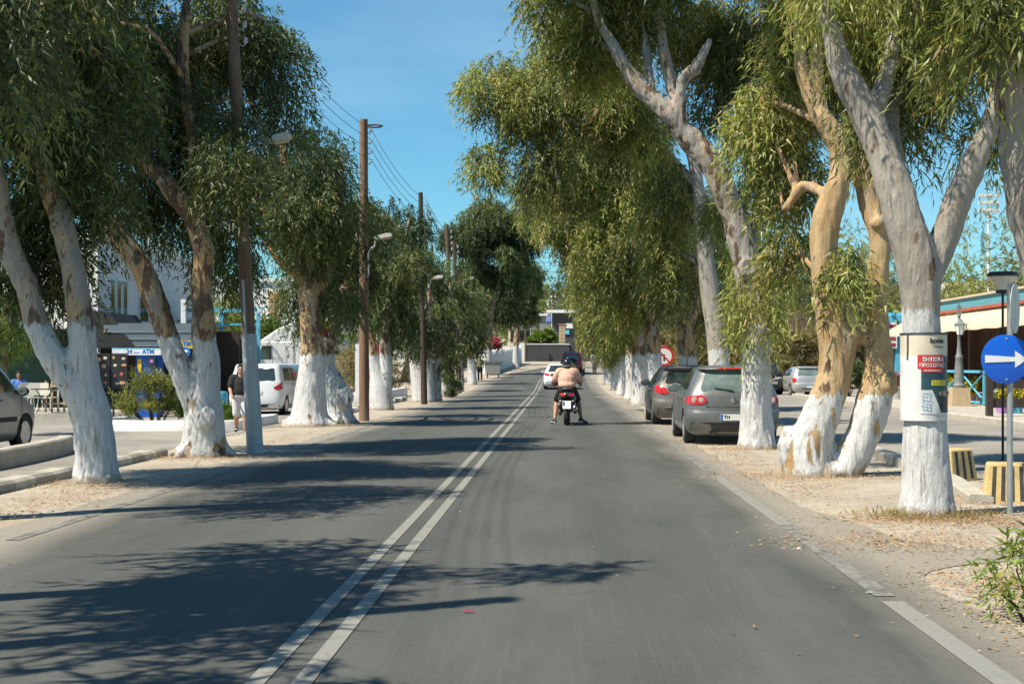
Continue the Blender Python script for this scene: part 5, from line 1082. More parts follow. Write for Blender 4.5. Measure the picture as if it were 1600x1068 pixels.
def person(label, loc, rz, pose=None, h=1.75, skin='skin_tan', shirt=('cloth_black', .5), lower=('cloth_offwhite', .95), shoe='shoe_dark', hair='hair_dark', helmet=False, voxel=.011, build=1.0, face=True, belly=0.0, long_hair=False, name='person', group=None, hands=True, headdir=0.0):
    """pose gives joint positions; a two-sided joint is a pair (left, right) when the sides differ"""
    J = dict(STAND); J.update(pose or {}); s = h / 1.75
    root = thing(name, label, 'person', (loc[0], loc[1], loc[2] if len(loc) > 2 else gzf(loc[0], loc[1])), rz, group); root.scale = (s, s, s)
    def two(k_):
        v = J[k_]
        if isinstance(v[0], (tuple, list, Vector)): return Vector(v[0]), Vector(v[1])
        return Vector((-v[0], v[1], v[2])), Vector(v)
    P, C, N, H = (Vector(J[k_]) for k_ in ('pel', 'che', 'nk', 'hd')); q = build
    b = MB(); mid = P.lerp(C, .45) + Vector((0, belly * .5, 0))
    b.ball(P, (.165 * q, .12 * q, .13)); b.ball(mid, (.15 * q + belly * .3, .115 * q + belly, .16)); b.ball(C, (.17 * q, .125 * q, .19)); b.ball(C.lerp(N, .55), (.15 * q, .095 * q, .1))
    limb(b, [C.lerp(N, .6), N, H], [.07, .058, .055])
    up = (H - N).normalized()
    b.ball(H + Vector((0, 0, .02)), (.078, .095, .112), 16, 12); b.ball(H + Vector((0, .045, -.06)), (.055, .05, .055), 12, 8)
    if face:
        b.ball(H + Vector((0, .102, -.01)), (.015, .022, .022), 8, 6); b.ball(H + Vector((0, .092, .035)), (.05, .018, .014), 10, 6)
        for sg in (-1, 1): b.ball(H + Vector((sg * .079, .0, -.005)), (.012, .022, .032), 8, 6)
    shp, elp, wrp, hip, knp, anp, tp = (two(k_) for k_ in ('sh', 'el', 'wr', 'hip', 'kn', 'an', 'toe'))
    for i in (0, 1):
        limb(b, [C.lerp(N, .6).lerp(shp[i], .5), shp[i], shp[i].lerp(elp[i], .5), elp[i]], [.06, .066 * q, .053 * q, .042 * q]); limb(b, [elp[i], elp[i].lerp(wrp[i], .35), wrp[i]], [.042 * q, .042 * q, .027])
        if hands: hand(b, wrp[i], wrp[i] - elp[i], -1 if i == 0 else 1, J.get('palm', (0, 0, -1)) if 'palm' in J else ((1, 0, 0) if i == 0 else (-1, 0, 0)), J.get('curl', .5))
        limb(b, [hip[i], hip[i].lerp(knp[i], .4), knp[i]], [.095 * q, .083 * q, .055 * q]); limb(b, [knp[i], knp[i].lerp(anp[i], .32), anp[i]], [.055 * q, .056 * q, .036])
    body = put('body', remeshed(b, voxel, 3, .5), skin, root)
    def gar(fn, nm, mat, vox=None, it=3):
        m_ = MB(); fn(m_); return put(nm, remeshed(m_, vox or voxel * 1.3, it, .5), mat, root)
    g = .016
    def shirt_f(m_):
        m_.ball(P.lerp(C, .18), (.165 * q + g, .125 * q + g, .12)); m_.ball(P + Vector((0, -.01, .045)), (.178 * q + g, .14 * q + g, .12)); m_.ball(mid, (.165 * q + g + belly * .5, .12 * q + g + belly, .22)); m_.ball(P.lerp(C, .7), (.172 * q + g, .128 * q + g + belly * .6, .2)); m_.ball(C, (.175 * q + g, .13 * q + g, .195)); m_.ball(C.lerp(N, .5), (.155 * q + g, .1 * q + g, .1))
        for i in (0, 1):
            e = shp[i].lerp(elp[i], shirt[1] * 1.25 if shirt[1] < .8 else 1.0); limb(m_, [C.lerp(N, .6).lerp(shp[i], .4), shp[i], e], [.085, .072 * q + .008, .07 * q + .01])
            if shirt[1] >= .8: limb(m_, [elp[i], wrp[i]], [.055 * q, .04])
    so_ = gar(shirt_f, 'shirt', shirt[0], None, 16)
    if shirt[1] < .8:
        for i in (0, 1):
            e = shp[i].lerp(elp[i], shirt[1] * 1.25 - .02); dv = (elp[i] - shp[i]).normalized(); u_ = dv.cross(Vector((0, 0, 1))).normalized(); w_ = dv.cross(u_); rr = .066 * q + .011
            MB().tube([e + (u_ * math.cos(a) + w_ * math.sin(a)) * rr for a in np.linspace(0, 2 * PI, 17)], .011, 6, False).put('sleeve_hem', 'cloth_hem' if shirt[0] == 'cloth_peach' else shirt[0], so_, 60)
    def low_f(m_):
        m_.ball(P + Vector((0, 0, .02)), (.17 * q + g, .128 * q + g, .115))
        for i in (0, 1):
            L = lower[1]
            if L <= 1.0: limb(m_, [P.lerp(hip[i], .7), hip[i], hip[i].lerp(knp[i], L)], [.11, .108 * q, .09 * q])
            else: limb(m_, [P.lerp(hip[i], .7), hip[i], knp[i], knp[i].lerp(anp[i], L - 1.0)], [.11, .106 * q, .076 * q, .06 * q])
    gar(low_f, 'shorts' if lower[1] <= 1 else 'trousers', lower[0])
    for i in (0, 1):
        f = MB(); a, t = anp[i], tp[i]; dv = (t - a); dv.z = 0; dv.normalize(); hl = a - dv * .055
        f.tube([Vector((hl.x, hl.y, a.z - .035)), Vector((a.x, a.y, a.z - .028)), a.lerp(t, .55) + Vector((0, 0, -.012)), t], [.038, .046, .044, .036], 12); f.ball(t, .036, 10, 6); f.ball((hl.x, hl.y, a.z - .035), .038, 10, 6); f.ball(a, .044, 10, 6)
        so = put('shoe', remeshed(f, .009, 2), shoe, root)
        lo = a.z - .082; sl = MB(); sl.tube([Vector((hl.x, hl.y, lo + .014)) - dv * .02, a.lerp(t, .5) * 1.0 + Vector((0, 0, -a.lerp(t, .5).z + lo + .014 + (t.z - .04) * .5)), Vector((t.x, t.y, lo + .014 + (t.z - .04) * .9)) + dv * .02], [.042, .048, .036], 10, flat=(1, .32), ref=(0, 0, 1)); sl.put('sole', 'sole_white', so, 60)
    if helmet:
        m_ = MB(); m_.ball(H + Vector((0, -.005, .03)), (.128, .148, .14), 20, 14); m_.ball(H + Vector((0, .05, -.05)), (.1, .1, .08), 16, 10); hm = put('helmet', remeshed(m_, .012, 4), 'helmet', root)
        v = MB(); v.tube([H + Vector((.125 * math.sin(a), .155 * math.cos(a) - .005, .02)) for a in np.linspace(-1.3, 1.3, 14)], .05, 8, flat=(.25, 1), ref=(0, 0, 1)); v.put('visor', 'glass_dark', hm, 60)
        MB().tube([H + Vector((.12 * math.sin(a), -.148 * math.cos(a), -.03)) for a in np.linspace(-1, 1, 12)], .008, 6).put('helmet_trim', 'grey_paint', hm)
    else:
        def hair_f(m_):
            m_.ball(H + Vector((0, -.016, .05)), (.086, .1, .1), 16, 12); m_.ball(H + Vector((0, -.04, .0)), (.08, .07, .09), 12, 8)
            m_.ball(H + Vector((0, .05, .115)), (.06, .045, .03), 10, 6)
            if long_hair: limb(m_, [H + Vector((0, -.07, .02)), H + Vector((0, -.1, -.1)), H + Vector((0, -.1, -.22))], [.06, .05, .025])
        gar(hair_f, 'hair', hair, .012, 2)
        if face:
            for sg in (-1, 1): MB().ball(H + Vector((sg * .031, .092, .018)), (.012, .008, .007), 8, 6).put('eye', 'eye_dark', root)
            MB().ball(H + Vector((0, .094, -.062)), (.025, .008, .007), 10, 6).put('mouth', 'lip', root)
    return root

# man in black t-shirt walking towards us
B = at(376, 679, 33.6)
person('man in a black t-shirt and pale shorts walking beside the first lamp pole', (B.x, 33.6, -.16), PI + .25, dict(kn=((-.1, .09, .5), (.1, -.02, .49)), an=((-.1, .13, .09), (.1, -.2, .17)), toe=((-.12, .31, .05), (.12, -.06, .08)), el=((-.27, -.06, 1.14), (.26, .05, 1.14)), wr=((-.24, .08, .93), (.22, .2, .98))),
       1.66, 'skin_tan', ('cloth_black', .55), ('cloth_offwhite', .92), 'shoe_dark', build=1.14, belly=.02)
B = at(357, 679, 37.0)
person('man half hidden by the forked tree, only his bare arm and side showing', (B.x - .05, 34.6, -.16), PI - .3, dict(el=((-.3, .05, 1.16), (.27, .02, 1.16)), wr=((-.3, .2, 1.3), (.25, .1, .95))), 1.72, 'skin_tan', ('cloth_navy', .4), ('cloth_navy', .95), 'shoe_dark', voxel=.018)
# far walkers
B = at(750, 596, 97); person('far walker in dark trousers and olive top at the left road edge', (B.x, 97), .1, dict(kn=((-.1, .08, .5), (.1, -.02, .5)), an=((-.1, .06, .09), (.1, -.18, .12)), toe=((-.11, .23, .04), (.11, -.03, .04))), 1.74, 'skin_tan', ('cloth_olive', .5), ('cloth_navy', 1.9), 'shoe_dark', 'hair_brown', voxel=.018, face=False, long_hair=True, hands=False)
B = at(929, 585, 115); person('far walker in pale patterned clothes and red shoes at the right kerb', (B.x, 115), PI, dict(kn=((-.1, .1, .5), (.1, -.02, .49)), an=((-.08, .12, .09), (.1, -.16, .12)), toe=((-.09, .29, .05), (.11, -.01, .04))), 1.74, 'skin_dark', ('cloth_beige', .5), ('cloth_camo', 1.9), 'shoe_red', voxel=.018, hands=False)

# ---- scooter and rider
M('scooter_black', (0.022, 0.021, 0.022), 0.25, 0.2, coat=0.5); M('scooter_grey', (0.16, 0.15, 0.145), 0.45, 0.2, metal=0.4); M('steel_dull', (0.4, 0.39, 0.37), 0.4, 0.15, metal=0.8)
def scooter(label, loc, rz, detail=True):
    root = thing('scooter', label, 'scooter', (loc[0], loc[1], gzf(loc[0], loc[1])), rz)      # rear wheel touches the ground at the origin, front is +y
    for y, r_, w in ((0, .27, .15), (1.42, .27, .12)):
        t = MB().lathe([(r_ * .62, -w / 2), (r_ * .88, -w / 2), (r_ * .97, -w * .3), (r_, 0), (r_ * .97, w * .3), (r_ * .88, w / 2), (r_ * .62, w / 2)], 28, (0, y, r_), 'X').put('wheel', 'rubber', root, 50)
        MB().lathe([(r_ * .63, -w / 2 - .002), (r_ * .5, -w * .2), (r_ * .5, w * .2), (r_ * .63, w / 2 + .002)], 24, (0, y, r_), 'X').put('rim', 'scooter_grey', t, 40)
    def blob(nm, mat, balls, tubes=(), vox=.018, it=4, par=None):
        m_ = MB()
        for c, r_ in balls: m_.ball(c, r_, 16, 10)
        for pts, rad in tubes: limb(m_, pts, rad)
        return put(nm, remeshed(m_, vox, it), mat, par or root)
    blob('tail_body', 'scooter_black', [((0, .15, .72), (.2, .38, .12)), ((0, .3, .6), (.22, .35, .16)), ((0, .75, .5), (.2, .35, .2)), ((0, -.1, .76), (.16, .18, .07)), ((.14, .15, .66), (.09, .3, .1)), ((-.14, .15, .66), (.09, .3, .1))])
    blob('seat', 'plastic_black', [((0, .25, .85), (.17, .3, .06)), ((0, .62, .8), (.16, .26, .06)), ((0, -.0, .89), (.15, .1, .045))])
    blob('engine_case', 'scooter_grey', [((-.16, .12, .36), (.07, .3, .1)), ((-.17, 0, .33), (.06, .1, .1)), ((-.19, -.1, .5), (.07, .14, .065))])
    blob('mudguard', 'plastic_black', [((0, .02, .5), (.11, .3, .06)), ((0, -.22, .46), (.09, .1, .09))], vox=.014)
    blob('front_fairing', 'scooter_black', [((0, 1.2, .75), (.24, .14, .25)), ((0, 1.1, .95), (.2, .12, .15)), ((0, 1.42, .58), (.1, .22, .08)), ((0, .95, .35), (.18, .3, .07))], [([(0, 1.42, .3), (0, 1.15, .9)], [.05, .06])])
    MB().add([(-.2, 1.18, 1.02), (.2, 1.18, 1.02), (.15, 1.06, 1.3), (-.15, 1.06, 1.3)], [(0, 1, 2, 3)]).put('windshield', 'glass_green', root)
    MB().tube([(-.36, .93, 1.02), (-.2, 1.02, 1.03), (0, 1.06, 1.0), (.2, 1.02, 1.03), (.36, .93, 1.02)], .016, 8).put('handlebar', 'plastic_black', root, 60)
    for sg in (-1, 1):
        MB().tube([(sg * .36, .93, 1.02), (sg * .25, .99, 1.03)], .022, 8).put('grip', 'rubber', root, 60)
        MB().tube([(sg * .24, 1.02, 1.03), (sg * .34, 1.06, 1.2)], .008, 6).put('mirror_stalk', 'plastic_black', root); MB().ball((sg * .37, 1.05, 1.23), (.065, .02, .04)).put('mirror', 'plastic_black', root, 60)
        m_ = MB(); m_.add([(sg * .03, -.275, .745), (sg * .07, -.28, .72), (sg * .15, -.245, .735), (sg * .19, -.2, .775), (sg * .17, -.2, .8), (sg * .09, -.26, .79)] + [(sg * .03, -.2, .745), (sg * .07, -.2, .72), (sg * .15, -.17, .735), (sg * .19, -.12, .775), (sg * .17, -.12, .8), (sg * .09, -.18, .79)], [(0, 1, 2, 3, 4, 5), (11, 10, 9, 8, 7, 6)] + [(i, 6 + i, 6 + (i + 1) % 6, (i + 1) % 6) for i in range(6)]); m_.put('tail_light', 'lamp_red', root)
        MB().ball((sg * .15, -.22, .6), (.035, .03, .022)).put('indicator', 'lamp_clear', root, 60)
    MB().tube([(-.1, -.16, .62), (-.1, -.3, .5)], .01, 6).put('plate_stay', 'steel_dull', root); MB().tube([(.1, -.16, .62), (.1, -.3, .5)], .01, 6).put('plate_stay', 'steel_dull', root)
    tilt = Matrix.Rotation(R(-18), 3, 'X'); pl = MB().box((0, -.31, .51), (.2, .012, .2), mtx=tilt).put('number_plate', 'plate_white', root)
    MB().box((-.078, -.319, .55), (.036, .006, .09), mtx=tilt).put('plate_band', 'plate_blue', pl)
    for i in range(4): MB().box((-.06 + i * .04, -.3, .47), (.02, .03, .045), mtx=tilt).put('plate_digit', 'seam', pl)
    ex = MB().tube([(.19, .55, .3), (.2, .2, .35), (.2, -.2, .42)], [.04, .065, .062], 14).put('exhaust', 'steel_dull', root, 50)
    MB().lathe([(.062, 0), (.05, -.015), (.022, -.02)], 16, (.2, -.2, .42), 'Y').put('exhaust_cap', 'chrome', ex, 50); MB().lathe([(.022, -.021), (.02, -.022)], 12, (.2, -.2, .42), 'Y').put('exhaust_bore', 'seam', ex)
    return root
SX, SY = .17, 35.0
scooter('black maxi scooter seen from behind in the middle of our lane', (SX, SY), R(-1))
RIDE = dict(pel=(0, .33, .97), che=(0, .4, 1.24), nk=(0, .45, 1.42), hd=(0, .5, 1.535), sh=(.195, .42, 1.37), el=(.34, .52, 1.1), wr=(.345, .82, 1.04), hip=(.1, .34, .92), kn=((-.27, .68, .6), (.27, .68, .6)), an=((-.32, .28, .13), (.36, .25, .16)), toe=((-.39, .4, .05), (.5, .36, .05)), palm=(0, 0, -1), curl=.9)
person('scooter rider in a peach t-shirt, black shorts and black helmet seen from behind', (SX, SY, 0), R(-1), RIDE, 1.70, 'skin_light', ('cloth_peach', .62), ('cloth_black', .85), 'shoe_dark', helmet=True, build=1.22, belly=.05)
SX, SY = 1.02, 97.0
scooter('distant scooter beyond the white hatchback', (SX, SY), R(-3))
person('distant helmeted rider in a yellow vest beyond the white hatchback', (SX - .5, SY, gzf(SX, SY)), R(-3), dict(RIDE, an=((-.2, .6, .35), (.2, .6, .35)), toe=((-.2, .78, .3), (.2, .78, .3))), 1.7, 'skin_tan', ('cloth_hivis', .6), ('cloth_black', 1.9), 'shoe_dark', helmet=True, voxel=.018, hands=False)
# ---------------------------------------------------------------- buildings and street things, left side
M('plaster_white', (0.72, 0.715, 0.69), 0.9, 0.06, 1.2, 0.15, 25); M('plaster_shadow', (0.7, 0.7, 0.68), 0.9, 0.05); M('plaster_cream', (0.62, 0.55, 0.43), 0.9, 0.07, 1.5, 0.2, 25); M('plaster_pink', (0.60, 0.33, 0.25), 0.9, 0.12, 1.5); M('stone_dark', (0.055, 0.057, 0.06), 0.9, 0.45, 7, 0.8, 12); M('stone_grey', (0.22, 0.21, 0.195), 0.9, 0.4, 9, 0.8, 14)
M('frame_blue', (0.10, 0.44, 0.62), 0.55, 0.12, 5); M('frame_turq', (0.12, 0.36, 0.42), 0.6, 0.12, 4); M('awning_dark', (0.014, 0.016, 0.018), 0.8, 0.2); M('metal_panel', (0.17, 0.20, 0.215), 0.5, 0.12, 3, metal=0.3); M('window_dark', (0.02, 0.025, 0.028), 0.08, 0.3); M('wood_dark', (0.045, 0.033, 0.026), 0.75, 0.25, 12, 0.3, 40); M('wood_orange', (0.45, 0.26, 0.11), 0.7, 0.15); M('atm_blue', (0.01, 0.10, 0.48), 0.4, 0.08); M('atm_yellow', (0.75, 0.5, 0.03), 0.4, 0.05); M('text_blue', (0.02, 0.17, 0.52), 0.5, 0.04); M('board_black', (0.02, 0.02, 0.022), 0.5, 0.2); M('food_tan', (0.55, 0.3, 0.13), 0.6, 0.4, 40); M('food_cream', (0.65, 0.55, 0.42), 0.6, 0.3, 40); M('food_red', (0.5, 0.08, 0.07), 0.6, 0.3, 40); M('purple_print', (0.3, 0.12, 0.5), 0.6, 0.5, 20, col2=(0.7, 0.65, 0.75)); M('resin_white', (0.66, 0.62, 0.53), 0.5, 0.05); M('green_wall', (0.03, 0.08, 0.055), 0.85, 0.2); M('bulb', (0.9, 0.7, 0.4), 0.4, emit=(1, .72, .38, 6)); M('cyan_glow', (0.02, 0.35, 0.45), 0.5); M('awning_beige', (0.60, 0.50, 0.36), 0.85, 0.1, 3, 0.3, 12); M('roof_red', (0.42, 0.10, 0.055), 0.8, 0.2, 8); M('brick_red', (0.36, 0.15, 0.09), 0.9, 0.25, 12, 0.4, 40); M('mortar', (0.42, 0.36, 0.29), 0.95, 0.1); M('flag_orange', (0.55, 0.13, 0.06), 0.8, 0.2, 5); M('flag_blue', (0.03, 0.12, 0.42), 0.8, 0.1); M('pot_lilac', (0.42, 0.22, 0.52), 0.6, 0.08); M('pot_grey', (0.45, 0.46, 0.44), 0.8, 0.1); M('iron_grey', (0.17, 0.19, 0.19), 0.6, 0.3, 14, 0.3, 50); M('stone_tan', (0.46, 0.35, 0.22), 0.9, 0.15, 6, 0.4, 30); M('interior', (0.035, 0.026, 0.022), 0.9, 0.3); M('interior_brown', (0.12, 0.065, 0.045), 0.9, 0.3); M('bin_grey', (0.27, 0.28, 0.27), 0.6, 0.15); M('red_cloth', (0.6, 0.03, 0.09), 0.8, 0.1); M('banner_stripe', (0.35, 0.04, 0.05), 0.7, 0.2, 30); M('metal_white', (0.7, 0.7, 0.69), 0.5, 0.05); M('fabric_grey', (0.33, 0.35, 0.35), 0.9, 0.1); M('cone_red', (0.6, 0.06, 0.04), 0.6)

def part(root, nm, mat, c, size, rz=0, top=(1, 1), sm=None): return MB().box(c, size, rz, top).put(nm, mat, root, sm)
# white two storey cafe building; local x to the right along its front, y away from us
bd = thing('cafe_building', 'white two storey cafe building with black canopy behind the left trees', 'building', (-15.6, 48, -.16), 0)
part(bd, 'wall', 'plaster_white', (-5.2, 7, 4.4), (10.4, 14, 3.0)); part(bd, 'parapet', 'plaster_white', (-5.2, 7, 5.98), (10.6, 14.2, .2))
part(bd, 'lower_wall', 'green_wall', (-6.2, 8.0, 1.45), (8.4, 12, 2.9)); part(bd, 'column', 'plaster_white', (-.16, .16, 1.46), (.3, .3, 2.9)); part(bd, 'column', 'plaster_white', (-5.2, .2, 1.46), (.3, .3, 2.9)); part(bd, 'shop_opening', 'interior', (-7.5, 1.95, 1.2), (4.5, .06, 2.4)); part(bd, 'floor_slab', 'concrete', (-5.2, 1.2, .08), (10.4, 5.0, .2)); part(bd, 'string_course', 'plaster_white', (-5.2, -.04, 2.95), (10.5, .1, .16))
for i in range(3):
    w = part(bd, 'window', 'plaster_white', (.012, 1.5 + i * .72, 4.0), (.05, .46, 1.35)); part(w, 'pane', 'window_dark', (.03, 1.5 + i * .72, 4.0), (.03, .36, 1.22))
w = part(bd, 'window', 'plaster_white', (.012, 5.2, 3.9), (.06, 1.2, 1.4)); part(w, 'pane', 'window_dark', (.035, 5.2, 3.9), (.03, 1.0, 1.25))
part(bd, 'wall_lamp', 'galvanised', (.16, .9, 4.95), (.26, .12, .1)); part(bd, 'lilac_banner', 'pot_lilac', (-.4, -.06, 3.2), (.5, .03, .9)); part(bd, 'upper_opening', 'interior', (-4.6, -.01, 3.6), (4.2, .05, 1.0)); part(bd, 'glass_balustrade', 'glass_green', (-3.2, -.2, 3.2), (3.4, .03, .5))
# canopy with pale metal boards, over the shop front
sh = thing('shop_front', 'dark shop front with grey boarded canopy right of the cafe building', 'shop', (-15.0, 46.2, -.16), 0)
mb = MB(); mb.add([(-.55, 0, 3.45), (.35, 0, 3.35), (1.2, -.1, 2.25), (-.55, -.1, 2.2), (-.55, 3, 3.45), (.35, 3, 3.35), (1.2, 3, 2.25), (-.55, 3, 2.2)], [(0, 1, 2, 3), (7, 6, 5, 4), (0, 4, 5, 1), (1, 5, 6, 2), (2, 6, 7, 3), (3, 7, 4, 0)]); mb.put('side_awning', 'awning_dark', sh)
part(sh, 'canopy_slab', 'metal_panel', (1.85, 1.6, 2.95), (3.2, 3.2, .1))
for i in range(3): part(sh, 'canopy_board', 'metal_panel', (1.85 + .12 * i, -.06 + .02 * i, 2.83 - i * .23), (3.3 - .24 * i, .05, .215)); part(sh, 'board_edge', 'paint_silver', (1.85 + .12 * i, -.08 + .02 * i, 2.715 - i * .23), (3.3 - .24 * i, .03, .014))
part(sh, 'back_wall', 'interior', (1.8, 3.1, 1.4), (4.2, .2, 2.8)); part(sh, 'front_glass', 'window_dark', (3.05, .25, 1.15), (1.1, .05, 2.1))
for x in (2.5, 3.05, 3.6): part(sh, 'mullion', 'metal_panel', (x, .2, 1.15), (.08, .09, 2.2))
part(sh, 'sill', 'metal_panel', (3.05, .18, .55), (1.25, .1, .12)); part(sh, 'white_post', 'metal_white', (2.62, .6, 3.3), (.16, .16, 1.0)); part(sh, 'floor_slab', 'concrete', (1.6, 1.5, .06), (5.0, 3.4, .14))
# cash machine kiosk
B = at(216, 640, 44.6); kx = thing('cash_machine_kiosk', 'blue cash machine booth under a white sign reading 24 hour ATM', 'kiosk', (B.x, 44.6, -.16), 0)
part(kx, 'booth', 'atm_blue', (.28, .3, 1.0), (.7, .6, 2.0)); hdr = part(kx, 'sign_board', 'sign_white', (-.02, -.05, 2.05), (1.52, .16, .2)); part(hdr, 'sign_trim', 'frame_blue', (-.02, -.04, 2.165), (1.54, .19, .03))
text_flat('sign_number', '24', .18, 'text_blue', hdr, (-.24, -.135, 2.055), bold=.006); text_flat('sign_small', 'hour', .09, 'text_blue', hdr, (-.01, -.135, 2.03), bold=.001); text_flat('sign_word', 'ATM', .18, 'text_blue', hdr, (.35, -.135, 2.055), bold=.008)
part(kx, 'yellow_strip', 'atm_yellow', (.05, -.012, 1.62), (.12, .04, .42)); part(kx, 'yellow_base', 'atm_yellow', (.36, -.012, .42), (.4, .04, .2)); part(kx, 'terminal', 'plastic_black', (.47, -.08, 1.7), (.2, .18, .34)); part(kx, 'screen', 'pot_lilac', (.47, -.175, 1.76), (.1, .02, .1)); part(kx, 'side_panel', 'plastic_black', (-.075, .3, 1.0), (.03, .62, 1.9))
pp = part(kx, 'notice', 'sign_white', (.52, -.03, 1.12), (.34, .03, .44)); part(pp, 'notice_print', 'purple_print', (.53, -.05, 1.1), (.26, .01, .28))
# menu boards
mbd = thing('menu_board', 'black menu boards with photographs of burgers beside the cash machine', 'menu board', (B.x - .75, 44.4, -.16), 0)
for i, x in enumerate((-.32, .22)):
    bb = part(mbd, 'board', 'board_black', (x, 0, 1.45), (.5, .06, 1.1)); part(mbd, 'leg', 'plastic_black', (x - .2, .05, .45), (.05, .05, .9)); part(mbd, 'leg', 'plastic_black', (x + .2, .05, .45), (.05, .05, .9))
    for q in range(4):
        for j in range(2): MB().ball((x - .12 + j * .24 + random.uniform(-.06, .06), -.035, 1.86 - q * .26 + random.uniform(-.05, .05)), (random.uniform(.04, .1), .012, random.uniform(.035, .07)), 10, 6).put('food_picture', random.choice(['food_tan', 'food_cream', 'food_red', 'food_tan']), bb)
tp = thing('pavement_table', 'small round pale cafe table beside the menu boards', 'table', (B.x - 1.6, 44.2, -.16)); MB().lathe([(.5, 0), (.52, .02), (.5, .04)], 24, (0, 0, 1.98)).put('top', 'fabric_grey', tp, 40); MB().cyl((0, 0, 0), (0, 0, 1.98), .03).put('post', 'galvanised', tp)
# yellow hanging sign
B2 = at(290, 560, 45.4); hs = thing('bank_sign', 'yellow ATM sign with a blue disc on a pale post beside the shop window', 'sign', (B2.x, 45.4, -.16)); part(hs, 'post', 'metal_white', (.08, .05, .85), (.05, .05, 1.7)); part(hs, 'yellow_panel', 'atm_yellow', (-.02, 0, 2.3), (.56, .08, .26)); text_flat('sign_word', 'ATM', .2, 'text_blue', hs, (-.02, -.05, 2.32), bold=.01); MB().lathe([(.15, .02), (.155, 0), (.15, -.02)], 24, (.02, -.06, 2.06), 'Y').put('disc', 'text_blue', hs, 40); MB().ball((.02, -.085, 2.07), (.09, .01, .05)).put('disc_mark', 'sign_white', hs)
part(hs, 'hanger', 'metal_white', (.02, .04, 1.9), (.06, .04, .7))
# lilac railing of the terrace
rl = thing('wood_railing', 'pale wooden railing beside the menu boards', 'railing', (-15.4, 43.8, -.16)); part(rl, 'rail', 'stone_tan', (.2, 0, 1.0), (1.4, .05, .07)); part(rl, 'rail', 'stone_tan', (.2, 0, .45), (1.4, .05, .07))
for i in range(8): part(rl, 'picket', 'stone_tan', (-.45 + i * .19, .03, .6), (.06, .03, 1.1))
# dark shop with string lights
ds = thing('corner_shop', 'dark corner shop with string lights and a white box on its roof', 'shop', (-14.2, 54.5, -.16), 0)
part(ds, 'side_wall', 'interior', (-.9, 2, 1.4), (.15, 4, 2.8)); part(ds, 'back_wall', 'green_wall', (.35, 3.6, 1.4), (2.4, .1, 2.8)); part(ds, 'roof_slab', 'metal_panel', (.35, 1.8, 2.72), (2.7, 4.0, .12)); part(ds, 'striped_awning', 'awning_dark', (.2, -.5, 2.62), (2.0, .9, .06)); ac = part(ds, 'white_box', 'metal_white', (-.15, -.05, 3.15), (1.05, .5, .6))
part(ac, 'grille', 'fabric_grey', (-.05, -.31, 3.15), (.7, .03, .42)); part(ds, 'fascia', 'fabric_grey', (.85, .3, 2.5), (1.5, .08, .36))
for x in (-.75, -.2, .35, .9): part(ds, 'post', 'interior', (x, 0, 1.3), (.09, .09, 2.6))
for i in range(5): part(ds, 'slat', 'food_cream', (-.0 + i * .1, .9, 1.75), (.05, .03, 1.0))
for i in range(6): MB().ball((-.55 + i * .28, -.45, 2.42 - .05 * (i % 2)), .035, 8, 6).put('light_bulb', 'bulb', ds)
# blue pergola bars
pg = thing('blue_pergola', 'bright blue pergola bars between the two forked left trees', 'pergola', (-15.3, 58, -.16))
for x in (0, 1.5, 3.0): part(pg, 'post', 'frame_blue', (x, 0, 1.9), (.14, .14, 3.8))
for x in (.75, 2.25): part(pg, 'beam', 'frame_blue', (x, 0, 3.86), (1.36, .14, .14))
part(pg, 'cross_bar', 'frame_blue', (1.5, .08, 3.3), (3.0, .06, .08))
# house with shutters and bougainvillea, behind the lorry
hb = thing('white_house', 'white house with orange shutters above the bougainvillea behind the lorry', 'house', (-20, 92, gzf(-20, 92)))
part(hb, 'wall', 'plaster_white', (0, 3, 3.3), (12, 6, 6.6)); part(hb, 'roof_edge', 'plaster_white', (0, 3, 6.7), (12.3, 6.3, .22)); 
for x in (-4.2, -1.2, 1.6, 4.2):
    w = part(hb, 'shutter', 'wood_orange', (x, -.03, 5.1), (.9, .07, 1.6)); part(w, 'shutter_gap', 'wood_dark', (x, -.07, 5.1), (.03, .03, 1.5))
part(hb, 'balcony', 'plaster_white', (1, -.7, 3.9), (9, 1.4, .15))
for i in range(19): part(hb, 'baluster', 'frame_blue', (-3.4 + i * .49, -1.35, 4.4), (.05, .05, .9))
part(hb, 'handrail', 'frame_blue', (1, -1.35, 4.87), (9, .07, .06))

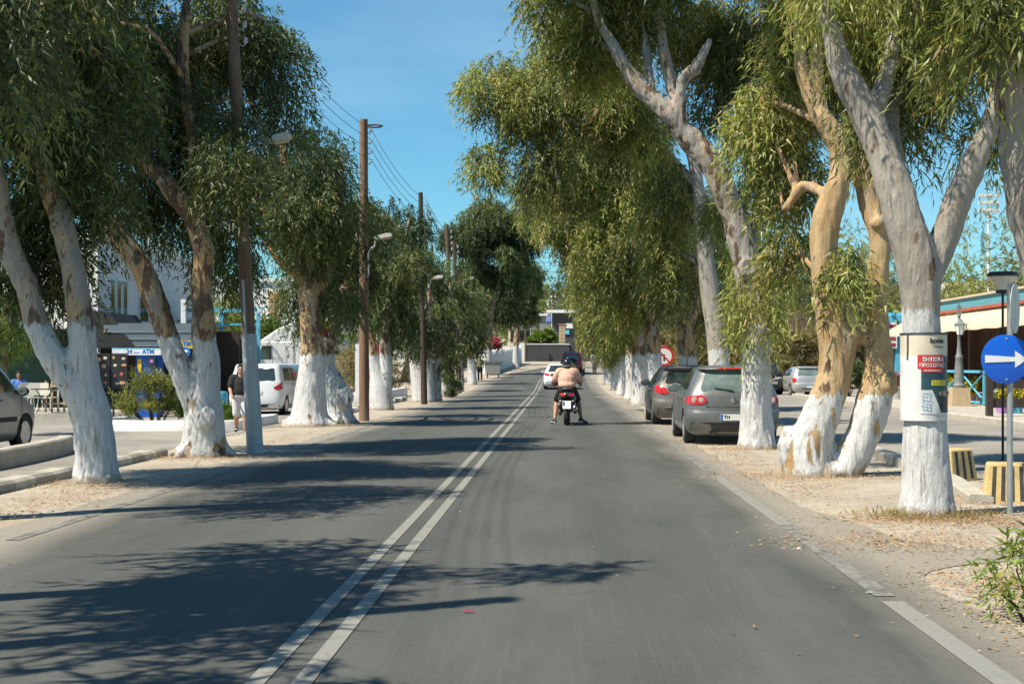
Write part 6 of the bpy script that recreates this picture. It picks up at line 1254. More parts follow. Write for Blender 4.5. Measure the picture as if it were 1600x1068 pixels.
def plant(label, loc, clumps, leaf, per=40, lsize=.09, name='shrub', cat='shrub', droop=.1, blen=.3, wid=.3, group=None, stems=True, flowers=None, warm=.05, nm='foliage'):
    """bush: clumps (x, y, z, rx, ry, rz) in metres round its foot"""
    z0 = gzf(loc[0], loc[1]) + (loc[2] if len(loc) > 2 else 0); TREE_N[0] += 1; rng = np.random.default_rng(500 + TREE_N[0])
    root = thing(name, label, cat, (loc[0], loc[1], z0), 0, group)
    cl = []
    for c in clumps:
        n = max(3, int(c[3] * c[4] * c[5] / (.28 ** 3) * .25)) if len(c) < 7 else c[6]; n = min(n, 160)
        v = rng.normal(size=(n, 3)); v /= np.linalg.norm(v, axis=1)[:, None]; v *= (rng.random(n) ** .4)[:, None]
        m_ = min(c[3], c[4], c[5]) * .45
        for q in v: cl.append((c[0] + q[0] * c[3], c[1] + q[1] * c[4], max(c[2] + q[2] * c[5], .05), m_, m_, m_, .25 + .6 * rng.random(), .2 * (rng.random() < .15)))
    kk = 4 if loc[1] < 40 else 3
    V, rnd, wm = leaf_cloud(cl, lsize, lsize * wid, per, rng, droop, blen, warm, kk == 3); V[:, 2] = np.maximum(V[:, 2], .01)
    put(nm, np_mesh(nm, V, len(V) // kk, kk, {'rnd': rnd, 'warm': wm}), leaf, root)['kind'] = 'stuff'
    if stems:
        mb = MB()
        for c in cl[::max(1, len(cl) // 14)]:
            mb.tube([(c[0] * .25, c[1] * .25, -.05), (c[0] * .6, c[1] * .6, c[2] * .55), (c[0], c[1], c[2])], [.03 * min(1, lsize * 8) ** 2, .02 * min(1, lsize * 8) ** 2, .004], 5)
        put('stems', mb.mesh('stems', 60), 'wood_dark', root)['kind'] = 'stuff'
    if flowers:
        V, rnd, wm = leaf_cloud([cl[i] for i in rng.integers(0, len(cl), max(3, len(cl) // 3))], flowers[1], flowers[1] * .7, flowers[2], rng, .1, .2, .1); V[:, 2] = np.maximum(V[:, 2], .02)
        put('blossom', np_mesh('blossom', V, len(V) // 4, 4, {'rnd': rnd, 'warm': wm}), flowers[0], root)['kind'] = 'stuff'
    return root
plant('oleander bush with pale leaves in the planted bed before the menu boards', (-10.5, 36.9), [(-.2, 0, .75, .75, .5, .65), (.3, .2, .5, .6, .5, .45), (-.6, .1, .5, .5, .4, .4)], 'leaf_olive', 26, .13, droop=-.45, blen=.35, wid=.16)
plant('low green shrub at the right end of the planted bed', (-8.6, 37.2), [(0, 0, .35, .6, .4, .25), (-.9, .1, .3, .5, .4, .22)], 'leaf_bright', 50, .09, droop=-.2)
for i, (x, lb) in enumerate(((-9.35, 'left'), (-9.2, 'right'))):
    tag(MB().tube([(x, 36.9, -.2), (x + .03, 36.9, .7), (x + .02, 36.9, 1.55)], .03, 8).put('stake', 'stone_tan', None, 60), lb + ' one of two pale wooden stakes in the planted bed', 'stake', 'stakes in the planted bed')
tag(MB().lathe([(.3, 0), (.34, .05), (.34, .75), (.3, .8)], 20, (-10.9, 45.2, -.16)).put('barrel', 'frame_blue', None, 40), 'bright blue barrel beside the cash machine', 'barrel')
plant('bougainvillea with magenta flowers climbing over the balcony behind the lorry', (-17.6, 88), [(-2, 0, 3.4, 2.6, .8, 1.0), (2, 0, 2.9, 2.5, .8, 1.2), (.5, 0, 1.6, 3.4, .7, 1.4), (3.4, 0, 4.4, 1.0, .6, 1.0)], 'leaf_bright', 8, .25, 'bougainvillea', 'shrub', .2, .5, .6, flowers=('petal_pink', .2, 14))
tree('bright green young tree beside the grey van at the left edge', (10, 660), [[(10, 660, 0, .1), (8, 600, 0, .09), (5, 520, 0, .05)]], [(10, 505, 42, 36, 0, .9), (-30, 520, 40, 40, 0, .9)], 33, wash=-5, tone=.2, leaf='leaf_bright', per=40, lsize=.13, name='young_tree', droop=.35, blen=.4, clump_r=.4, flare=.2)
# chairs at the cafe
def chair(label, loc, rz, mat):
    r_ = thing('cafe_chair', label, 'chair', loc, rz, 'white plastic chairs at the cafe')
    for sx_ in (-1, 1):
        for y_ in (-.2, .2): MB().tube([(sx_ * .2, y_, .44), (sx_ * .24, y_ * 1.2, 0)], .017, 7).put('leg', mat, r_, 60)
        MB().tube([(sx_ * .23, .2, .44), (sx_ * .25, .18, .68), (sx_ * .25, -.2, .66), (sx_ * .22, -.24, .8)], .017, 7).put('armrest', mat, r_, 60)
    part(r_, 'seat', mat, (0, 0, .45), (.46, .46, .035)); mb = MB()
    mb.prism(rnd_poly(-.23, .23, .52, .9, .08, tl=.03, tr=.03), -.26, -.235); mb.put('backrest', mat, r_); return r_
for px, d_, rz, lb in ((57, 43.5, .15, 'tan backed plastic chair left of the two at the cafe step'), (75, 43.5, -.2, 'white plastic chair nearest the leaning trunk at the cafe step'), (40, 44.4, .5, 'white plastic chair behind the van mirror at the cafe')):
    B = at(px, 634, d_); chair(lb, (B.x, d_, .04), rz, 'resin_white')
MB_ = MB(); MB_.box((-17.4, 43.6, -.06), (6.4, 2.4, .2)); tag(MB_.put('cafe_step', 'concrete'), 'pale concrete step carrying the cafe chairs', 'step')
ct = thing('cafe_table', 'dark folding stand right of the cafe chairs', 'table', (-15.45, 42.6, 0.04)); part(ct, 'top', 'wood_dark', (0, 0, .72), (.6, .6, .03))
for sg in (-1, 1): MB().tube([(sg * .25, 0, .7), (-sg * .25, 0, 0)], .015, 6).put('leg', 'plastic_black', ct)
SIT = dict(pel=(0, 0, .52), che=(0, .02, .84), nk=(0, .03, 1.04), hd=(0, .05, 1.18), sh=(.185, .02, .99), el=(.25, .12, .74), wr=(.2, .34, .72), hip=(.09, .02, .48), kn=(.12, .42, .48), an=(.12, .42, .09), toe=(.13, .58, .04))
chair('plastic chair in the shade that carries the seated person', (-17.35, 45.6, -.0), PI + .4, 'resin_white')
person('person in a blue shirt sitting in the dark cafe porch', (-17.35, 45.6, -.0), PI + .4, SIT, 1.7, 'skin_dark', ('cloth_blue', .5), ('cloth_navy', 1.9), 'shoe_dark', voxel=.018, hands=False)
# flags and masts behind the cafe
fl = thing('flag_mast', 'white masts with an orange flag above the roof behind the forked tree', 'flag', (-18.5, 64, -.1))
for x, h_ in ((0, 7.6), (.5, 7.2), (.85, 7.0)): MB().cyl((x, 0, 0), (x, 0, h_), .04, .03, 8).put('mast', 'metal_white', fl, 40)
MB().cyl((-1.4, 0, 7.4), (0, 0, 7.42), .025, .025, 6).put('cross_arm', 'metal_white', fl)
def flag(root, x0, z0, w, h_, mat, seed=0):
    V = []; n, m = 12, 8
    for j in range(m + 1):
        for i in range(n + 1): V.append((x0 + w * i / n * (.82 + .1 * j / m), .12 * math.sin(i * .9 + j * .4 + seed) * i / n, z0 - h_ * j / m - .25 * h_ * (i / n) ** 1.5))
    mb = MB(); mb.add(V, [(j * (n + 1) + i, j * (n + 1) + i + 1, (j + 1) * (n + 1) + i + 1, (j + 1) * (n + 1) + i) for j in range(m) for i in range(n)]); return mb.put('cloth', mat, root, 60)
flag(fl, -.05, 6.7, -.62, 1.0, 'flag_orange'); flag(fl, -.1, 5.6, -.4, .7, 'board_black', 2)
# far left bits: red sail sign, dry bush, clipped shrub
rs = thing('advert_flag', 'red and white upright sign behind the bare wooden pole', 'sign', (-7.4, 56.5, -.08)); part(rs, 'panel', 'red_cloth', (0, 0, 1.6), (.5, .05, 1.5)); part(rs, 'post', 'galvanised', (.3, 0, 1.2), (.06, .06, 2.4)); part(rs, 'white_panel', 'sign_white', (-.5, .1, 1.4), (.5, .05, 2.0))
plant('dry olive shrub between the cleft tree and the triple trunk', (-9.0, 68), [(0, 0, 1.3, 1.7, 1.2, 1.2), (1.2, 0, .7, 1.0, 1, .7)], 'leaf_dry', 16, .16, droop=-.1, blen=.5, wid=.25)
plant('clipped dark shrub at the foot of the thin dark red pole', (-5.05, 64.3), [(0, 0, .55, .55, .5, .5)], 'leaf_green', 60, .09, droop=.0, wid=.35)
cart = thing('skip_bin', 'grey wheeled rubbish container with a sloping lid beside the far walker', 'bin', (-4.9, 104, gzf(-4.9, 104)))
mb = MB(); mb.box((0, 0, .72), (1.0, .9, .85), top=(1.2, 1.2)); mb.put('tub', 'bin_grey', cart); part(cart, 'lid', 'metal_panel', (0, -.05, 1.22), (1.5, 1.1, .1))
for sx_ in (-.4, .4):
    for y_ in (-.35, .35): MB().lathe([(.1, -.03), (.1, .03)], 12, (sx_, y_, .1), 'X').put('wheel', 'rubber', cart, 40); part(cart, 'caster', 'plastic_black', (sx_, y_, .24), (.05, .05, .2))
# white garden wall with rounded crenels, then the dark end wall and the flat house
gw = thing('garden_wall', 'white garden wall with arched coping receding left of the road end', 'wall', (0, 0, 0))
ya, yb = 112.0, 158.0
for i in range(12):
    y0 = ya + (yb - ya) * i / 12; y1 = ya + (yb - ya) * (i + 1) / 12; x0 = -5.95 + (i / 12) * 1.6; x1 = -5.95 + ((i + 1) / 12) * 1.6; g0 = gzf(0, y0); 
    ang = math.atan2(y1 - y0, x1 - x0); c = ((x0 + x1) / 2, (y0 + y1) / 2, g0 + .72); L = math.hypot(x1 - x0, y1 - y0)
    part(gw, 'wall_section', 'plaster_white', c, (L - .01, .22, 1.75), ang)
    for j in range(5):
        t = (j + .5) / 5; MB().lathe([(.32, -.08), (.32, .08)], 12, (0, 0, 0), 'Y').put('coping_arch', 'plaster_white', gw, 40, (x0 + (x1 - x0) * t, y0 + (y1 - y0) * t, g0 + 1.6), ang)
plant('magenta bougainvillea spilling over the white garden wall', (-6.8, 124), [(0, 0, 2.2, 1.6, 2.0, .6)], 'leaf_green', 16, .26, 'bougainvillea', 'shrub', .2, .4, .5, flowers=('petal_pink', .26, 16))
ew = thing('end_wall', 'long black stone wall with pale coping across the end of the road', 'wall', (0, 170, gzf(0, 170)), R(4))
part(ew, 'wall', 'stone_dark', (-1.55, 0, .85), (5.3, .4, 2.3)); part(ew, 'coping', 'plaster_white', (-1.55, 0, 2.06), (5.4, .5, .12)); part(ew, 'wall_step', 'stone_dark', (2.4, .3, .8), (2.6, .4, 2.2)); part(ew, 'gate_post', 'plaster_white', (-4.5, -.1, 1.1), (.5, .5, 2.2)); part(ew, 'gate_rail', 'plaster_white', (-5.1, .1, 1.9), (.9, .2, .2)); part(ew, 'white_panel', 'metal_white', (-4.75, -.2, .5), (.5, .1, .9))
bp = thing('brick_pillar', 'red brick pillar with a white box at the end of the black wall', 'pillar', (.25, 171.2, gzf(0, 171)), 0)
part(bp, 'core', 'mortar', (0, 0, 2.2), (.74, .74, 4.4))
sb = MB(); sb.box((0, 0, 0), (.36, .06, .2)); bme = sb.mesh('brick')
for r_ in range(12):
    for j in range(2): put('brick', bme, 'brick_red' if (r_ * 2 + j) % 3 else 'stone_tan', bp, (-.19 + j * .38 + (.09 if r_ % 2 else -.0) * (1 if j == 0 else -1), -.375, 2.05 + r_ * .215), 0)
part(bp, 'cap', 'brick_red', (0, 0, 4.45), (.95, .95, .12)); part(bp, 'white_box', 'metal_white', (.9, -.3, 4.25), (.9, .2, .6))
plant('bright green leafy hedge above the black end wall', (-2.2, 172.5), [(-.6, 0, 2.9, 2.2, .7, 1.0), (.9, 0, 2.7, 1.4, .6, .8)], 'leaf_bright', 26, .42, 'hedge', 'hedge', .1, .7, .4, stems=False)
fh = thing('flat_roof_house', 'dark stone house with flat white roof edge at the end of the road', 'house', (0, 200, gzf(0, 186)))
part(fh, 'wall', 'stone_dark', (1.3, 4, 3.4), (5.2, 8, 6.4)); part(fh, 'roof_edge', 'plaster_white', (1.3, 3.6, 6.75), (6.4, 9, .42)); part(fh, 'stone_wing', 'stone_grey', (-2.2, 3, 4.5), (1.8, 6, 3.2)); part(fh, 'cream_wing', 'plaster_cream', (-5.2, 4, 4.6), (4.2, 6, 3.4)); part(fh, 'wing_roof', 'plaster_white', (-4.3, 3.6, 6.3), (6.4, 8, .3)); part(fh, 'dark_opening', 'interior', (-5.0, .95, 3.3), (4.0, .1, 1.6)); part(fh, 'wing_foot', 'plaster_cream', (-5.2, 4.2, 1.4), (4.2, 6, 2.8))
w = part(fh, 'window', 'window_dark', (1.6, -.05, 3.9), (2.0, .12, .9)); part(w, 'blue_sign', 'frame_blue', (.9, -.14, 3.85), (.8, .06, .6)); part(fh, 'door', 'interior', (2.6, -.05, 1.2), (1.2, .1, 2.3))
bt = thing('blue_awning', 'blue sloping awning and white kerb beyond the far walker', 'awning', (4.6, 176, gzf(4, 176))); MB().add([(-1.4, 0, 1.3), (2.8, 0, 1.3), (1.6, .6, 2.5), (-1.4, .6, 2.5), (-1.4, .2, 1.3), (2.8, .2, 1.3), (1.6, .8, 2.5), (-1.4, .8, 2.5)], [(0, 1, 2, 3), (7, 6, 5, 4), (0, 4, 5, 1), (1, 5, 6, 2), (2, 6, 7, 3), (3, 7, 4, 0)]).put('cloth', 'text_blue', bt); part(bt, 'white_kerb', 'white_wash', (.4, -.5, .35), (4.6, .4, .7)); part(bt, 'base', 'atm_blue', (.4, .5, .65), (3.4, .5, 1.3))
cn = thing('traffic_cone', 'red and white traffic marker beside the blue awning', 'cone', (2.4, 168, gzf(2, 168))); MB().lathe([(.28, 0), (.28, .06), (.2, .1), (.08, 1.7), (.05, 1.75)], 14).put('cone', 'cone_red', cn, 40); MB().lathe([(.165, .5), (.14, .8), (.13, .95), (.155, .5)], 14).put('white_band', 'sign_white', cn, 40)
for px, py, lb in ((829, 496, 'left'), (862, 496, 'right')):
    B = at(px, py, 184); ft = thing('flagpole', lb + ' one of two blue and white flags before the flat roofed house', 'flag', (B.x, 184, gzf(0, 184)), 0, 'flags before the flat roofed house'); H_ = B.z - gzf(0, 184) + .5
    MB().cyl((0, 0, 0), (0, 0, H_), .06, .045, 8).put('pole', 'metal_white', ft, 40); c = flag(ft, -.04, H_ - .1, -.85, .95, 'flag_blue', px)
    for j in range(3): MB().box((-.4, -.14, H_ - .45 - j * .22), (.55, .02, .07)).put('stripe', 'sign_white', c)

# ---------------------------------------------------------------- right side: restaurant, forecourt, planting
rt = thing('restaurant', 'restaurant with beige awning and turquoise roof edge at right', 'building', (14.7, 36, .0))      # front runs away from us along +y, faces -x
part(rt, 'back_wall', 'interior_brown', (2.2, 9, 1.6), (.2, 26, 3.2)); part(rt, 'end_wall', 'plaster_cream', (3.2, -3.6, 1.6), (6.2, .2, 3.2)); part(rt, 'far_wall', 'interior_brown', (1.6, 22, 1.6), (3.2, .2, 3.2)); part(rt, 'roof', 'plaster_cream', (3.4, 9.4, 3.74), (7.4, 26.4, .2)); part(rt, 'turquoise_edge', 'frame_turq', (-.35, 9.4, 3.66), (.1, 26.6, .36)); part(rt, 'pale_trim', 'awning_beige', (-.4, 9.4, 3.87), (.16, 26.8, .07)); part(rt, 'upper_storey', 'plaster_pink', (5.0, 1.0, 4.9), (3.4, 6, 2.2)); part(rt, 'upper_storey', 'plaster_white', (6.2, -1.5, 5.1), (4, 5, 2.5))
for i in range(14): part(rt, 'red_tile', 'roof_red', (-.42, -3 + i * 1.86, 3.42), (.22, 1.8, .1))
aw = MB()
prof = [(-.3, 3.34), (-.75, 3.2), (-1.15, 2.98), (-1.35, 2.8), (-1.38, 2.62), (-1.33, 2.62), (-1.28, 2.82), (-1.1, 2.96), (-.7, 3.16), (-.3, 3.28)]
V = []
ys_ = np.linspace(-3.2, 22, 90)
for y_ in ys_: V += [(x_, y_, z_ + .012 * math.sin(y_ * 3.1) * (x_ < -.9)) for x_, z_ in prof]
n = len(prof); aw.add(V, [(i * n + j, i * n + (j + 1) % n, (i + 1) * n + (j + 1) % n, (i + 1) * n + j) for i in range(89) for j in range(n)]); aw.put('awning', 'awning_beige', rt, 60)
for i in range(8): part(rt, 'post', 'interior_brown', (-.1, -2.5 + i * 3.4, 1.6), (.18, .18, 3.2))
for i in range(9):
    y0 = -3.0 + i * 2.75; part(rt, 'rail_post', 'frame_blue', (-.75, y0, .7), (.09, .09, 1.2)); part(rt, 'top_rail', 'frame_blue', (-.75, y0 + 1.375, 1.26), (.1, 2.66, .09)); part(rt, 'bottom_rail', 'frame_blue', (-.75, y0 + 1.375, .24), (.07, 2.66, .07))
    for sg in (-1, 1): MB().tube([(-.75 + sg * .012, y0 + .05, .28 if sg > 0 else 1.2), (-.75 + sg * .012, y0 + 2.7, 1.2 if sg > 0 else .28)], .03, 6).put('brace', 'frame_blue', rt)
for i in range(4): part(rt, 'table_cloth', 'red_cloth', (.8, 1 + i * 3.4, .75), (.9, .9, .04)); part(rt, 'table_leg', 'wood_dark', (.8, 1 + i * 3.4, .42), (.1, .1, .6))
bf = thing('blue_entrance', 'bright blue timber entrance with a striped banner left of the poster tree', 'entrance', (13.9, 60.5, .14))
for x in (-.5, .45, 1.6): part(bf, 'post', 'frame_blue', (x, 0, 1.6), (.2, .2, 3.2))
part(bf, 'lintel', 'frame_blue', (.5, 0, 3.3), (2.8, .3, .26))
for i in range(7): part(bf, 'rafter', 'frame_blue', (-.6 + i * .4, .1, 3.5), (.1, 1.0, .14))
bn = part(bf, 'banner', 'sign_white', (.15, -.16, 2.6), (.5, .04, 1.1)); 
for j in range(4): part(bn, 'banner_mark', 'banner_stripe', (.15, -.19, 2.2 + j * .26), (.36, .01, .14))
part(bf, 'panel', 'frame_blue', (.5, .1, .5), (1.9, .06, .9)); part(bf, 'dark_door', 'interior', (-.05, .4, 1.5), (1.0, .1, 2.6))
# old street lamp on a stone block
lp = thing('street_lamp', 'old fashioned iron lamp post on a tan stone block in front of the restaurant', 'lamp post', (13.05, 46.5, .14))
part(lp, 'block', 'stone_tan', (0, 0, .3), (.62, .62, .6), 0, (.9, .9)); MB().lathe([(.2, .6), (.22, .68), (.17, .75), (.15, 1.2), (.12, 1.55), (.14, 1.6), (.09, 1.7), (.06, 2.0), (.045, 2.9), (.07, 2.95), (.04, 3.0)], 12, (0, 0, 0)).put('post', 'iron_grey', lp, 30)
lt = MB(); lt.lathe([(.1, 2.35 - .02), (.17, 2.62), (.16, 2.64)], 6, (0, -.12, 0)); L0 = lt.put('lantern', 'sign_white', lp); MB().lathe([(.2, 2.64), (.2, 2.67), (.1, 2.76), (.03, 2.86)], 6, (0, -.12, 0)).put('lantern_roof', 'iron_grey', L0)
for a in np.linspace(0, 2 * PI, 6, endpoint=False): MB().tube([(.1 * math.cos(a), -.12 + .1 * math.sin(a), 2.33), (.172 * math.cos(a), -.12 + .172 * math.sin(a), 2.64)], .01, 5).put('lantern_bar', 'iron_grey', L0)
for i, dx in enumerate((-.07, 0, .07)): MB().tube([(dx * .4, 0, 2.95), (dx, 0, 3.1), (dx * .6, 0, 3.28 + .08 * (i == 1))], .025, 6).put('finial', 'iron_grey', lp)
# solar garden lamp
sl = thing('garden_lamp', 'white cone shaped garden lamp with a black cap above the blue sign', 'lamp', (6.85, 22.0, 0)); MB().cyl((0, 0, -.1), (0, 0, 2.62), .02, n=10).put('pole', 'black_paint', sl, 40); MB().lathe([(.06, 2.58), (.11, 2.6), (.1, 2.64)], 16).put('collar', 'black_paint', sl, 40); MB().lathe([(.1, 2.64), (.12, 2.72), (.22, 2.84), (.215, 2.85)], 20).put('shade', 'lamp_shell', sl, 40); MB().lathe([(.23, 2.85), (.24, 2.87), (.23, 2.9), (.18, 2.92)], 20).put('cap', 'black_paint', sl, 40)
# wall bracket with scroll
sc_ = thing('sign_bracket', 'black wrought iron scroll bracket at the right edge above the awning', 'bracket', (9.5, 28.4, 0)); MB().cyl((.65, 0, 0), (.65, 0, 4.2), .04, n=8).put('post', 'black_paint', sc_, 40); part(sc_, 'bar', 'black_paint', (.1, 0, 3.82), (1.1, .04, .04)); MB().tube([(.0 + (.17 - .02 * a) * math.cos(a), 0, 3.65 + (.17 - .02 * a) * math.sin(a)) for a in np.linspace(.6, 6.5, 24)], .016, 6).put('scroll', 'black_paint', sc_, 60)
# timber fence and pots
wf = thing('timber_fence', 'short dark timber fence with flower pots behind the blue sign', 'fence', (11.7, 37.0, .14), R(6))
for x in (-.55, .55, 1.65): part(wf, 'post', 'wood_dark', (x, 0, .55), (.16, .14, 1.2))
for x in (0, 1.1):
    for z_ in (.35, .85): part(wf, 'rail', 'wood_dark', (x, 0, z_), (.94, .07, .24))
def pot(label, loc, r_, h_, mat, fl_mat, spread=.25):
    o = plant(label, loc, [(0, 0, h_ + spread * .6, spread, spread, spread * .8)], 'leaf_bright', 30, .08, 'flower_pot', 'flower pot', .0, .15, .4, 'flower pots at the restaurant', False, (fl_mat, .07, 24))
    MB().lathe([(r_ * .75, 0), (r_, h_ * .92), (r_ * 1.08, h_ * .93), (r_ * 1.08, h_)], 18).put('pot', mat, o, 40); return o
for px, d_, r_, h_, m_, f_, lb in ((1516, 49, .2, .34, 'pot_lilac', 'petal_yellow', 'lilac pot of yellow flowers right of the old lamp post'), (1541, 49.5, .42, .4, 'pot_grey', 'petal_yellow', 'wide grey bowl of yellow flowers behind the timber fence end'), (1487, 51, .24, .5, 'pot_grey', 'petal_yellow', 'tall grey pot left of the old lamp post'), (1566, 39.5, .2, .36, 'pot_lilac', 'petal_yellow', 'lilac pot behind the dark timber fence'), (1590, 39.5, .16, .3, 'frame_blue', 'petal_yellow', 'blue pot of yellow flowers behind the dark timber fence'), (1400, 56, .35, .5, 'pot_grey', 'petal_pink', 'grey tub with mixed plants left of the poster tree'), (1418, 57, .3, .5, 'pot_grey', 'petal_pink', 'grey tub of pink flowers beside the blue entrance')):
    B = at(px, 600, d_); pot(lb, (B.x, d_, .14), r_, h_, m_, f_, .3 if r_ < .4 else .5)
plant('dark green shrub with red flowers behind the twin trunked tan tree', (12.2, 61), [(0, 0, 1.3, .9, .7, 1.2)], 'leaf_green', 30, .16, droop=.2, wid=.3, flowers=('petal_pink', .14, 4))
# long dry hedge behind the right parking area, trees above the restaurant
plant('long tangled dry hedge behind the right hand parked cars', (11.5, 84), [(-5, 0, 1.7, 2.2, 1.2, 1.9), (-1.8, 0, 1.9, 2.2, 1.2, 2.0), (1.6, 0, 2.0, 2.2, 1.2, 2.1), (4.8, 0, 1.9, 2.2, 1.2, 2.0), (8, .3, 1.8, 2.2, 1.2, 1.9)], 'leaf_dry', 8, .3, 'hedge', 'hedge', .15, .6, .28, stems=True)
sh2 = thing('stone_house', 'brown and pink house half hidden behind the dry hedge', 'house', (15.5, 96, gzf(15, 96))); part(sh2, 'wall', 'plaster_pink', (0, 2, 2.6), (5, 4, 5.2)); MB().prism([(-3, 5.0), (3, 5.0), (1.0, 6.9), (-1.0, 6.9)], -.6, 4.6).put('roof', 'wood_dark', sh2); w = part(sh2, 'window', 'plaster_white', (-.9, -.03, 4.1), (1.3, .1, 1.0)); part(w, 'pane', 'window_dark', (-.9, -.09, 4.1), (1.1, .05, .8)); part(sh2, 'white_balustrade', 'plaster_white', (-.2, -.5, 5.4), (1.8, .15, .5))
# ---------------------------------------------------------------- background trees and the hillside
def far_tree(label, x, y, h, w, leaf, lsize=.5, per=9, group='trees on the hillside', dens=1.0, name='hillside_tree', tone=.4):
    px = CX0 + x * F / y; g = gzf(x, y); s = F / y
    pb = HY + (EYE - g) * s
    zc = pb - h * .62 * s
    tree(label, (px, pb), [[(px, pb, 0, .22 + h * .012), (px + w * .05 * s, pb - h * .4 * s, 0, .16), (px, pb - h * .85 * s, 0, .05)]],
         [(px, zc, w * .5 * s, h * .36 * s, 0, w * .45), (px - w * .28 * s, zc + h * .12 * s, w * .3 * s, h * .25 * s, .3, w * .3), (px + w * .3 * s, zc + h * .06 * s, w * .28 * s, h * .25 * s, -.3, w * .3), (px + w * .1 * s, zc - h * .22 * s, w * .28 * s, h * .18 * s, 0, w * .28)],
         y, wash=-5, tone=tone, leaf=leaf, per=per * 1.8, lsize=lsize * .72, lw=.2, group=group, clump_r=max(.8, w * .14), droop=.5, blen=.8, density=.55 * dens, name=name, flare=.2)
ft = [
 ('tall dark tree rising behind the restaurant roof at right', 24.5, 74, 10.5, 9, 'leaf_olive', .36), ('bushy olive green tree right of the floodlight mast', 31, 86, 11.5, 10, 'leaf_olive', .38), ('green tree filling the gap left of the poster tree', 19.0, 92, 8.5, 8, 'leaf_green', .36), ('leafy tree directly behind the blue entrance', 22, 104, 11, 9, 'leaf_olive', .4), ('round green tree behind the dry hedge', 11, 100, 9, 8, 'leaf_green', .4), ('broad green tree behind the brown and pink house', 17, 112, 10, 9, 'leaf_green', .4),
 ('pale green tree behind the white masts', -24, 86, 9.0, 8, 'leaf_olive', .36), ('green tree beyond the blue pergola', -19.5, 76, 6.0, 6, 'leaf_bright', .3), ('green tree behind the lorry', -13.5, 100, 9, 8, 'leaf_green', .38), ('tree behind the dry olive shrub', -10.5, 96, 7.0, 7, 'leaf_olive', .38), ('tree over the white roof beside the distant pole', -10.5, 128, 9.0, 9, 'leaf_olive', .42), ('tree left of the tall bare stemmed tree', -9.5, 140, 8.5, 8, 'leaf_green', .42), ('dense tree behind the white garden wall', -7.2, 150, 8.0, 7, 'leaf_green', .44), ('tree behind the cream wing of the flat house', -6.5, 214, 12, 10, 'leaf_green', .5), ('dark tree right behind the flat roofed house', -1.5, 226, 12, 11, 'leaf_green', .5), ('low round tree above the flat roof', 3.5, 214, 9.5, 9, 'leaf_green', .5), ('tall tree at the right of the flat house', 9.5, 220, 14, 10, 'leaf_olive', .5), ('tree on the bend behind the blue awning', 8.5, 186, 11, 8, 'leaf_green', .46), ('dark tree on the inside of the bend', 12, 165, 10, 9, 'leaf_green', .46), ('tree at the inner verge of the bend', 9.5, 135, 9, 8, 'leaf_olive', .44), ('second tree at the inner verge of the bend', 8.5, 118, 8, 7, 'leaf_olive', .42)]
for a in ft: far_tree(*a)
rng = np.random.default_rng(5)
# a far wooded slope that reads as one mass
cl = []
for i in range(1500):
    y = rng.uniform(215, 400); x = rng.uniform(-.62, .62) * y
    if abs(x - 2) < 9 and y < 232: continue
    r_ = rng.uniform(1.8, 3.6); cl.append((x, y, gzf(x, y) + r_ * .75, r_, r_, r_ * 1.1, .2 + .6 * rng.random(), .2 * (rng.random() < .2)))
V, rnd, wm = leaf_cloud(cl, 1.3, .45, 4.6, rng, .4, 1.4, .06, True)
o = put('wooded_slope', np_mesh('wooded_slope', V, len(V) // 3, 3, {'rnd': rnd, 'warm': wm}), 'leaf_olive'); tag(o, 'far wooded hillside closing the view behind the houses', 'wood', kind='stuff')
cl = []
for sgx in (-1, 1):
    for i in range(150):
        y = rng.uniform(104, 210); x = sgx * rng.uniform(.22, .5) * y
        r_ = rng.uniform(1.2, 2.4); cl.append((x, y, gzf(x, y) + r_ * .7, r_, r_, r_ * .9, .2 + .6 * rng.random(), .3 * (rng.random() < .3)))
V, rnd, wm = leaf_cloud(cl, .7, .25, 7, rng, .3, 1.0, .1, True)
o = put('scrub', np_mesh('scrub', V, len(V) // 3, 3, {'rnd': rnd, 'warm': wm}), 'leaf_dry'); tag(o, 'dry scrub covering the slopes either side', 'scrub', kind='stuff')
def house(label, x, y, w, dp, h, dome=False, mat='plaster_white', wins=2):
    o = thing('hill_house', label, 'house', (x, y, gzf(x, y)), 0, 'white houses on the hillside')
    part(o, 'wall', mat, (0, dp / 2, h / 2 - .4), (w, dp, h + .8)); part(o, 'roof_edge', mat, (0, dp / 2, h + .07), (w + .25, dp + .25, .16))
    for i in range(wins):
        q = part(o, 'window', 'plaster_white', (-w / 2 + w * (i + .5) / wins, -.03, h * .55), (1.1, .08, 1.4)); part(q, 'pane', 'window_dark', (-w / 2 + w * (i + .5) / wins, -.08, h * .55), (.9, .05, 1.2))
    if dome: MB().lathe([(1.6, h), (1.58, h + .8), (1.3, h + 1.7), (.8, h + 2.3), (.2, h + 2.6)], 16, (0, dp / 2, 0)).put('dome', mat, o, 60)
house('white domed house high in the trees left of the far pole', -1.2, 262, 2.4, 4, 4.5, True, wins=1); house('white domed house high in the trees behind the far pole', 5.0, 270, 3.0, 4, 4.5, True, wins=1); house('white roofed house behind the distant poles on the left', -15.5, 132, 8, 6, 7.6); house('white house beyond the masts at far left', -38, 118, 9, 6, 6.5); house('white house above the restaurant at far right', 46, 132, 9, 6, 7, wins=3); house('cream house behind the slim poles', -24, 150, 8, 6, 8, mat='plaster_cream')
ms = thing('floodlight_mast', 'thin steel mast with a rack of floodlights far behind the right fork', 'mast', (44, 146, gzf(44, 146)))
MB().cyl((0, 0, -.2), (0, 0, 19.0 - gzf(44, 146)), .22, .12, 8).put('post', 'metal_white', ms, 40)
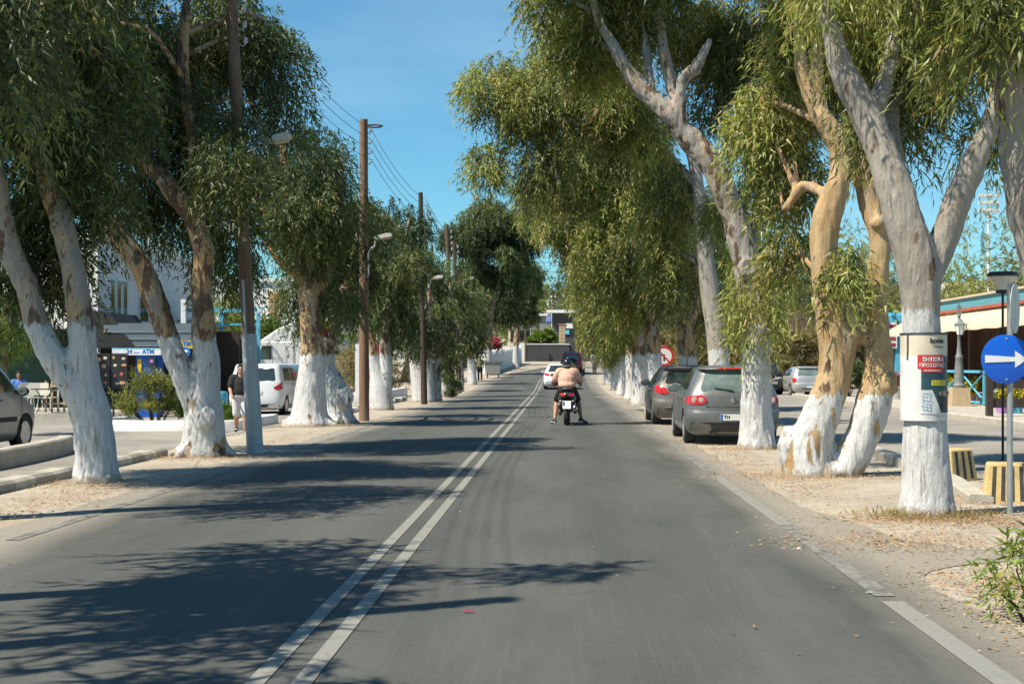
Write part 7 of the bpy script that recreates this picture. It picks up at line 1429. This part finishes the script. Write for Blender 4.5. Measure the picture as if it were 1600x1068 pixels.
for j in range(3):
    z_ = 17.2 + j * .75 - gzf(44, 146); part(ms, 'rack_bar', 'metal_white', (0, 0, z_), (2.2, .1, .1))
    for i in range(4): part(ms, 'floodlight', 'lamp_shell', (-.85 + i * .56, -.18, z_ + .2), (.36, .2, .3))

# ---------------------------------------------------------------- litter, dry grass and the near bush
def litter(label, spots, n, leaf, ls, seed, cat='litter', name='leaf_litter', up=0.0):
    rng = np.random.default_rng(seed); V = []; tot = 0
    for x, y, rx, ry, f in spots:
        m_ = int(n * f); p = rng.normal(size=(m_, 2)) * .5; X_ = x + p[:, 0] * rx; Y_ = y + p[:, 1] * ry; a = rng.random(m_) * 6.28
        L = ls * (.5 + rng.random(m_)); d_ = np.stack([np.cos(a), np.sin(a), rng.normal(size=m_) * .15 + up * rng.random(m_)], -1); s_ = np.stack([-np.sin(a), np.cos(a), rng.normal(size=m_) * .4], -1) * (L * (.16 if up == 0 else .05))[:, None]
        P = np.stack([X_, Y_, gz(X_, Y_) + .01 + rng.random(m_) * .012], -1); q = np.empty((m_, 4, 3)); q[:, 0] = P; q[:, 1] = P + d_ * (L * .45)[:, None] + s_; q[:, 2] = P + d_ * L[:, None]; q[:, 3] = P + d_ * (L * .45)[:, None] - s_
        q[:, :, 2] = np.maximum(q[:, :, 2], .006); V.append(q.reshape(-1, 3)); tot += m_
    V = np.concatenate(V); o = put(name, np_mesh(name, V, tot, 4, {'rnd': rng.random(tot), 'warm': (rng.random(tot) < .35) * rng.random(tot)}), leaf)
    return tag(o, label, cat, kind='stuff')
litter('orange brown fallen leaves drifted along the right verge', [(3.55, 13.6, 1.0, .7, 1.0), (2.9, 11.9, 1.1, .9, .6), (3.1, 9.3, .7, 1.1, .9), (3.0, 7.6, .6, 1.0, .7), (3.6, 18.9, 1.5, .8, .8), (2.95, 17.5, .7, 3.0, .5), (3.4, 25.0, 1.2, .8, .5), (4.6, 15.8, .8, 1.4, .5), (2.75, 22, .5, 5, .5), (2.9, 30, .6, 7, .5), (3.2, 44, .9, 3, .4), (4.6, 13.2, .8, .5, .4)], 3400, 'leaf_litter', .034, 11)
litter('brown fallen leaves along the left verge', [(-5.9, 17.6, 1.3, .8, .7), (-5.5, 15.5, .7, 2.5, .8), (-5.8, 22.6, 1.4, .7, .7), (-5.9, 34, 1.4, 1.0, .6), (-5.4, 28, .6, 6, .5), (-5.6, 47, 1.0, 2, .4), (-5.5, 60, .8, 6, .4)], 2600, 'leaf_litter', .033, 12)
litter('scattered fallen leaves on the tarmac', [(0, 11, 8, 9, .25), (1.8, 14, 1.5, 12, .3), (-3.5, 16, 2.5, 12, .3)], 220, 'leaf_litter', .035, 13)
litter('dry straw tufts round the foot of the poster tree', [(3.35, 13.85, .5, .25, 1.0), (3.85, 13.75, .5, .25, .8), (3.6, 13.6, .7, .3, .7)], 500, 'leaf_dry', .07, 14, 'grass', 'dry_grass', 1.3)
plant('leafy eucalyptus sapling at the lower right edge of the picture', (2.78, 8.3), [(-.12, 0, .3, .22, .3, .25), (.12, .1, .42, .3, .35, .25), (-.05, -.2, .16, .25, .3, .13)], 'leaf_bright', 4.5, .085, 'sapling', 'bush', .35, .3, .2, warm=.35)
for i, (x, y, w, lb) in enumerate(((4.0, 11.6, .3, 'crumpled white paper scrap beyond the side entrance'), (2.0, 9.2, .045, 'small pale scrap on the tarmac near the edge line'), (-.55, 8.5, .06, 'tiny pink scrap on the tarmac in our lane'))):
    V = [(x + w * (i_ / 4 - .5), y + w * .5 * (j_ / 3 - .5), .012 + .05 * w * (1 + mnoise.noise((i_ * 1.3 + i, j_ * 1.7, 0)))) for j_ in range(4) for i_ in range(5)]
    mb = MB(); mb.add(V, [(j_ * 5 + i_, j_ * 5 + i_ + 1, (j_ + 1) * 5 + i_ + 1, (j_ + 1) * 5 + i_) for j_ in range(3) for i_ in range(4)]); tag(mb.put('paper_scrap', 'petal_pink' if 'pink' in lb else 'paper_white'), lb, 'litter')
